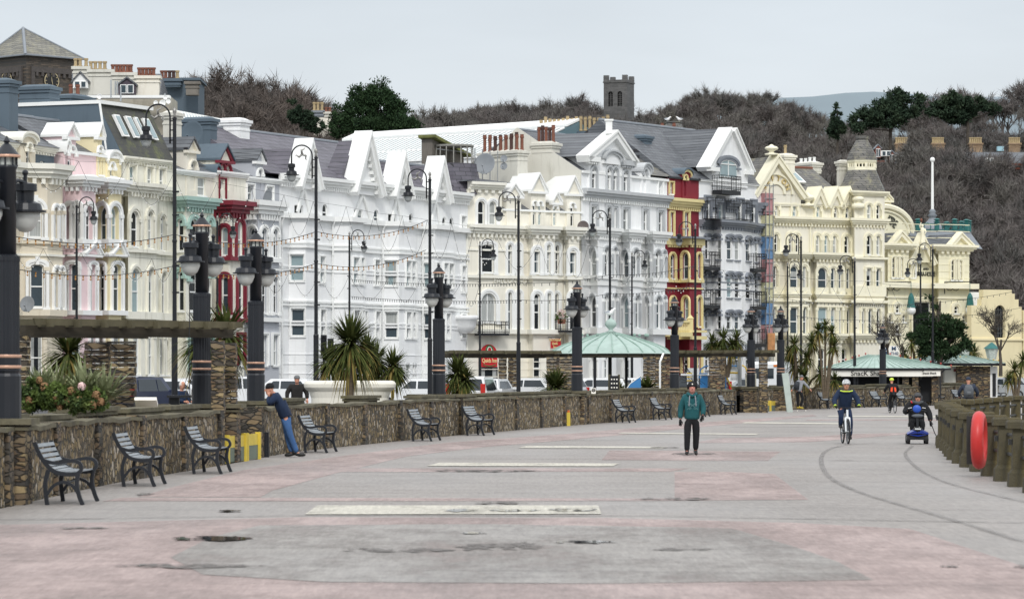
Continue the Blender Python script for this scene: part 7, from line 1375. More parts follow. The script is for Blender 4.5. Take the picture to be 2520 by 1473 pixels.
# ------------------------------------------------------------ benches
slat = mat('weathered_slats',srgb('#8b9196'),.45,.2,3,stretch=(1,1,6)); irn = mat('bench_iron',srgb('#22252b'),.45,.15)
def bench():
 t = thing('park_bench','x','bench',group='benches along the rubble wall'); L = 1.5
 def cr(pts,n=5): return [Vector(p) for p in smooth_pts(pts,n)]
 for y in (-L/2,L/2):
  mb = MB(); f = lambda P: [(x,y,z) for x,z in P]
  def bar(P,r=.028,n=5):
   c = smooth_pts([(x,z) for x,z in P],n)
   c = [Vector(q) for q in c]; L1,R1 = [],[]
   for i_,a in enumerate(c):
    d = (c[min(i_+1,len(c)-1)]-c[max(i_-1,0)]).normalized(); nr = Vector((-d.y,d.x))*r; L1.append(a+nr); R1.append(a-nr)
   w3 = lambda Q,k: [(p.x,y+k,p.y) for p in Q]; h_ = .022+bar.n; bar.n += .0012
   mb.strip(w3(L1,-h_),w3(R1,-h_)); mb.strip(w3(L1,h_),w3(R1,h_)); mb.strip(w3(L1,-h_),w3(L1,h_)); mb.strip(w3(R1,-h_),w3(R1,h_)); 
   for Q in (0,-1): mb.add([(L1[Q].x,y-h_,L1[Q].y),(L1[Q].x,y+h_,L1[Q].y),(R1[Q].x,y+h_,R1[Q].y),(R1[Q].x,y-h_,R1[Q].y)],[(0,1,2,3)])
  bar.n = 0
  bar([(-.19,.93),(-.13,.78),(-.03,.62),(.1,.5),(.28,.455),(.46,.46)],.03); bar([(-.05,.66),(.12,.62),(.34,.655),(.47,.63),(.51,.54),(.45,.47),(.36,.46)],.026)
  bar([(.02,.52),(-.03,.34),(-.02,.15),(0,0)],.03); bar([(.46,.46),(.44,.3),(.48,.12),(.53,0)],.03); bar([(.0,.16),(.1,.29),(.24,.34),(.37,.29),(.46,.17)],.022)
  mb.build('end_frame',irn,t)
 mb = MB()
 for (x,z,a) in ((-.165,.88,66),(-.135,.8,64),(-.10,.725,60),(-.055,.655,55),(0,.59,45)): mb.box((x+.02,0,z),(.055,L-.04,.022),M=Matrix.Rotation(R(a),3,'Y'))
 mb.build('backrest',slat,t); mb = MB()
 for (x,z,a) in ((.06,.535,30),(.13,.502,18),(.205,.488,6),(.28,.484,0),(.355,.486,-3),(.43,.492,-6)): mb.box((x,0,z),(.055,L-.04,.022),M=Matrix.Rotation(R(a),3,'Y'))
 mb.build('seat',slat,t); mb = MB(); mb.tube([(.24,-L/2,.33),(.24,L/2,.33)],.016,5); mb.build('stretcher',irn,t); return t
bl_ = [(172,'nearest, lowest in the picture'),(350,'second nearest on the left'),(518,'third, just left of the near yellow gate'),(785,'to the right of the leaning man'),(1048,'just left of the pier by the small palm'),(1178,'just right of the small palm'),
  (1537,'left of the pair before the man in green'),(1628,'directly left of the man in green'),(1724,'half hidden behind the man in the green hoodie'),(1790,'between the green-hoodie man and the far yellow gate'),(2036,'just left of the cyclist in the white helmet'),(2104,'mostly hidden behind the white-helmeted cyclist'),(2162,'between the two cyclists under the kiosk'),(2224,'right behind the rider in red and black'),(2306,'behind the mobility scooter rider, right side'),(2362,'behind the walker with the grey backpack'),(2458,'left of the two farthest above the concrete posts'),(2492,'right of the two farthest above the concrete posts')]
bp_ = None
for x,lab in bl_:
 q = wat(wlx(x,.75)); c = bench() if bp_ is None else copy_tree(bp_); bp_ = bp_ or c
 p = q[0]+q[2]*.52; c.location = (p.x,p.y,0); c.rotation_euler.z = math.atan2(q[2].y,q[2].x)+R(random.uniform(-2,2)); c['label'] = 'black iron bench with grey slats, '+lab
# ------------------------------------------------------------ pergola,dome shelter,kiosks
timb = mat('weathered_beam',srgb('#3b362c'),.85,.3,3,stretch=(1,1,4)); timb2 = mat('beam_light',srgb('#57523f'),.85,.25,3)
def pillar(x0,x1,yt,s_,lab,zt_=None,d=.6):
 a,b = (x0-HX)/s_,(x1-HX)/s_; zt_ = zt_ or HC-(yt-HY)/s_; t = thing('stone_pillar',lab,'pillar',((a+b)/2,F/s_,0)); mb = MB(); r = random.Random(int(x0)); w_ = b-a; z_ = 0
 while z_ < zt_-.01:
  h = min(r.uniform(.1,.2),zt_-z_); k = r.uniform(-.02,.02); mb.tbox((k*.6,0,z_),(w_*r.uniform(.95,1.04),d*r.uniform(.95,1.04)),(w_*r.uniform(.95,1.04),d*r.uniform(.95,1.04)),h-.012); z_ += h
 mb.build('shaft',lay2,t); return t
def pergola(lab,xa,ya,sa,xb,yb,sb,n,h=.34,over=.5,tails=.34):
 a,b = pt(xa,ya,sa),pt(xb,yb,sb); d = (b-a); L = d.length; u = d.normalized(); nn = Vector((u.y,-u.x,0)); t = thing('pergola',lab,'pergola',(a.x,a.y,RZ),world=True)
 for off in (0,-2.4):
  mb = MB(); q0,q1 = a+nn*off,b+nn*off; mb.prism([q0-Vector((0,0,.13)),q1-Vector((0,0,.13)),q1-Vector((0,0,.13+h*.62)),q0-Vector((0,0,.13+h*.62))],nn*.14); mb.build('main_beam',timb,t)
 for k in range(n):
  p = a+d*((k+.5)/n); rw_ = L/n*.86; mb = MB(); mb.prism([p+u*rw_/2+nn*.45,p-u*rw_/2+nn*.45,p-u*rw_/2+nn*.45-Vector((0,0,.13)),p+u*rw_/2+nn*.45-Vector((0,0,.13))],-nn*.1) if False else None
  mb.prism([p-u*.05+nn*.5,p+u*.05+nn*.5,p+u*.05+nn*.5-Vector((0,0,.16)),p-u*.05+nn*.5-Vector((0,0,.16))],-nn*3.4); mb.build('rafter',timb2,t)
 for k in range(n+1):
  f0,f1 = max(0,(k-.46)/n),min(1,(k+.46)/n); q0,q1 = a+d*f0,a+d*f1; sl = u*.05; mb = MB(); mb.prism([q0+nn*.38+Vector((0,0,.01)),q1+nn*.38+sl*0+Vector((0,0,.01)),q1+nn*.38+sl-Vector((0,0,.125)),q0+nn*.38+sl-Vector((0,0,.125))],-nn*.05); mb.build('fascia',timb2,t)
 return t
pergola('near timber pergola on stone pillars at the left, above the flower bed',50,784,121.6,562,793,112.6,8)
pillar(50,71,815,119,'narrow stone pillar at the left end of the near pergola'); pillar(210,272,838,117,'left stone pillar of the broad pair under the near pergola',d=.5); pillar(268,333,838,114.5,'right stone pillar of the broad pair under the near pergola',d=.5)
pillar(522,552,836,114.5,'left slim stone pillar at the near gate opening',d=.5); pillar(551,582,842,111,'right slim stone pillar at the near gate opening',d=.5)
pergola('distant timber pergola running left of the green dome',1100,862,50.5,1375,863,50,9); pergola('distant timber pergola between the green dome and the far gate',1630,862,49.5,1903,861,48.2,9)
for x0,x1,lab in ((1227,1247,'left stone pillar of the pair under the distant pergola'),(1250,1272,'right stone pillar of the pair under the distant pergola'),(1745,1784,'broad stone pillar in front of the playground'),(1868,1888,'stone pillar just left of the far yellow gate'),(1118,1140,'stone pillar hidden behind the small palm')): pillar(x0,x1,876,49.5,lab)
s_ = 49.5; cx = pt(1503,868,s_); R0 = 148/s_; t = thing('dome_shelter','round promenade shelter with a pale green ribbed copper dome','shelter',(cx.x,cx.y,RZ),0); ze = cx.z-RZ; zh = (868-817)/s_
prof = [(R0+.05,ze-.04),(R0,ze+.02)]+[(R0*(1-j/9),ze+.03+zh*(j/9)**.68) for j in range(1,9)]+[(.02,ze+zh+.04)]
mb = MB(); mb.lathe(prof,n=24); dm = mb.build('copper_dome',copper,t,smooth=False)
mb = MB()
for k in range(24): a = 2*math.pi*k/24; mb.tube([(r_*math.cos(a),r_*math.sin(a),z_+.02) for r_,z_ in prof[1:-1]],.035,4)
mb.build('dome_ribs',mat('copper_rib',srgb('#8ea69c'),.7,.15,4),dm); mb = MB()
for k in range(12): a = 2*math.pi*k/12+.13; mb.ball((R0*.62*math.cos(a),R0*.62*math.sin(a),ze+zh*.86),.08,6,5)
mb.build('dome_lamps',mat('copper_rib',srgb('#7fae9f')),dm); mb = MB(); mb.lathe([(.3,ze+zh),(.12,ze+zh+.08),(.1,ze+zh+.15),(.26,ze+zh+.3),(.3,ze+zh+.42),(.2,ze+zh+.6),(.05,ze+zh+.68),(.02,ze+zh+.78)],n=14); mb.build('finial',copper,t,smooth=True)
mb = MB(); mb.lathe([(R0-.05,ze-.05),(R0-.05,ze-.22),(R0-.3,ze-.22)],n=24)
for k in range(24): a = 2*math.pi*k/24; mb.tube([((R0+.05)*math.cos(a),(R0+.05)*math.sin(a),ze-.1),((R0-.5)*math.cos(a),(R0-.5)*math.sin(a),ze-.1)],.05,4)
mb.build('eaves_ring',timb,t)
for k in range(6): a = 2*math.pi*k/6+.2; mb = MB(); mb.box(((R0-.3)*math.cos(a),(R0-.3)*math.sin(a),(ze-.2)/2),(.14,.14,ze-.2)); mb.build('post',blackm,t)
for x0,x1,lab in ((1345,1378,'left outer'),(1378,1412,'left inner'),(1583,1612,'right inner'),(1612,1652,'right outer')): pillar(x0,x1,876,51.5,lab+' stone pillar of the domed shelter')
mb = MB(); mb.tube([pt(1632,870,52),pt(1626,885,52.3),pt(1624,890,52.3),pt(1624,955,52.3)],.05,6); o = recenter(mb.build('drainpipe',whitetrim)); tag(o,'white drainpipe on the right stone pillar of the domed shelter','pipe')
def gull(loc,lab,sg=1,grp=None):
 t_ = thing('gull',lab,'bird',loc,group=grp); mb = MB(); mb.tube([(-.3*sg,0,.2),(-.1*sg,0,.17),(.05*sg,0,.22),(.14*sg,0,.36),(.2*sg,0,.40),(.26*sg,0,.38)],[.02,.1,.12,.06,.065,.03],8); mb.tube([(0,-.03,.12),(0,-.03,0)],.014,4); mb.tube([(0,.03,.12),(0,.03,0)],.014,4); mb.build('body',gullm,t_,smooth=True)
 mb = MB(); mb.tube([(-.34*sg,0,.22),(-.08*sg,0,.22),(.05*sg,0,.25)],[.02,.1,.05],8); mb.build('wing',gullg,t_,smooth=True)
gull((cx.x,cx.y,RZ+ze+zh+.76),'white gull standing on the finial of the green dome')
s_ = 40.5; a,b = pt(2030,910,s_),pt(2338,905,s_); ze = HC+(918-905)/s_-RZ; t = thing('snack_kiosk','snack kiosk with green copper hipped roof and white lettered fascia','kiosk',((a.x+b.x)/2,a.y,RZ),0); hw = (b.x-a.x)/2; zr = HC+(918-873)/s_-RZ; D = 5.0
rx0 = -hw*.08; mb = MB(); mb.add([(-hw,-.4,ze),(hw,-.4,ze),(hw,D,ze),(-hw,D,ze),(rx0-.6,D*.45,zr),(rx0+.4,D*.45,zr)],[(0,1,5,4),(1,2,5),(2,3,4,5),(3,0,4)]); rf = mb.build('copper_roof',copper,t)
mb = MB()
for k in range(19): u = k/18; x_ = -hw+2*hw*u; xt = rx0-.6+1.0*u; mb.tube([(x_,-.4,ze+.02),(xt,D*.45,zr+.02)],.022,4)
for x_,xt in ((-hw,rx0-.6),(hw,rx0+.4)): mb.tube([(x_,-.4,ze+.03),(xt,D*.45,zr+.03)],.04,5)
mb.build('roof_ribs',MATS['copper_rib'],rf); mb = MB(); mb.box((0,-.42,ze-.06),(2*hw,.1,.12)); mb.build('gutter',blackm,t)
rbl = mat('bulb_red',srgb('#b03a33'),.3,.2)
for k in range(14):
 u = k/13; mb = MB(); xx,yy,zz_ = -hw+(rx0-.6+hw)*min(1,u*2) if u < .5 else (rx0+.4)+(hw-rx0-.4)*(u*2-1),-.4+(D*.45+.4)*(u*2 if u < .5 else 2-u*2),ze+(zr-ze)*(u*2 if u < .5 else 2-2*u); mb.tube([(xx,yy,zz_),(xx,yy,zz_+.12)],.02,4); mb.ball((xx,yy,zz_+.16),.055,6,5); mb.build('roof_lamp',rbl,rf)
xl,xr = -hw+.35,hw-1.1; mb = MB(); mb.box(((xl+xr)/2,-.30,ze-.33),(xr-xl,.08,.36)); fa = mb.build('fascia',whites,t)
def ttext(txt,size,loc,m,parent,sx=1,depth=.015,rz=0):
 cu = bpy.data.curves.new('lettering','FONT'); cu.body = txt; cu.size = size; cu.extrude = depth; cu.align_x = 'CENTER'; cu.align_y = 'CENTER'; cu.resolution_u = 3; cu.offset = size*.012
 o_ = bpy.data.objects.new('lettering',cu); C.objects.link(o_); bpy.context.view_layer.update(); me = bpy.data.meshes.new_from_object(o_.evaluated_get(bpy.context.evaluated_depsgraph_get())); bpy.data.objects.remove(o_)
 me.transform(Matrix.Translation(loc) @ Matrix.Rotation(rz,4,'Z') @ Matrix.Rotation(R(90),4,'X') @ Matrix.Diagonal((sx,1,1,1))); me.materials.clear(); me.materials.append(m); o2 = bpy.data.objects.new('lettering',me); C.objects.link(o2); o2.parent = parent; return o2
blk = mat('letter_black',(.02,.02,.02),.5,.1)
kx = lambda x: (x-HX)/s_-(a.x+b.x)/2
ttext('SnacK ShacK',.40,(kx(2137),-.36,ze-.33),blk,fa,1.06); mb = MB(); mb.box((kx(2291),-.33,ze-.31),(1.05,.08,.34)); f2 = mb.build('side_fascia',whites,t); ttext('Snack Shack',.17,(kx(2285),-.40,ze-.31),blk,f2)
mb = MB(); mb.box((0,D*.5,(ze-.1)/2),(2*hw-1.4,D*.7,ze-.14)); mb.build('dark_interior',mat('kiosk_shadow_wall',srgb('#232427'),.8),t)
for x_ in (2228,2252,2300): mb = MB(); mb.box((kx(x_),.1,(ze-.5)/2),(.38,.35,ze-.5)); mb.build('stone_post',lay2,t)
for x_ in (2055,2110,2170,2210): mb = MB(); mb.box((kx(x_),.05,(ze-.5)/2),(.1,.1,ze-.5)); mb.build('post',blackm,t)
mb = MB(); mb.tube([(kx(2322),-.4,ze-.1),(kx(2312),-.3,ze-.35),(kx(2312),-.3,.2)],.05,5); mb.tube([(kx(2272),-.4,ze-.1),(kx(2265),-.2,ze-.3),(kx(2265),-.1,ze-.7)],.05,5); mb.build('drainpipe',blackm,t)
s_ = 37.8; a,b = pt(2262,895,s_),pt(2472,892,s_); ze = HC+(918-893)/s_-RZ; t = thing('copper_roof_shelter','stone shelter with green copper roof and yellow bulbs, right of the snack kiosk','shelter',((a.x+b.x)/2,a.y,RZ)); hw = (b.x-a.x)/2; zr = HC+(918-872)/s_-RZ; D = 4; kx2 = lambda x: (x-HX)/s_-(a.x+b.x)/2
xr0 = kx2(2335); mb = MB(); mb.add([(-hw-1.2,-.4,ze),(hw,-.4,ze),(hw,D,ze),(-hw-1.2,D,ze),(xr0-.8,D*.45,zr),(xr0+1.2,D*.45,zr)],[(0,1,5,4),(1,2,5),(2,3,4,5),(3,0,4)]); rf = mb.build('copper_roof',copper,t); mb = MB()
for k in range(15): u = k/14; mb.tube([(-hw-1.2+(2*hw+1.2)*u,-.4,ze+.02),(xr0-.8+2*u,D*.45,zr+.02)],.02,4)
mb.build('roof_ribs',MATS['copper_rib'],rf); mb = MB(); mb.box((-.6,-.42,ze-.09),(2*hw+1.2,.12,.16)); mb.build('gutter',blackm,t)
ybl = mat('bulb_yellow',srgb('#c9a23c'),.3,.15)
for k in range(18): u = k/17; xx = -hw-.8+(2*hw+.6)*u; mb = MB(); mb.ball((xx,D*.3,ze+(zr-ze)*(.75-.5*abs(2*u-.75))+.12),.06,6,5); mb.build('roof_lamp',ybl,rf)
for k in range(16): mb = MB(); mb.box((-hw-1+(2*hw+.9)*k/15,-.45,ze-.06),(.09,.16,.1)); mb.build('rafter_end',blackm,t)
mb = MB(); mb.lathe([(.12,zr),(.1,zr+.2),(.16,zr+.28),(.06,zr+.4),(.02,zr+.8)],(xr0+.2,D*.45,0),8); mb.build('finial',copper,t)
mb = MB(); mb.box((kx2(2395),.8,(ze-.2)/2),(2.2,1.5,ze-.2)); mb.build('stone_wall',lay2,t); mb = MB(); mb.box((kx2(2340),1.0,(ze-.2)/2),(.8,1.5,ze-.2)); mb.build('rendered_wall',palegrey,t); mb = MB(); mb.box((kx2(2445),.9,(ze-.2)/2),(.55,1.4,ze-.2)); w2 = mb.build('white_wall',whitetrim,t); mb = MB(); mb.box((kx2(2447),.18,1.0),(.22,.06,1.5)); mb.build('door',blackm,w2)
mb = MB(); mb.box((kx2(2353),.2,ze-.45),(.3,.06,.18)); mb.build('small_sign',mat('sign_maroon',srgb('#6c2420'),.5),t)
# ------------------------------------------------------------ gates,planter
gy = mat('gate_yellow',srgb('#d3bb48'),.55,.12,3); gg = mat('gate_grey',srgb('#6a7467'),.7,.1)
def gate(p0,p1,h,lab):
 d = (Vector(p1)-Vector(p0)); L_ = d.length; t = thing('flood_gate',lab,'gate',(p0[0],p0[1],0),math.atan2(d.y,d.x)); mb = MB(); mb.tbox((L_/2,0,.02),(L_-.1,.05),(L_-.1,.05),h*.52); mb.build('lower_panel',gg,t); mb = MB(); mb.tbox((L_/2,0,h*.54),(L_-.1,.06),(L_-.1,.06),h*.4); mb.build('upper_panel',gy,t)
 for x_ in (.03,L_-.03): mb = MB(); mb.tbox((x_,-.02,0),(.1,.12),(.1,.12),h); mb.build('post',gy,t)
g0,g1 = gp(556,1140),gp(600,1134); gate(g0,g1,.62,'left leaf of the near yellow and grey flood gate'); gate(gp(603,1133),gp(634,1129),.62,'right leaf of the near yellow and grey flood gate')
gate(gp(1871,1012),gp(1893,1011),.55,'left leaf of the far yellow and grey flood gate'); gate(gp(1894,1011),gp(1913,1010),.55,'right leaf of the far yellow and grey flood gate')
p = gp(655,1124); t = thing('bollard','black ribbed post standing against the pier beside the near gate','bollard',(p.x,p.y-.0,0)); mb = MB(); mb.tbox((0,0,0),(.14,.14),(.13,.13),.58); mb.build('post',blackm,t); mb = MB(); mb.box((.0,-.075,.3),(.03,.02,.5)); mb.build('rib',blackm,t)
p = gp(1396,1047); t = thing('yellow_post','short yellow post against the wall below the dome','post',(p.x,p.y,0)); mb = MB(); mb.tbox((0,0,0),(.23,.1),(.22,.1),.5); mb.build('panel',gy,t); mb = MB(); mb.box((.05,0,.54),(.09,.08,.08)); mb.build('orange_cap',mat('cap_orange',srgb('#cc6a2a'),.5),t)
p = pt(857,990,80); t = thing('white_planter','large cream concrete planter with a thick rounded rim','planter',(p.x,p.y+1.2,.85)); w_ = 226/80/2; h = (990-937)/80+.25
mb = MB()
def ring(z,kx_,ky): return [(kx_*math.copysign(abs(math.cos(a))**.5,math.cos(a)),ky*math.copysign(abs(math.sin(a))**.5,math.sin(a)),z) for a in [2*math.pi*j/40 for j in range(40)]]
pf = [(0,.82),(.12,.84),(.3,.85),(.45,.90),(.52,.97),(.56,1.0),(.64,1.01),(.70,.98),(.72,.93)]; rs = [ring(z_*h/.72-.04,w_*k_,.9*k_) for z_,k_ in pf]
for r1,r2 in zip(rs,rs[1:]): mb.strip(r1,r2,closed=True)
mb.add(rs[-1],[tuple(range(40))]); mb.build('bowl',mat('planter_paint',srgb('#e9e5d8'),.6,.06,1.5,stain=srgb('#c4bfae'),stain_amt=.4),t,smooth=False)
# ------------------------------------------------------------ concrete sea-rail posts
conc = mat('mossy_concrete',srgb('#4f4a3a'),.9,.28,2.2,stain=srgb('#6a5c26'),stain_amt=.7,bump=.6,bscale=30); dk = mat('clamp_iron',srgb('#2d2d2c'),.6,.2)
PP = [Vector(p) for p in smooth_pts([Vector(q) for q in POSTS],8)]; pl_ = [0]
for a,b in zip(PP,PP[1:]): pl_.append(pl_[-1]+(Vector(b)-Vector(a)).length)
def post():
 t = thing('concrete_post','x','post',group='concrete sea-rail posts'); mb = MB(); mb.tbox((0,0,0),(.46,.42),(.44,.40),.24); mb.tbox((0,0,.24),(.40,.36),(.34,.30),.06); mb.build('plinth',conc,t); mb = MB(); mb.tbox((0,0,.28),(.32,.28),(.30,.26),.74); mb.build('shaft',conc,t)
 mb = MB(); mb.tbox((0,0,1.02),(.50,.44),(.52,.46),.11); mb.tbox((0,0,1.13),(.50,.44),(.46,.40),.03); mb.build('cap',conc,t); mb = MB(); mb.box((-.19,0,.78),(.06,.12,.1)); mb.build('rail_clamp',dk,t); return t
npost = 0; pr_ = None; l = 0.4; posn = ['foremost','second','third','fourth','fifth','sixth','seventh','eighth','ninth','tenth','eleventh','twelfth']
plist = []
while l < pl_[-1] and len(plist) < 46: 
 i = max(j for j in range(len(pl_)) if pl_[j] <= l); i = min(i,len(PP)-2); f = (l-pl_[i])/(pl_[i+1]-pl_[i]); p = Vector(PP[i]).lerp(Vector(PP[i+1]),f); d = (Vector(PP[i+1])-Vector(PP[i])).normalized(); plist.append((p,d)); l += 3.1
for i,(p,d) in enumerate(plist):
 c = post() if pr_ is None else copy_tree(pr_); pr_ = pr_ or c; c.location = (p.x,p.y,0); c.rotation_euler.z = math.atan2(d.y,d.x)-R(90); c.scale = (1,1,random.uniform(.98,1.03))
 c['label'] = ('mossy concrete rail post, %s from the near end, right edge' % posn[i]) if i < 12 else 'mossy concrete post in the far curve of the sea rail, above the lifebuoy'
t = thing('sea_rail','two dark rails running between the mossy concrete posts','railing',(plist[0][0].x,plist[0][0].y,0),world=True)
for z_ in (.5,.85): mb = MB(); mb.tube([Vector((p.x+.02,p.y,z_)) for p,d in plist],.035,6); mb.build('rail',dk,t)
s_ = 131; p = pt(2409,1082,s_); t = thing('lifebuoy','red lifebuoy hanging edge-on from a concrete post','lifebuoy',tuple(p),R(77)); mb = MB(); RR,rr = .43,.12; n_,m_ = 28,12; vs = []
for i in range(n_):
 a = 2*math.pi*i/n_
 for j in range(m_): b_ = 2*math.pi*j/m_; k = RR+rr*math.cos(b_); vs.append((k*math.cos(a),rr*1.0*math.sin(b_),k*math.sin(a)))
mb.add(vs,[(i*m_+j,((i+1) % n_)*m_+j,((i+1) % n_)*m_+(j+1) % m_,i*m_+(j+1) % m_) for i in range(n_) for j in range(m_)]); mb.build('ring',mat('buoy_red',srgb('#bf3230'),.4,.05,2),t,smooth=True)
mb = MB()
for k in range(0):
 mb = MB(); a = math.pi/4+k*math.pi/2; mb.tube([((RR)*math.cos(a)+(rr+.012)*math.cos(a)*math.cos(b_),(rr+.012)*math.sin(b_),RR*math.sin(a)+(rr+.012)*math.sin(a)*math.cos(b_)) for b_ in [2*math.pi*j/12 for j in range(13)]],.02,5); mb.build('strap',mat('strap_white',srgb('#d9d5cf'),.6),t)
mb = MB(); mb.box((0,.16,.0),(.08,.14,.9)); mb.build('bracket',dk,t)
# ------------------------------------------------------------ spiky garden plants
leafg = hillmat('sword_leaves',['#2c3a20','#3f4b28','#53592f','#3a4524','#5e5b3a'],2.5); leafy = hillmat('yellowing_leaves',['#6b6237','#8a7a48','#57592f'],2.5); trunkm = mat('palm_trunk',srgb('#5f5445'),.9,.3,6,stretch=(1,1,4))
def swords(cen,rad,n,rg,droop=.32,w_=.03,up=.15,lo=-.9):
 """curved sword leaves round one head -> V, F"""
 Vs,Fs = [],[]; b0 = 0
 for k in range(n):
  a = rg.uniform(0,2*math.pi); e = math.asin(rg.uniform(lo,1)); L = rad*rg.uniform(.75,1.15); d = np.array([math.cos(a)*math.cos(e),math.sin(a)*math.cos(e),math.sin(e)+up]); d /= np.linalg.norm(d)
  s_ = np.cross(d,[0,0,1]); s_ /= max(1e-6,np.linalg.norm(s_)); g_ = droop*(1-.6*max(0,math.sin(e))); pts = [(0,.45),(.35,1),(.7,.8),(1,.04)]
  for j,(t_,q_) in enumerate(pts): p = np.array(cen)+d*L*t_+np.array([0,0,-g_*L*t_**2.2]); Vs += [p-s_*w_*q_,p+s_*w_*q_]
  for j in range(3): Fs.append((b0+2*j,b0+2*j+1,b0+2*j+3,b0+2*j+2))
  b0 += 8
 return np.array(Vs),np.array(Fs)
def cordyline(lab,s_,base,heads,n=170,seed=1,kind='cabbage_palm',w_=.028,cat='palm',lo=-.9,dead=True):
 """base=(x,y) px of the foot; heads=[(x,y,r px)]"""
 p = pt(base[0],base[1],s_); t = thing(kind,lab,cat,tuple(p)); rg = np.random.default_rng(seed); V,Fc,b0 = [],[],0; V2_,F2,b2 = [],[],0; tb = MB()
 for (x,y,r_) in heads:
  c = np.array(pt(x,y,s_)-p)+[0,rg.uniform(-.5,.5),0]; v,f = swords(c,r_/s_,n,rg,w_=w_,lo=lo); V.append(v); Fc.append(f+b0); b0 += len(v)
  if dead: v,f = swords(c-[0,0,.1],r_/s_*.85,n//5,rg,droop=.95,w_=w_,lo=-.95,up=-.3); V2_.append(v); F2.append(f+b2); b2 += len(v)
  if base[1]-y > 12: tb.tube([(c[0]*.15,0,-.6),(c[0]*.6,c[1]*.6,c[2]*.5),tuple(c)],[max(.07,r_/s_*.13),max(.06,r_/s_*.10),.06],7)
 mesh_np('leaves',np.vstack(V),np.vstack(Fc),leafg,t)
 if V2_: mesh_np('dry_leaves',np.vstack(V2_),np.vstack(F2),leafy,t)
 tb.build('trunk',trunkm,t); return t
cordyline('spiky green plant under the near pergola between its pillars',108,(165,960),[(172,868,92)],260,2)
cordyline('large spiky palm behind the near lamp columns and pergola end',96,(540,960),[(505,840,95),(562,826,105),(545,890,70)],260,3)
cordyline('biggest spiky palm with drooping skirt, above the white planter',86,(860,975),[(861,845,92)],560,4)
cordyline('clump of spiky palms behind the big palm and white planter',77,(900,955),[(925,888,66),(812,890,60),(905,862,55),(968,902,60),(860,910,50)],240,5)
cordyline('small spiky palm right of the fluted column',72,(1128,965),[(1126,918,62),(1143,935,46)],280,6)
cordyline('low rounded spiky plant left of the dome column',63.5,(1368,958),[(1368,955,66)],300,7,kind='yucca_plant',cat='plant',lo=-.1)
cordyline('low spiky plant in front of the dome shelter right pillar',54.5,(1592,958),[(1592,960,48)],200,8,kind='yucca_plant',cat='plant',lo=-.1)
cordyline('smallest spiky tuft below the dome shelter notice board',57,(1525,960),[(1525,963,32)],110,9,kind='yucca_plant',cat='plant',lo=-.1)
cordyline('broad bushy palm clump behind the distant pergola',46,(1786,900),[(1752,842,36),(1780,832,38),(1812,836,38),(1800,850,34),(1764,856,32)],130,10)
cordyline('dense palm clump left of the snack kiosk',45,(1965,950),[(1953,847,36),(1998,842,34),(1958,897,34),(1977,925,36),(1945,870,30),(2018,918,28),(1985,880,32),(2055,934,30)],120,11)
cordyline('tall thin forked palm in front of the kiosk roof',46,(2030,952),[(2012,812,28),(2047,818,28),(2052,852,32),(2030,800,22)],110,12)
cordyline('palm clump rising behind the two kiosks',37,(2255,900),[(2245,842,30),(2266,866,28),(2225,868,24),(2290,872,22)],110,13)
cordyline('spiky palm behind the copper roofed shelter',36,(2383,905),[(2370,868,26),(2400,866,28),(2385,858,22)],110,14)
cordyline('spiky palm at the right edge above the posts',40,(2500,960),[(2497,910,36),(2518,886,32),(2480,935,24)],120,15)
p = pt(190,1000,138); t = thing('flax_clump','long bladed grey-green flax in the near flower bed','plant',tuple(p)); rg = np.random.default_rng(21); V,Fc,b0 = [],[],0
for (x,y,r_) in ((140,985,125),(205,978,120),(262,988,110),(100,975,90),(235,990,95)): c = np.array(pt(x,y,138)-p); v,f = swords(c,r_/138,90,rg,droop=.35,w_=.026,lo=.1,up=.3); V.append(v); Fc.append(f+b0); b0 += len(v)
mesh_np('leaves',np.vstack(V),np.vstack(Fc),hillmat('flax_leaves',['#7b8463','#949a78','#667050','#a39f7e'],2.5),t)
shl = hillmat('shrub_leaves',['#4a5c34','#62733c','#3b4c30','#76834a'],3.0); rustf = mat('rust_petals',srgb('#8a6a4a'),.8,.3,25); pinkf = mat('pale_pink_petals',srgb('#e2c3c0'),.8,.12,30)
p = pt(150,1010,150); t = thing('hydrangea_bush','hydrangea bush with faded rust flower heads and one pale bloom in the near bed','bush',tuple(p)); B_ = [tuple(pt(x,y,150)-p)+(r_/150,r_/150*.8,r_/150*.7) for x,y,r_ in ((90,985,40),(140,975,42),(195,985,42),(235,985,34),(75,955,26))]
V,Fc = leafcloud(B_,7500,.055,np.random.default_rng(22),.2,.5); mesh_np('foliage',V,Fc,shl,t)
r = random.Random(4)
for (x,y) in [(100,935),(112,952),(178,962),(168,985),(198,985),(240,972),(250,988),(150,1000),(138,985),(75,985),(232,995)]+[(204,950)]:
 c = pt(x,y,150)-p; rr = r.uniform(.045,.07); mb = MB()
 for k in range(110):
  d = Vector((r.gauss(0,1),r.gauss(0,1),r.gauss(0,1)+.3)).normalized(); q_ = c+Vector((0,-.12,0))+d*rr; a = d.orthogonal().normalized()*.012; b_ = d.cross(a); mb.add([q_-a-b_,q_+a-b_,q_+a+b_+d*.01,q_-a+b_+d*.01],[(0,1,2,3)])
 mb.build('flower_head',pinkf if (x,y) == (204,950) else rustf,t)
def btree(lab,x,yb,s_,h,sp,seed,tw=.02,n=900,lean=0):
 p = pt(x,yb,s_); t = thing('bare_tree',lab,'tree',tuple(p)); mb,V,Fc = bare_tree(seed,h=h,spread=sp,twigs=n,tw=tw); mb.build('trunk',bark,t); mesh_np('crown',V,Fc,bark,t)
btree('thin bare tree rising behind the snack kiosk roof',2190,905,38,5.2,1.0,31,.014,380); btree('second thin bare tree behind the kiosk, nearer the pine',2225,905,37.5,4.6,.9,32,.014,300); btree('spreading bare tree in front of the primrose building',2462,925,38,6.6,1.3,33,.016,620)
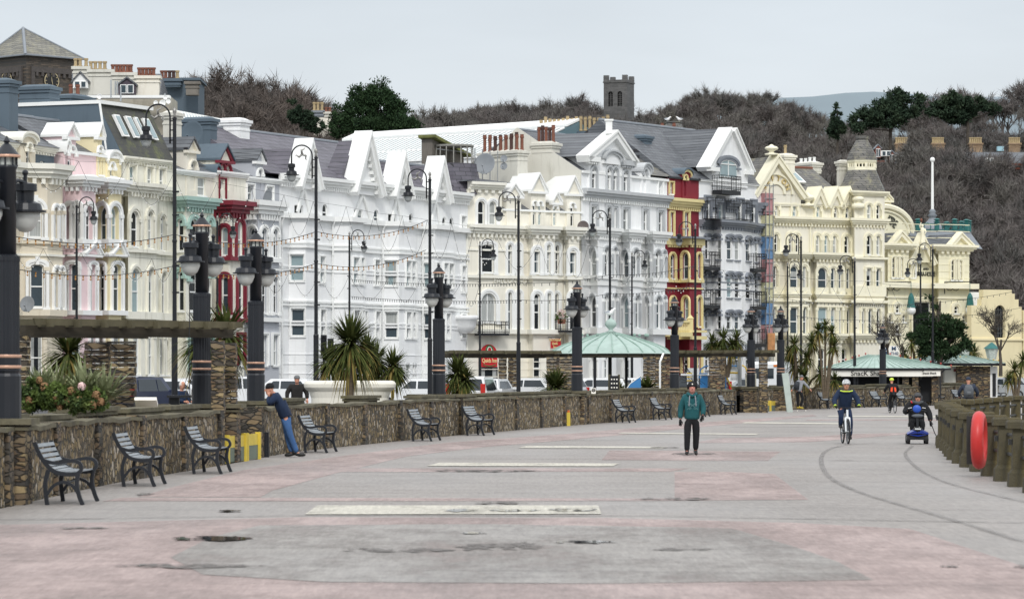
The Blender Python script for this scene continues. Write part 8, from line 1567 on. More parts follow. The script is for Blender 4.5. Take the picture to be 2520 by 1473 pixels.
evergreen('pine_tree','dark green pine in front of the theatre doorway',2310,890,38,[(-5,130,14,18),(-15,105,30,20),(10,85,45,24),(50,95,18,12),(70,75,10,10),(-35,60,40,24),(30,50,40,22),(0,25,50,20),(60,40,26,14),(-20,150,7,9)],9000,.2,needle,seed=8)
# ------------------------------------------------------------ cars
tyre = mat('tyre_rubber',(.02,.02,.022),.8,.1); rimm = mat('wheel_rim',srgb('#8f9396'),.35,.1,metal=.6); glassc = mat('car_glass',srgb('#2a3238'),.06,.15,1,spec=.6); tail = mat('tail_lamp',srgb('#c22a22'),.25,.1); headm = mat('head_lamp',srgb('#d6dadb'),.15,.1)
def carpaint(n,h): return mat(n,srgb(h),.3,.02,coat=.6)
PC = {'white': carpaint('paint_white','#e9ebec'),'silver': carpaint('paint_silver','#a4a9ad'),'blue': carpaint('paint_navy','#27304a'),'black': carpaint('paint_black','#1c1e21'),'red': carpaint('paint_red','#9c2a26')}
def car(lab,x,s_,col,kind='hatch',rz=0.0,grp='cars parked along the road'):
 X,Y = (x-HX)/s_,F/s_; t = thing('parked_car',lab,'car',(X,Y,RZ),rz,grp); L,H,W_ = {'hatch': (4.0,1.5,1.72),'suv': (4.3,1.62,1.82),'estate': (4.5,1.5,1.76)}[kind]
 low = [(-L/2,.35),(-L/2,.85),(-L/2+.08,.98),(L/2-1.15,1.0),(L/2-.25,.82),(L/2,.62),(L/2,.32),(L/2-.2,.2),(-L/2+.2,.2)]
 roof = {'hatch': [(-L/2+.05,.96),(-L/2+.45,H-.05),(-L/2+1.0,H),(.25,H-.02),(L/2-1.15,1.0)],'suv': [(-L/2+.03,.96),(-L/2+.22,H-.08),(-L/2+.6,H),(.35,H-.03),(L/2-1.2,1.0)],'estate': [(-L/2+.1,.96),(-L/2+.35,H-.05),(-L/2+.9,H),(.3,H-.02),(L/2-1.25,1.0)]}[kind]
 mb = MB(); n = len(low); 
 for sy in (-1,1): pass
 A = [(x_,-W_/2,z_) for x_,z_ in low]; B = [(x_,W_/2,z_) for x_,z_ in low]; mb.strip(A,B,closed=True); tr = tessellate_polygon([[Vector(q_) for q_ in A]]); mb.add(A,[tuple(q_) for q_ in tr]); mb.add(B,[tuple(q_) for q_ in tr])
 ti = .16; A2 = [(x_,-W_/2+(ti if z_ > 1.05 else .02),z_) for x_,z_ in roof]; B2 = [(x_,W_/2-(ti if z_ > 1.05 else .02),z_) for x_,z_ in roof]; mb.strip(A2,B2); tr = tessellate_polygon([[Vector(q_) for q_ in A2]]); mb.add(A2,[tuple(q_) for q_ in tr]); mb.add(B2,[tuple(q_) for q_ in tr]); mb.build('body',PC[col],t)
 def quad(a,b,ins=.08,o=.012,nm='windscreen'):
  (x0,z0),(x1,z1) = a,b; w0 = W_/2-(ti if z0 > 1.05 else .02); w1 = W_/2-(ti if z1 > 1.05 else .02); d = Vector((x1-x0,z1-z0)); nrm = Vector((-d.y,d.x)).normalized()*o; nrm = nrm if nrm.y > 0 else -nrm
  m = lambda t_: (x0+(x1-x0)*t_+nrm.x,z0+(z1-z0)*t_+nrm.y); p0,p1 = m(.08),m(.92); gb = MB(); gb.add([(p0[0],-w0+ins,p0[1]),(p0[0],w0-ins,p0[1]),(p1[0],w1-ins,p1[1]),(p1[0],-w1+ins,p1[1])],[(0,1,2,3)]); gb.build(nm,glassc,t)
 quad(roof[0],roof[1],nm='rear_window'); quad(roof[-1],roof[-2])
 for sy in (-1,1):
  xs = [(roof[0][0]+.3,1.0),(roof[1][0]+.25,H-.13),(.1,H-.13),(roof[-1][0]-.35,1.02)]; f = lambda x_,z_: (x_,sy*(W_/2-(.02+(ti-.02)*(z_-1.0)/(H-1.0))+.012),z_)
  mid = -.25
  for P_ in ([xs[0],xs[1],(mid-.04,H-.13),(mid-.04,1.0)],[(mid+.04,1.0),(mid+.04,H-.13),xs[2],xs[3]]): gb = MB(); gb.add([f(*q_) for q_ in P_],[(0,1,2,3)]); gb.build('side_window',glassc,t)
  gb = MB(); gb.box((L/2-1.2,sy*(W_/2+.08),1.02),(.16,.16,.12)); gb.build('wing_mirror',PC[col],t)
  gb = MB(); gb.box((-L/2+.02,sy*(W_/2-.14),.88 if kind != 'suv' else 1.05),(.1,.2,.2 if kind != 'suv' else .5)); gb.build('tail_light',tail,t); gb = MB(); gb.box((L/2-.12,sy*(W_/2-.22),.7),(.2,.32,.14)); gb.build('headlight',headm,t)
  for wx in (-L/2+.75,L/2-.8):
   gb = MB(); gb.T = Matrix.Translation((wx,sy*(W_/2-.08),.31)) @ Matrix.Rotation(R(90),4,'X'); gb.lathe([(.2,-.1),(.3,-.09),(.31,0),(.3,.09),(.2,.1)],n=18); o = gb.build('wheel',tyre,t); gb = MB(); gb.T = Matrix.Translation((wx,sy*(W_/2-.06),.31)) @ Matrix.Rotation(R(90),4,'X'); gb.lathe([(.19,-.1),(.19,.1)],n=14); gb.build('rim',rimm,o)
 return t
A9 = R(65)
car('dark navy car with sloping rear window beside the near pergola pillars',352,58,'blue','suv',A9); car('white hatchback with red tail lamp behind the seated woman',425,52,'white','hatch',A9-.5); car('white estate car behind the tall lamp post left of the lamp columns',470,47,'white','estate',A9-.3); car('white car seen between the second and third lamp columns',598,50,'white','suv',A9-.8)
car('white hatchback immediately left of the man in the dark jacket',690,50,'white','hatch',R(165)); car('silver car behind the man in the dark jacket',785,46,'silver','estate',R(150)); car('dark hatchback behind the big palm',870,47,'black','hatch',R(150)); car('silver car with red tail lamps behind the palm clump',975,43,'silver','estate',R(40)); car('white hatchback right of the white planter',1022,50,'white','hatch',R(170)); car('grey car left of the fluted column by the small palm',1068,46,'silver','hatch',R(150))
car('white tall car with vertical red lamps right of the small palm',1168,56,'white','suv',R(80)); car('white hatchback with red tail lamps near the arched red sign',1212,50,'white','hatch',R(75)); car('white car between the distant pergola pillars and the tall lamp',1296,44,'white','hatch',R(150)); car('silver car left of the dome column',1345,44,'silver','estate',R(150))
car('white estate car inside the dome shelter opening, left',1455,43,'white','estate',R(170)); car('black car inside the dome shelter opening, centre',1500,41,'black','hatch',R(160)); car('white car inside the dome shelter opening, right',1552,42,'white','hatch',R(165)); car('dark car behind the climbing net',1700,43,'black','suv',R(150)); car('silver car behind the playground',1842,40,'silver','hatch',R(150)); car('silver car with red bonnet stripe at the far right behind the shelter',2462,36.5,'silver','hatch',R(170))
t = thing('delivery_van','tall white van with an orange lamp beyond the far gate','van',((1905-HX)/41,F/41,RZ),R(70)); mb = MB(); mb.prism([(-2.6,-.95,.4),(-2.6,-.95,2.3),(-2.3,-.95,2.45),(1.2,-.95,2.45),(1.9,-.95,1.5),(2.6,-.95,1.2),(2.7,-.95,.4)],(0,1.9,0)); mb.build('body',PC['white'],t)
for sy in (-1,1):
 for wx in (-1.7,1.7): mb = MB(); mb.T = Matrix.Translation((wx,sy*.88,.34)) @ Matrix.Rotation(R(90),4,'X'); mb.lathe([(.22,-.1),(.34,-.09),(.34,.09),(.22,.1)],n=16); mb.build('wheel',tyre,t)
 mb = MB(); mb.box((-2.62,sy*.8,2.2),(.06,.2,.12)); mb.build('marker_lamp',mat('amber_lamp',srgb('#d97a2a'),.3),t)
 mb = MB(); mb.box((-2.61,sy*.4,1.75),(.04,.6,.6)); mb.build('rear_window',glassc,t)
# ------------------------------------------------------------ people
skinm = mat('skin',srgb('#c79078'),.6,.06,8); 
def skinned(nodes,edges,root,sub=1):
 me = bpy.data.meshes.new('tmp'); keys = list(nodes); me.from_pydata([nodes[k][:3] for k in keys],[(keys.index(a),keys.index(b)) for a,b in edges],[]); o = bpy.data.objects.new('tmp',me); C.objects.link(o)
 md = o.modifiers.new('s','SKIN'); md.use_smooth_shade = True
 for i,k in enumerate(keys):
  sv = me.skin_vertices[0].data[i]; r_ = nodes[k][3]; sv.radius = r_ if isinstance(r_,tuple) else (r_,r_); sv.use_root = (k == root)
 s2 = o.modifiers.new('ss','SUBSURF'); s2.levels = sub; s2.render_levels = sub; bpy.context.view_layer.update(); ev = o.evaluated_get(bpy.context.evaluated_depsgraph_get()); m2 = bpy.data.meshes.new_from_object(ev); v = [tuple(q_.co) for q_ in m2.vertices]; f = [tuple(q_.vertices) for q_ in m2.polygons]
 bpy.data.objects.remove(o); bpy.data.meshes.remove(me); bpy.data.meshes.remove(m2); return v,f
def lim(a,b,t_): return tuple(a[i]+(b[i]-a[i])*t_ for i in range(3))
STAND = dict(pel=(0,0,.95),wai=(0,0,1.12),che=(0,.01,1.33),nek=(0,0,1.50),hed=(0,-.02,1.64),shL=(-.19,0,1.42),elL=(-.25,.02,1.15),wrL=(-.26,-.06,.90),shR=(.19,0,1.42),elR=(.25,.02,1.15),wrR=(.26,-.06,.90),hiL=(-.09,0,.92),knL=(-.11,-.02,.50),anL=(-.11,.02,.09),toL=(-.12,-.16,.04),hiR=(.09,0,.92),knR=(.11,-.02,.50),anR=(.11,.02,.09),toR=(.12,-.16,.04))
def person(lab,loc,rz,top,legs,shoes,J={},sc=1.0,hat=None,hatm=None,hair=None,bulk=1.0,hood=None,gloves=None,skin=None,face=(0,-1,0),sleeves=True,hem=-.35,lb=1.12):
 P = dict(STAND); P.update(J); t = thing('person',lab,'person',loc,rz); t.scale = (sc,)*3; sk = skin or skinm
 fv = Vector(face).normalized(); hd = Vector(P['hed'])
 N = {k: P[k]+(r_,) for k,r_ in dict(pel=(.10,.08),wai=(.10,.08),che=(.11,.085),nek=.052,shL=.04,elL=.032,wrL=.026,shR=.04,elR=.032,wrR=.026,hiL=.06,knL=.045,anL=.032,toL=.025,hiR=.06,knR=.045,anR=.032,toR=.025).items()}
 N['hed'] = tuple(hd-Vector((0,0,.06)))+(.058,); E = [('pel','wai'),('wai','che'),('che','nek'),('nek','hed'),('che','shL'),('shL','elL'),('elL','wrL'),('che','shR'),('shR','elR'),('elR','wrR'),('pel','hiL'),('hiL','knL'),('knL','anL'),('anL','toL'),('pel','hiR'),('hiR','knR'),('knR','anR'),('anR','toR')]
 v,f = skinned(N,E,'pel'); mb = MB(); mb.add(v,f)
 zq = Vector((0,0,1)); rx = fv.cross(zq).normalized(); Mh = Matrix((rx,-fv,zq)).transposed().to_4x4(); Mh.translation = hd; mb.T = Mh
 prof = [(.028,-.125),(.052,-.115),(.066,-.075),(.074,-.02),(.078,.03),(.072,.075),(.045,.11),(.01,.122)]; hv = []; n_ = 14
 for r_,z_ in prof:
  for k in range(n_): a = 2*math.pi*k/n_; y_ = math.sin(a)*r_*1.18; hv.append((math.cos(a)*r_,y_+(.012 if z_ < -.05 and y_ > 0 else -.004),z_))
 m_ = len(prof); mb.add(hv,[(i*n_+k,i*n_+(k+1) % n_,(i+1)*n_+(k+1) % n_,(i+1)*n_+k) for i in range(m_-1) for k in range(n_)]+[tuple(range(n_))[::-1]])
 mb.tube([(0,-.088,.02),(0,-.108,-.022),(0,-.088,-.03)],[.009,.015,.011],6)
 for sx in (-1,1): mb.ball((sx*.078,.01,-.005),(.012,.022,.032),6,5)
 mb.cur = 1
 for sx in (-1,1): mb.ball((sx*.03,-.083,.015),(.012,.006,.006),6,4)
 mb.box((0,-.083,-.062),(.045,.01,.008)); mb.cur = 0; mb.T = Matrix.Identity(4)
 for s_ in 'LR':
  w0,e0 = Vector(P['wr'+s_]),Vector(P['el'+s_]); d = (w0-e0).normalized(); hd_ = P.get('hd'+s_); d = Vector(hd_).normalized() if hd_ else d; sd_ = d.cross(fv).normalized() if abs(d.dot(fv)) < .9 else Vector((1,0,0)); pn = d.cross(sd_); mb.cur = 2 if gloves else 0; tip = w0+d*.085
  mb.tube([w0-d*.02,w0+d*.04,tip],[.026,.036,.034],8)
  for k,L_ in enumerate((.062,.074,.07,.055)):
   o_ = sd_*(-.028+.0187*k); c1 = tip+o_+d*L_*.5+pn*.006; c2 = tip+o_*.95+d*L_*.85+pn*.028; mb.tube([tip+o_*.9-d*.01,c1,c2],[.0105,.0095,.007],5)
  mb.tube([w0+d*.025+sd_*-.026,w0+d*.06+sd_*-.052+pn*.01,w0+d*.095+sd_*-.05+pn*.028],[.012,.011,.008],5)
 mb.cur = 0; mb.build('body',[sk,mat('eye_dark',(.03,.02,.02),.4),gloves or sk],t,smooth=True)
 b = bulk; N = {'pel': lim(P['pel'],P['wai'],hem)+((.165*b,.135*b),),'wai': P['wai']+((.165*b,.135*b),),'che': P['che']+((.185*b,.14*b),),'nek': lim(P['che'],P['nek'],.72)+(.085,)}; E = [('pel','wai'),('wai','che'),('che','nek')]
 for s_ in 'LR': N['sh'+s_] = P['sh'+s_]+(.085*b,); N['el'+s_] = P['el'+s_]+(.066*b,); N['wr'+s_] = lim(P['el'+s_],P['wr'+s_],.94)+(.05*b,); E += [('che','sh'+s_),('sh'+s_,'el'+s_),('el'+s_,'wr'+s_)]
 v,f = skinned(N,E,'wai'); mb = MB(); mb.add(v,f); jk = mb.build('jacket',top,t,smooth=True)
 N = {'pel': P['pel']+((.150*lb,.125*lb),),'low': (P['pel'][0],P['pel'][1],P['pel'][2]-.05)+(.13*lb,)}; E = [('pel','low')]
 for s_ in 'LR': N['hi'+s_] = lim(P['hi'+s_],P['kn'+s_],.1)+(.098*lb,); N['kn'+s_] = P['kn'+s_]+(.074*lb,); N['an'+s_] = lim(P['kn'+s_],P['an'+s_],1.0)+(.06*lb,); E += [('low','hi'+s_),('hi'+s_,'kn'+s_),('kn'+s_,'an'+s_)]
 v,f = skinned(N,E,'pel'); mb = MB(); mb.add(v,f); mb.build('trousers',legs,t,smooth=True)
 for s_ in 'LR': 
  a,b2 = Vector(P['an'+s_]),Vector(P['to'+s_]); d = (b2-a); d.z *= .6; dn = Vector((d.x,d.y,0)).normalized(); mb = MB(); mb.tube([a+Vector((0,0,.05)),a-dn*.03+Vector((0,0,-.02)),a+dn*.05+Vector((0,0,-.035)),b2+Vector((0,0,.005)),b2+dn*.045],[.042,.05,.046,.04,.02],8); mb.build('shoe',shoes,t,smooth=True)
 if hair: mb = MB(); mb.T = Mh; mb.ball((0,.022,.03),(.09,.098,.105),12,8); mb.build('hair',hair,t,smooth=True)
 if hat in ('beanie','cap','trapper'):
  mb = MB(); mb.T = Mh; mb.lathe([(.090,.022),(.101,.03),(.102,.055),(.097,.09),(.066,.135),(.012,.15)],(0,.002,0),16)
  if hat == 'cap': mb.prism([(-.06,-.07,.04),(.06,-.07,.04),(.05,-.15,.03),(-.05,-.15,.03)],(0,0,.012))
  if hat == 'trapper': mb.tube([(-.088,.01,.06),(-.092,.01,-.04),(-.07,.0,-.09)],[.04,.035,.02],8); mb.tube([(.088,.01,.06),(.092,.01,-.04),(.07,.0,-.09)],[.04,.035,.02],8); mb.tube([(-.08,-.06,.06),(0,-.1,.065),(.08,-.06,.06)],.028,8)
  mb.build('hat',hatm,t,smooth=True)
 if hat == 'helmet':
  mb = MB(); mb.T = Mh; mb.lathe([(.108,.02),(.114,.05),(.108,.09),(.08,.135),(.03,.16),(.005,.163)],(0,.012,0),16); he = mb.build('helmet',hatm,t,smooth=True)
  for k in (-2,-1,0,1,2): mb = MB(); mb.T = Mh; mb.tube([(k*.036,-.104+abs(k)*.014,.05),(k*.034,-.09+abs(k)*.01,.11),(k*.028,-.03,.158),(k*.028,.05,.158)],.008,4); mb.build('vent',mat('vent_dark',srgb('#3c4146'),.5),he)
 return t,jk,Mh
fab = lambda n,h,v=.22: mat(n,srgb(h),.9,v,5,bump=1.0,bscale=5,stretch=(1,1,.6))
teal = fab('teal_fleece','#1c5358'); blackc = fab('black_cloth','#17181b'); navy = fab('navy_cloth','#1c2b44'); denim = fab('denim','#3e5f8c',.25); darkj = fab('dark_brown_cloth','#23211f'); blks = mat('black_shoe',(.015,.015,.015),.5); greyc = fab('grey_fleece','#8a8d93'); whitec = fab('white_hair','#dcdad6'); lime = mat('hi_vis',srgb('#c8e04a'),.6); shades_m = mat('sunglass_black',(.01,.01,.01),.1); orange = fab('orange_panel','#e8532f')
def glasses(t,Mh):
 mb = MB(); mb.T = Mh; mb.box((0,-.087,.017),(.125,.02,.028)); mb.box((-.062,-.04,.02),(.006,.1,.01)); mb.box((.062,-.04,.02),(.006,.1,.01)); mb.build('sunglasses',shades_m,t)
s_ = 103.6; t,jk,Mh = person('man in teal hoodie and black beanie walking towards the camera',((1703-HX)/s_,F/s_,0),0,teal,blackc,blks,dict(wrL=(-.285,-.02,.86),elL=(-.275,.06,1.13),elR=(.275,.0,1.15),wrR=(.25,-.14,.96),shL=(-.175,0,1.41),shR=(.175,0,1.41),hiL=(-.10,0,.92),knL=(-.12,-.08,.50),anL=(-.13,-.10,.10),toL=(-.15,-.26,.06),knR=(.10,.02,.5),anR=(.09,.10,.12),toR=(.10,-.04,.04),hdL=(0,-.1,-1),hdR=(-.4,-.3,-1)),.98,'beanie',blackc,bulk=1.24,skin=mat('rosy_skin',srgb('#c88a7d'),.6,.06),lb=1.2,hem=-.6,gloves=blackc)
mb = MB(); mb.tube([(-.10,.03,1.50),(-.09,-.09,1.475),(0,-.125,1.44),(.09,-.09,1.475),(.10,.03,1.50),(.07,.12,1.48),(-.07,.12,1.48),(-.10,.03,1.50)],.042,8); mb.build('hood',teal,jk,smooth=True)
for sx in (-1,1): mb = MB(); mb.tube([(sx*.065,-.155,1.45),(sx*.075,-.2,1.36),(sx*.085,-.205,1.2)],[.012,.013,.014],5); mb.build('drawstring',greyc,jk)
mb = MB(); mb.T = Mh; mb.T = Mh @ Matrix.Translation((0,-.094,.09)) @ Matrix.Rotation(R(80),4,'X'); mb.lathe([(.015,-.004),(.016,.01)],n=12); mb.build('badge',whites,t); mb = MB(); mb.T = Mh
mb.tube([(-.09,0,-.03),(-.105,0,.03),(-.08,0,.12),(0,0,.155),(.08,0,.12),(.105,0,.03),(.09,0,-.03)],[.03,.026,.01,.01,.01,.026,.03],6); mb.build('headphones',blackc,t,smooth=True)
prt = mat('faded_print',srgb('#5d8385'),.9,.2,20)
for a,b in (((-.13,1.32),(.13,1.12)),((.13,1.32),(-.13,1.12)),((-.09,1.30),(-.04,1.22)),((.09,1.30),(.04,1.22)),((-.12,1.24),(-.05,1.24)),((.05,1.24),(.12,1.24)),((-.08,1.12),(-.03,1.15)),((.08,1.12),(.03,1.15))): mb = MB(); mb.tube([(a[0],-.186,a[1]),((a[0]+b[0])/2,-.193,(a[1]+b[1])/2),(b[0],-.186,b[1])],.007,4); mb.build('chest_print',prt,jk)
s_ = 105.5; X0,Y0 = (714-HX)/s_,F/s_
LJ = dict(pel=(-.10,0,.93),wai=(-.14,0,1.06),che=(-.27,-.02,1.30),nek=(-.37,-.04,1.42),hed=(-.45,-.06,1.50),shL=(-.30,-.2,1.34),elL=(-.46,-.26,1.17),wrL=(-.46,-.14,1.36),shR=(-.32,.16,1.36),elR=(-.45,.2,1.16),wrR=(-.44,.02,1.36),hiL=(-.10,-.09,.90),knL=(.0,-.10,.5),anL=(.16,-.04,.09),toL=(.30,-.07,.05),hiR=(-.10,.09,.90),knR=(-.06,.06,.48),anR=(.04,.06,.09),toR=(-.08,.05,.04),hdL=(-.1,.3,1),hdR=(-.1,-.3,1))
t,jk,Mh = person('man in navy jacket, jeans and black beanie leaning on the stone pier',(X0,Y0,0),0,navy,denim,blks,LJ,1.05,'beanie',blackc,face=(-1,-.15,-.1),bulk=1.15)
s_ = 72; t,jk,Mh = person('man in dark jacket and grey cap seen from behind beyond the wall',((731-HX)/s_,F/s_,RZ-.15),R(10),darkj,blackc,blks,dict(elL=(-.33,.0,1.2),wrL=(-.34,-.1,.98),elR=(.33,0,1.2),wrR=(.33,-.1,.98)),1.03,'cap',fab('cap_grey','#6d6f70'),face=(.4,1,0),bulk=1.28)
SIT = dict(pel=(0,.1,.52),wai=(0,.1,.68),che=(0,.06,.9),nek=(0,.02,1.06),hed=(0,0,1.2),shL=(-.19,.05,.98),shR=(.19,.05,.98),elL=(-.25,-.05,.74),elR=(.25,-.05,.74),wrL=(-.14,-.25,.7),wrR=(.14,-.25,.7),hiL=(-.09,.08,.5),hiR=(.09,.08,.5),knL=(-.11,-.33,.5),knR=(.11,-.33,.5),anL=(-.11,-.32,.1),anR=(.11,-.32,.1),toL=(-.11,-.46,.05),toR=(.11,-.46,.05))
s_ = 76; t,jk,Mh = person('white-haired woman in navy padded coat beyond the wall, beside the white hatchback',((449-HX)/s_,F/s_,.3),R(50),navy,blackc,blks,SIT,1.05,hair=whitec,bulk=1.15)
mb = MB(); mb.T = t.matrix_basis.copy() if False else Matrix.Identity(4); mb.box((0,.12,.4),(.5,.45,.05)); mb.box((0,.34,.65),(.5,.05,.45))
ch = mb; o_ = thing('folding_seat','low dark seat under the white-haired woman','seat',tuple(t.location),R(50)); ch.build('seat',blackc,o_); mb = MB(); mb.tube([(-.22,-.05,0),(-.22,.3,.4)],.02,5); mb.tube([(.22,-.05,0),(.22,.3,.4)],.02,5); mb.tube([(-.22,-.05,.0),(.22,-.05,.0)],.02,5); mb.build('leg_frame',blackm,o_)
def torus(mb,c,RR,rr,n=28,m=7):
 vs = []
 for i in range(n):
  a = 2*math.pi*i/n
  for j in range(m): b_ = 2*math.pi*j/m; k = RR+rr*math.cos(b_); vs.append((c[0]+rr*math.sin(b_),c[1]+k*math.cos(a),c[2]+k*math.sin(a)))
 mb.add(vs,[(i*m+j,((i+1) % n)*m+j,((i+1) % n)*m+(j+1) % m,i*m+(j+1) % m) for i in range(n) for j in range(m)])
def bike(lab,loc,rz,fm,bars='flat',tw=.024):
 t = thing('bicycle',lab,'bicycle',loc,rz)
 for y_ in (-.53,.5):
  mb = MB(); torus(mb,(0,y_,.345),.32,tw); o = mb.build('wheel',tyre,t,smooth=True); mb = MB(); torus(mb,(0,y_,.345),.295,.011,m=5); mb.build('rim',rimm,o); mb = MB(); mb.tube([(-.04,y_,.345),(.04,y_,.345)],.025,8)
  for k in range(14): a = 2*math.pi*k/14; mb.tube([(.02*(-1)**k,y_,.345),(0,y_+.29*math.cos(a),.345+.29*math.sin(a))],.0025,3,cap=False)
  mb.build('spokes',rimm,o)
 mb = MB(); mb.tube([(0,-.36,.80),(0,-.05,.32)],.024,8); mb.tube([(0,-.36,.86),(0,.12,.80)],.02,8); mb.tube([(0,.15,.92),(0,-.02,.30)],.018,8)
 for sx in (-1,1): mb.tube([(sx*.045,.5,.345),(sx*.02,.02,.30)],.011,6); mb.tube([(sx*.045,.5,.345),(sx*.02,.12,.78)],.009,6)
 mb.build('frame',fm,t); mb = MB(); mb.tube([(0,-.35,.95),(0,-.39,.74)],.03,8); mb.tube([(-.055,-.39,.72),(.055,-.39,.72)],.026,8)
 for sx in (-1,1): mb.tube([(sx*.055,-.39,.73),(sx*.06,-.53,.345)],[.026,.018],8)
 mb.build('fork',fm,t); mb = MB()
 if bars == 'flat': mb.tube([(-.33,-.35,1.02),(-.1,-.38,1.0),(0,-.40,.99),(.1,-.38,1.0),(.33,-.35,1.02)],.014,6)
 else: mb.tube([(-.21,-.52,.86),(-.21,-.60,.95),(-.21,-.45,1.0),(0,-.40,1.0),(.21,-.45,1.0),(.21,-.60,.95),(.21,-.52,.86)],.014,6)
 mb.tube([(0,-.35,.93),(0,-.39,1.0)],.02,6); mb.build('handlebar',blackm,t); mb = MB(); mb.tube([(0,.02,.95),(0,.14,.955),(0,.26,.965)],[.02,.05,.075],8); mb.build('saddle',blackm,t)
 mb = MB(); mb.T = Matrix.Translation((.05,-.02,.30)) @ Matrix.Rotation(R(90),4,'Y'); mb.lathe([(.09,-.004),(.09,.004)],n=18); mb.T = Matrix.Identity(4)
 mb.tube([(-.08,-.02,.30),(.08,-.02,.30)],.02,8); mb.tube([(.07,-.02,.30),(.08,-.02,.13),(.16,-.02,.13)],.011,5); mb.tube([(-.07,-.02,.30),(-.08,-.02,.47),(-.16,-.02,.47)],.011,5); mb.build('crankset',blackm,t); return t
RIDE = dict(pel=(0,.14,1.0),wai=(0,.08,1.15),che=(0,-.06,1.36),nek=(0,-.14,1.50),hed=(0,-.18,1.63),shL=(-.19,-.08,1.43),shR=(.19,-.08,1.43),elL=(-.34,-.14,1.20),elR=(.34,-.14,1.20),wrL=(-.32,-.34,1.05),wrR=(.32,-.34,1.05),hiL=(-.09,.12,.98),hiR=(.09,.12,.98),knL=(-.15,-.22,.78),anL=(-.14,-.02,.50),toL=(-.14,-.15,.47),knR=(.12,-.12,.58),anR=(.13,.0,.20),toR=(.13,-.13,.15),hdL=(.0,-1,-.2),hdR=(.0,-1,-.2))
s_ = 88.7; L0 = ((2080-HX)/s_,F/s_,0); bk_ = bike('white mountain bicycle ridden towards the camera',L0,R(3),mat('bike_white',srgb('#e4e8ea'),.3,.03,coat=.4)); wheel_r = bk_
glv = fab('lime_glove','#3a4328'); t,jk,Mh = person('cyclist in navy coat and white helmet riding towards the camera',L0,R(3),navy,fab('navy_trousers','#1d2c48'),blks,RIDE,1.0,'helmet',mat('helmet_white',srgb('#e3e6e8'),.35),hair=fab('blond_hair','#a08560'),bulk=1.2,gloves=glv); glasses(t,Mh)
mb = MB(); mb.tube([(-.17,-.20,1.47),(-.08,-.245,1.45),(.08,-.245,1.45),(.17,-.20,1.47)],.017,6); mb.build('reflective_stripe',lime,jk); 
for sx in (-1,1): mb = MB(); mb.tube([(sx*.33,-.30,1.06),(sx*.33,-.36,1.05)],.045,8); mb.build('cuff',lime,jk,smooth=True)
s_ = 50.3; L0 = ((2196-HX)/s_,F/s_,0); bike('dark racing bicycle ridden away from the camera',L0,R(188),blackm,'drop',.018)
t,jk,Mh = person('rider in black and orange-red jersey with lime helmet, riding away',L0,R(188),blackc,blackc,blks,RIDE,.97,'helmet',lime,bulk=1.12)
for sx in (-1,1): mb = MB(); mb.prism([(sx*.03,.225,1.32),(sx*.13,.19,1.30),(sx*.15,.20,1.10),(sx*.06,.235,1.08)],(0,-.03,0)); mb.build('orange_panel',orange,jk)
s_ = 64; L0 = ((2383-HX)/s_,F/s_,0); bike('bicycle with red rear lamp ridden away behind the concrete posts',L0,R(176),blackm)
R2 = dict(RIDE); R2.update(che=(0,.0,1.4),nek=(0,-.04,1.56),hed=(0,-.07,1.67),shL=(-.2,-.03,1.47),shR=(.2,-.03,1.47),elL=(-.36,-.1,1.22),elR=(.36,-.1,1.22)); t,jk,Mh = person('man in navy hooded jacket with grey backpack riding away, right side',L0,R(176),fab('slate_navy','#2b3342'),blackc,blks,R2,1.0,'beanie',fab('slate_navy','#2b3342'),bulk=1.18)
def backpack(jk,c,w_,h,m,m2):
 mb = MB(); mb.tube([(c[0],c[1],c[2]-h/2),(c[0],c[1]+.03,c[2]-h*.2),(c[0],c[1]+.02,c[2]+h*.2),(c[0],c[1]-.02,c[2]+h/2)],[w_*.40,w_*.52,w_*.5,w_*.3],10); o = mb.build('backpack',m,jk,smooth=True); mb = MB(); mb.tube([(c[0],c[1]+w_*.42,c[2]-h*.3),(c[0],c[1]+w_*.46,c[2])],[w_*.26,w_*.24],8); mb.build('front_pocket',m2,o,smooth=True)
 for sx in (-1,1): mb = MB(); mb.tube([(c[0]+sx*.11,c[1],c[2]+h*.3),(c[0]+sx*.14,c[1]-.18,c[2]+h*.5),(c[0]+sx*.15,c[1]-.32,c[2]+h*.2),(c[0]+sx*.14,c[1]-.1,c[2]-h*.4)],.018,5); mb.build('strap',m,o)
gbp = fab('grey_pack','#565a5f'); backpack(jk,(0,.22,1.27),.36,.46,gbp,fab('grey_pack_light','#6a6e73'))
s_ = 47.6; L0 = ((1966-HX)/s_,F/s_,.11); SK = dict(wai=(.02,0,1.12),che=(.06,.0,1.33),nek=(.1,0,1.48),hed=(.13,-.02,1.61),shL=(-.08,.05,1.4),shR=(.22,-.05,1.4),elL=(-.22,.05,1.18),wrL=(-.36,.02,.98),elR=(.4,-.08,1.2),wrR=(.56,-.1,1.02),knL=(-.06,.08,.5),anL=(-.05,.1,.09),toL=(.09,.05,.04),knR=(.2,-.02,.52),anR=(.05,-.04,.1),toR=(.18,-.08,.05))
t,jk,Mh = person('skateboarder in grey top and cap with patterned backpack',L0,0,greyc,blackc,mat('yellow_trainer',srgb('#b5a234'),.6,.2),SK,1.0,'cap',fab('cap_grey','#6d6f70'),face=(1,-.4,0),bulk=1.05)
mb = MB(); mb.tube([(-.12,-.1,1.0),(-.14,-.1,1.2),(-.06,-.1,1.42)],[.13,.17,.1],9); mb.build('backpack',mat('pack_pattern',srgb('#30343a'),.8,.9,14),jk,smooth=True)
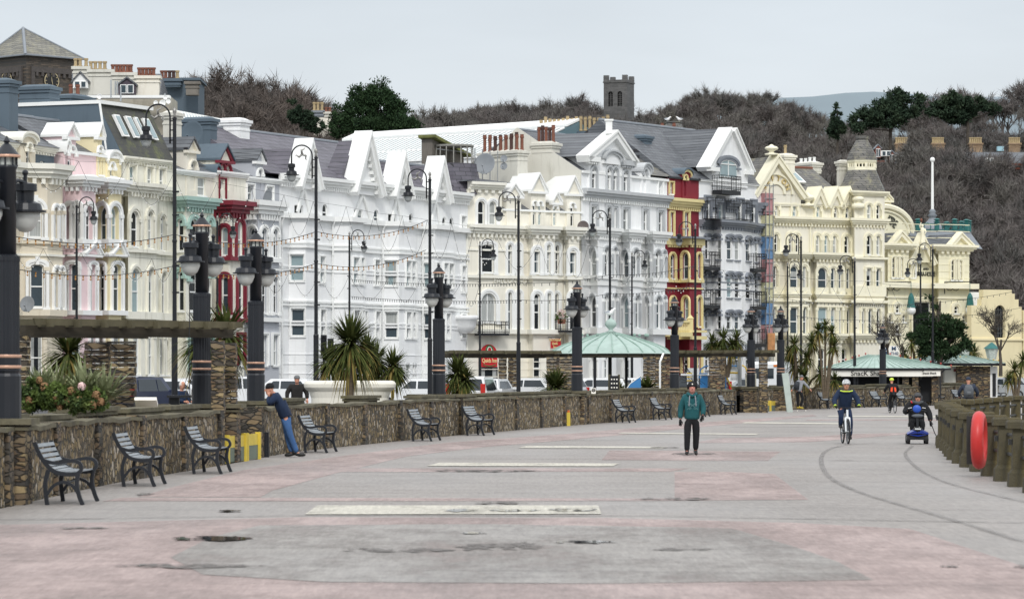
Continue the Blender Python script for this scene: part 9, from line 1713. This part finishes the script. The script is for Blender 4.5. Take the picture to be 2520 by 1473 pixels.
t = thing('skateboard','yellow-edged skateboard under the boy in grey','skateboard',((1972-HX)/s_,F/s_,0)); mb = MB(); mb.box((0,0,.095),(.62,.2,.018)); mb.box((-.36,0,.115),(.12,.18,.016),M=Matrix.Rotation(R(22),3,'Y')); mb.box((.36,0,.115),(.12,.18,.016),M=Matrix.Rotation(R(-22),3,'Y')); mb.build('deck',mat('deck_dark',srgb('#4a4232'),.6,.2),t)
for wx in (-.22,.22):
 for wy in (-.07,.07): mb = MB(); mb.T = Matrix.Translation((wx,wy,.03)) @ Matrix.Rotation(R(90),4,'X'); mb.lathe([(.03,-.02),(.03,.02)],n=10); mb.build('wheel',whites,t)
s_ = 88.7; L0 = ((2256-HX)/s_,F/s_,0); t = thing('mobility_scooter','blue and black mobility scooter driven towards the camera','scooter',L0,R(-4)); bluep = mat('scooter_blue',srgb('#22388c'),.25,.05,coat=.5)
mb = MB(); mb.prism([(-.2,-.52,.12),(.2,-.52,.12),(.29,-.4,.16),(.29,.5,.16),(-.29,.5,.16),(-.29,-.4,.16)],(0,0,.12)); mb.tbox((0,-.42,.24),(.46,.22),(.2,.12),.22); mb.build('chassis',mat('scooter_black',srgb('#1d1f22'),.4),t)
mb = MB(); mb.prism([(-.30,-.50,.27),(-.12,-.58,.36),(0,-.60,.30),(.12,-.58,.36),(.30,-.50,.27),(.16,-.56,.24),(0,-.6,.215),(-.16,-.56,.24)],(0,.14,.05)); mb.build('front_cowl',bluep,t)
mb = MB(); mb.box((0,-.57,.42),(.16,.05,.035)); mb.build('front_lamp',headm,t)
for wx in (-.25,.25):
 for wy in (-.38,.36): mb = MB(); mb.T = Matrix.Translation((wx,wy,.14)) @ Matrix.Rotation(R(90),4,'Y'); mb.lathe([(.06,-.05),(.135,-.045),(.14,0),(.135,.045),(.06,.05)],n=16); o = mb.build('wheel',tyre,t); mb = MB(); mb.T = Matrix.Translation((wx,wy,.14)) @ Matrix.Rotation(R(90),4,'Y'); mb.lathe([(.06,-.053),(.06,.053)],n=10); mb.build('rim',rimm,o)
mb = MB(); mb.tube([(0,-.42,.4),(0,-.38,.65),(0,-.34,.92)],.035,8); mb.build('tiller',MATS['scooter_black'],t); mb = MB(); mb.tube([(-.24,-.28,.9),(-.12,-.36,.93),(.12,-.36,.93),(.24,-.28,.9)],.018,6); mb.build('handlebar',MATS['scooter_black'],t)
mb = MB(); mb.ball((0,-.42,.78),(.17,.05,.05),12,8); mb.build('basket_rim',mat('bag_grey',srgb('#5d6268'),.7),t,smooth=True); mb = MB(); mb.ball((-.02,-.40,.97),(.115,.05,.11),16,10); mb.build('round_cover',mat('cover_blue',srgb('#2a55b8'),.45,.1),t,smooth=True)
mb = MB(); mb.box((0,.22,.52),(.46,.42,.1)); mb.box((0,.44,.78),(.42,.1,.5)); mb.tube([(0,.22,.2),(0,.22,.5)],.04,8); mb.build('seat',MATS['scooter_black'],t)
SC = dict(SIT); SC = {k: (v[0],v[1]+.12,v[2]+.08) for k,v in SIT.items()}; SC.update(shL=(-.21,.14,1.07),shR=(.21,.14,1.07),hed=(.03,.1,1.27),nek=(.02,.12,1.13),elL=(-.33,.02,.86),elR=(.36,.08,.80),wrL=(-.25,-.26,.93),wrR=(.37,-.08,.62),knL=(-.14,-.22,.62),knR=(.14,-.22,.62),anL=(-.14,-.2,.33),anR=(.14,-.2,.33),toL=(-.14,-.33,.29),toR=(.14,-.33,.29),hdR=(.1,-.4,-.8),hdL=(.2,-1,0))
t,jk,Mh = person('person in black winter coat, fur hat and sunglasses riding the mobility scooter',L0,R(-4),blackc,blackc,blks,SC,1.0,'trapper',fab('hat_grey','#4c4d50'),bulk=1.42,gloves=blackc); glasses(t,Mh)
mb = MB(); mb.tube([(-.13,.12,1.15),(-.08,.0,1.15),(.04,-.03,1.12),(.12,.05,1.15),(.15,.15,1.15)],.05,8); mb.build('scarf',fab('scarf_grey','#4a4d51'),jk,smooth=True); mb = MB(); mb.tube([(-.15,.1,1.17),(-.12,.0,1.13)],.028,6); mb.build('red_collar',redsign,jk,smooth=True)
for sx in (-1,1): mb = MB(); mb.tube([(sx*.14,-.03,1.0),(sx*.24,.0,.98)],.012,5); mb.build('reflective_stripe',whitec,jk)
a = Vector(L0)+Vector((.37,-.12,.60)); b = Vector((11.95,95.0,.28)); mb = MB(); mb.tube([a,a.lerp(b,.25)-Vector((0,0,.22)),a.lerp(b,.5)-Vector((0,0,.32)),a.lerp(b,.8)-Vector((0,0,.24)),b],.013,5); o = recenter(mb.build('dog_lead',blackc)); tag(o,'dark lead hanging from the scooter rider to the concrete posts','lead')
# ------------------------------------------------------------ street furniture and playground
def board(x0,y0,x1,y1,s_,name,lab,m,d=.06,posts=None,cat='sign'):
 a,b = pt(x0,y1,s_),pt(x1,y0,s_); t = thing(name,lab,cat,((a.x+b.x)/2,a.y,a.z)); mb = MB(); mb.box((0,0,(b.z-a.z)/2),(b.x-a.x,d,b.z-a.z)); o = mb.build('panel',m,t)
 if posts:
  for sx in (-1,1): mb = MB(); mb.box((sx*(b.x-a.x)/2,.03,(b.z-a.z)/2-.5),(.09,.09,b.z-a.z+1.1)); mb.build('post',posts,t)
 return t,o,b.x-a.x,b.z-a.z
t,o,w_,h = board(1500,924,1523,960,60,'notice_board','dark notice board with white scraps under the dome shelter',blackm,posts=timb2)
r = random.Random(2)
for k in range(9): mb = MB(); mb.box(((k % 3-1)*w_*.28,-.04,h*(.2+.28*(k//3))),(w_*.14,.01,h*.09)); mb.build('paper',whites,o)
t,o,w_,h = board(1455,954,1466,968,69,'no_dogs_sign','small white no-dogs sign on the wall left of the dome column',whites,.03); mb = MB(); torus(mb,(0,0,0),w_*.34,.012,20,5); q_ = mb.build('ring',blk,o); q_.rotation_euler.z = R(90); q_.location = (0,-.02,h*.6); mb = MB(); mb.tube([(-w_*.2,-.03,h*.48),(-w_*.1,-.03,h*.62),(w_*.1,-.03,h*.62),(w_*.2,-.03,h*.72)],.014,4); mb.tube([(w_*.1,-.03,h*.62),(w_*.1,-.03,h*.48)],.01,4); mb.tube([(-w_*.24,-.035,h*.8),(w_*.24,-.035,h*.42)],.01,4); mb.build('dog_symbol',blk,o)
t,o,w_,h = board(2163,850,2213,877,36,'lettered_sign','white sign with blue window grid behind the kiosk roof',whites,.08)
for i in range(3):
 for j in range(2): mb = MB(); mb.box((-w_*.36+i*w_*.11,-.05,h*(.3+.42*j)),(w_*.09,.02,h*.34)); mb.build('blue_pane',mat('sign_blue',srgb('#2c4f74'),.4),o)
ttext('M',.42,(w_*.22,-.05,h*.72),MATS['sign_blue'],o); ttext('THE',.28,(w_*.25,-.05,h*.28),MATS['sign_blue'],o)
t,o,w_,h = board(333,984,387,992,130,'information_panel','low tilted white information panel behind the wall, below the navy car',whites,.3); o.rotation_euler.x = R(-25)
t = thing('utility_table','dark flat-topped metal cabinet behind the second lamp column','cabinet',(pt(443,985,118).x,F/118,.85)); mb = MB(); mb.box((0,0,.62),(.5,.5,.05)); mb.build('top',blackm,t); mb = MB(); mb.box((-.1,0,.3),(.18,.2,.6)); mb.build('pedestal',blackm,t)
p = pt(1949,1004,49); t = thing('leaning_board','tall pale board leaning against the wall behind the skateboarder','board',(p.x,p.y,0),R(20)); mb = MB(); mb.prism([(-.27,0,0),(-.0,0,0),(.18,0,1.95),(-.42,0,2.0)][:1]+[(.05,0,0),(-.2,.0,1.98),(-.55,.0,1.95)],(0,.06,0)); mb.build('panel',mat('pale_board',srgb('#b7c2bb'),.6,.1),t)
p = pt(797,930,60); t = thing('traffic_signal','black traffic signal head on a post left of the big palm','traffic light',(p.x,p.y,RZ)); mb = MB(); mb.tube([(0,0,0),(0,0,2.7)],.05,8); mb.build('post',blackm,t)
for dx,dz in ((.0,2.9),(.28,2.75)):
 mb = MB(); mb.box((dx,0,dz),(.24,.2,.85)); o = mb.build('signal_head',blackm,t)
 for k in range(3): mb = MB(); mb.tube([(dx,-.1,dz-.26+.26*k),(dx,-.2,dz-.26+.26*k)],.09,10,cap=False); mb.build('hood',blackm,o)
for (x,yt,lab) in ((2372,836,'green lantern on a post below the theatre wall lamp'),(2440,842,'green lantern on a post in front of the primrose building')):
 p = pt(x,905,37.2); t = thing('lantern_post',lab,'lantern',(p.x,p.y,RZ),0,'green lanterns'); zt_ = HC+(918-yt)/37.2-RZ; mb = MB(); mb.tube([(0,0,0),(0,0,zt_-1.1)],.07,8); mb.build('post',irong,t); mb = MB(); mb.lathe([(.28,zt_-1.15),(.45,zt_-.4)],n=6); mb.build('glass',MATS['lantern_glass'],t); mb = MB(); mb.lathe([(.55,zt_-.42),(.5,zt_-.36),(.16,zt_-.08),(.05,zt_)],n=8); mb.build('cap',irong,t)
p = pt(1562,955,56); t = thing('feather_flag','curved white and blue feather flag behind the dome shelter','flag',(p.x,p.y,RZ)); mb = MB(); c = [(-.75,0,0),(-.55,0,.8),(-.2,0,1.3),(.25,0,1.62)]; mb.tube(c,.02,5); mb.build('pole',whitetrim,t); mb = MB(); mb.prism([(-.52,0,.75),(-.2,0,1.3),(.25,0,1.62),(.28,0,.95),(-.3,0,.85)],(0,.015,0)); mb.build('sail',mat('flag_blue',srgb('#3f7fb8'),.7,.1),t); mb = MB(); mb.prism([(-.3,-.003,.95),(.26,-.003,1.02),(.26,-.003,.96),(-.3,-.003,.9)],(0,-.004,0)); mb.build('white_band',whites,t)
pb_,pw_,py_,pg_ = mat('play_blue',srgb('#3f86c4'),.4,.05),mat('play_white',srgb('#dfe2e2'),.4,.04),mat('play_yellow',srgb('#d8b84a'),.4,.05),mat('play_silver',srgb('#9fa4a6'),.35,.05,metal=.4)
s_ = 45.5; o0 = pt(1745,945,s_); t = thing('climbing_frame','blue, yellow and white playground climbing frame behind the distant pergola','playground',(o0.x,o0.y,RZ),world=True)
q_ = lambda x,y,d=0: pt(x,y,s_)+Vector((0,d,0))
def pbox(x0,y0,x1,y1,m,nm,d=.1,off=0): c,dd = hb(x0,y0,x1,y1,s_,d,off); mb = MB(); mb.box(c,dd); mb.build(nm,m,t)
pbox(1723,917,1741,958,pb_,'blue_panel'); pbox(1835,918,1862,955,mat('play_stone',srgb('#b9b6a4'),.6),'pale_panel',.1,.3); pbox(1800,888,1826,935,pw_,'white_panel',.1,.8); pbox(1783,873,1827,879,pb_,'blue_canopy',1.0); pbox(1693,905,1722,945,pw_,'white_panel',.1,1)
def ptube(P_,r_,m,nm): mb = MB(); mb.tube([q_(*p_) for p_ in P_],r_,6); mb.build(nm,m,t)
ptube([(1820,868),(1820,955)],.11,pg_,'silver_post'); ptube([(1675,922),(1742,922)],.05,pw_,'white_rail'); ptube([(1785,900),(1785,955)],.04,pb_,'blue_post'); ptube([(1720,930),(1724,908),(1735,901),(1743,900)],.04,pb_,'blue_hoop'); ptube([(1783,916),(1815,917)],.05,py_,'yellow_rail'); ptube([(1786,922),(1796,945),(1804,957)],.045,py_,'yellow_bar'); ptube([(1826,898),(1834,903),(1840,918),(1841,940)],.04,py_,'yellow_hoop'); ptube([(1786,899),(1813,900)],.04,pb_,'blue_rail')
for k in range(3): ptube([(1690,918+k*9),(1703,918+k*9)],.03,py_,'yellow_rung')
for k in range(4): ptube([(1700+k*8,922),(1700+k*8,930)],.03,pw_,'grip')
mb = MB(); mb.prism([q_(1766,861),q_(1800,861),q_(1770,852)],(0,1.5,0)); mb.build('white_roof_peak',pw_,t)
mb = MB()
for k in range(6): mb.tube([q_(1676+k*2,868+k*8),q_(1690+k*9,945)],.015,3); mb.tube([q_(1677,900+k*8),q_(1712-k*3,940)],.015,3)
mb.build('rope_net',blackc,t)
b = falcon; u_ = b.uv(870*k6,1.0)[0]; z_ = b.z(900,y6(440),1); c = b.W(u_,1.1,z_); t = thing('balcony_flowers','bunch of pale flowers on the small black balcony','flowers',tuple(c)); V,Fc = leafcloud([(0,0,.1,.4,.3,.35)],500,.07,np.random.default_rng(9),.2,.5); mesh_np('foliage',V,Fc,shl,t); V,Fc = leafcloud([(0,0,.35,.3,.25,.25)],250,.06,np.random.default_rng(10),.2,.6); mesh_np('blooms',V,Fc,pinkf,t)
mb = MB(); mb.tbox((0,0,-.35),(.5,.25),(.55,.3),.3); mb.build('trough',terra,t)
p = pt(2085,952,41); t = thing('yellow_railing','short yellow railing in front of the snack kiosk','railing',(p.x,p.y,RZ)); w_ = 52/41
for z_ in (.35,.98): mb = MB(); mb.tube([(-w_/2,0,z_),(w_/2,0,z_)],.025,6); mb.build('rail',gy,t)
for k in range(9): mb = MB(); mb.tube([(-w_/2+w_*k/8,0,0 if k in (0,8) else .35),(-w_/2+w_*k/8,0,.98)],.02,5); mb.build('bar',gy,t)
for o in bpy.data.objects:
 if '_w' in o: del o['_w']
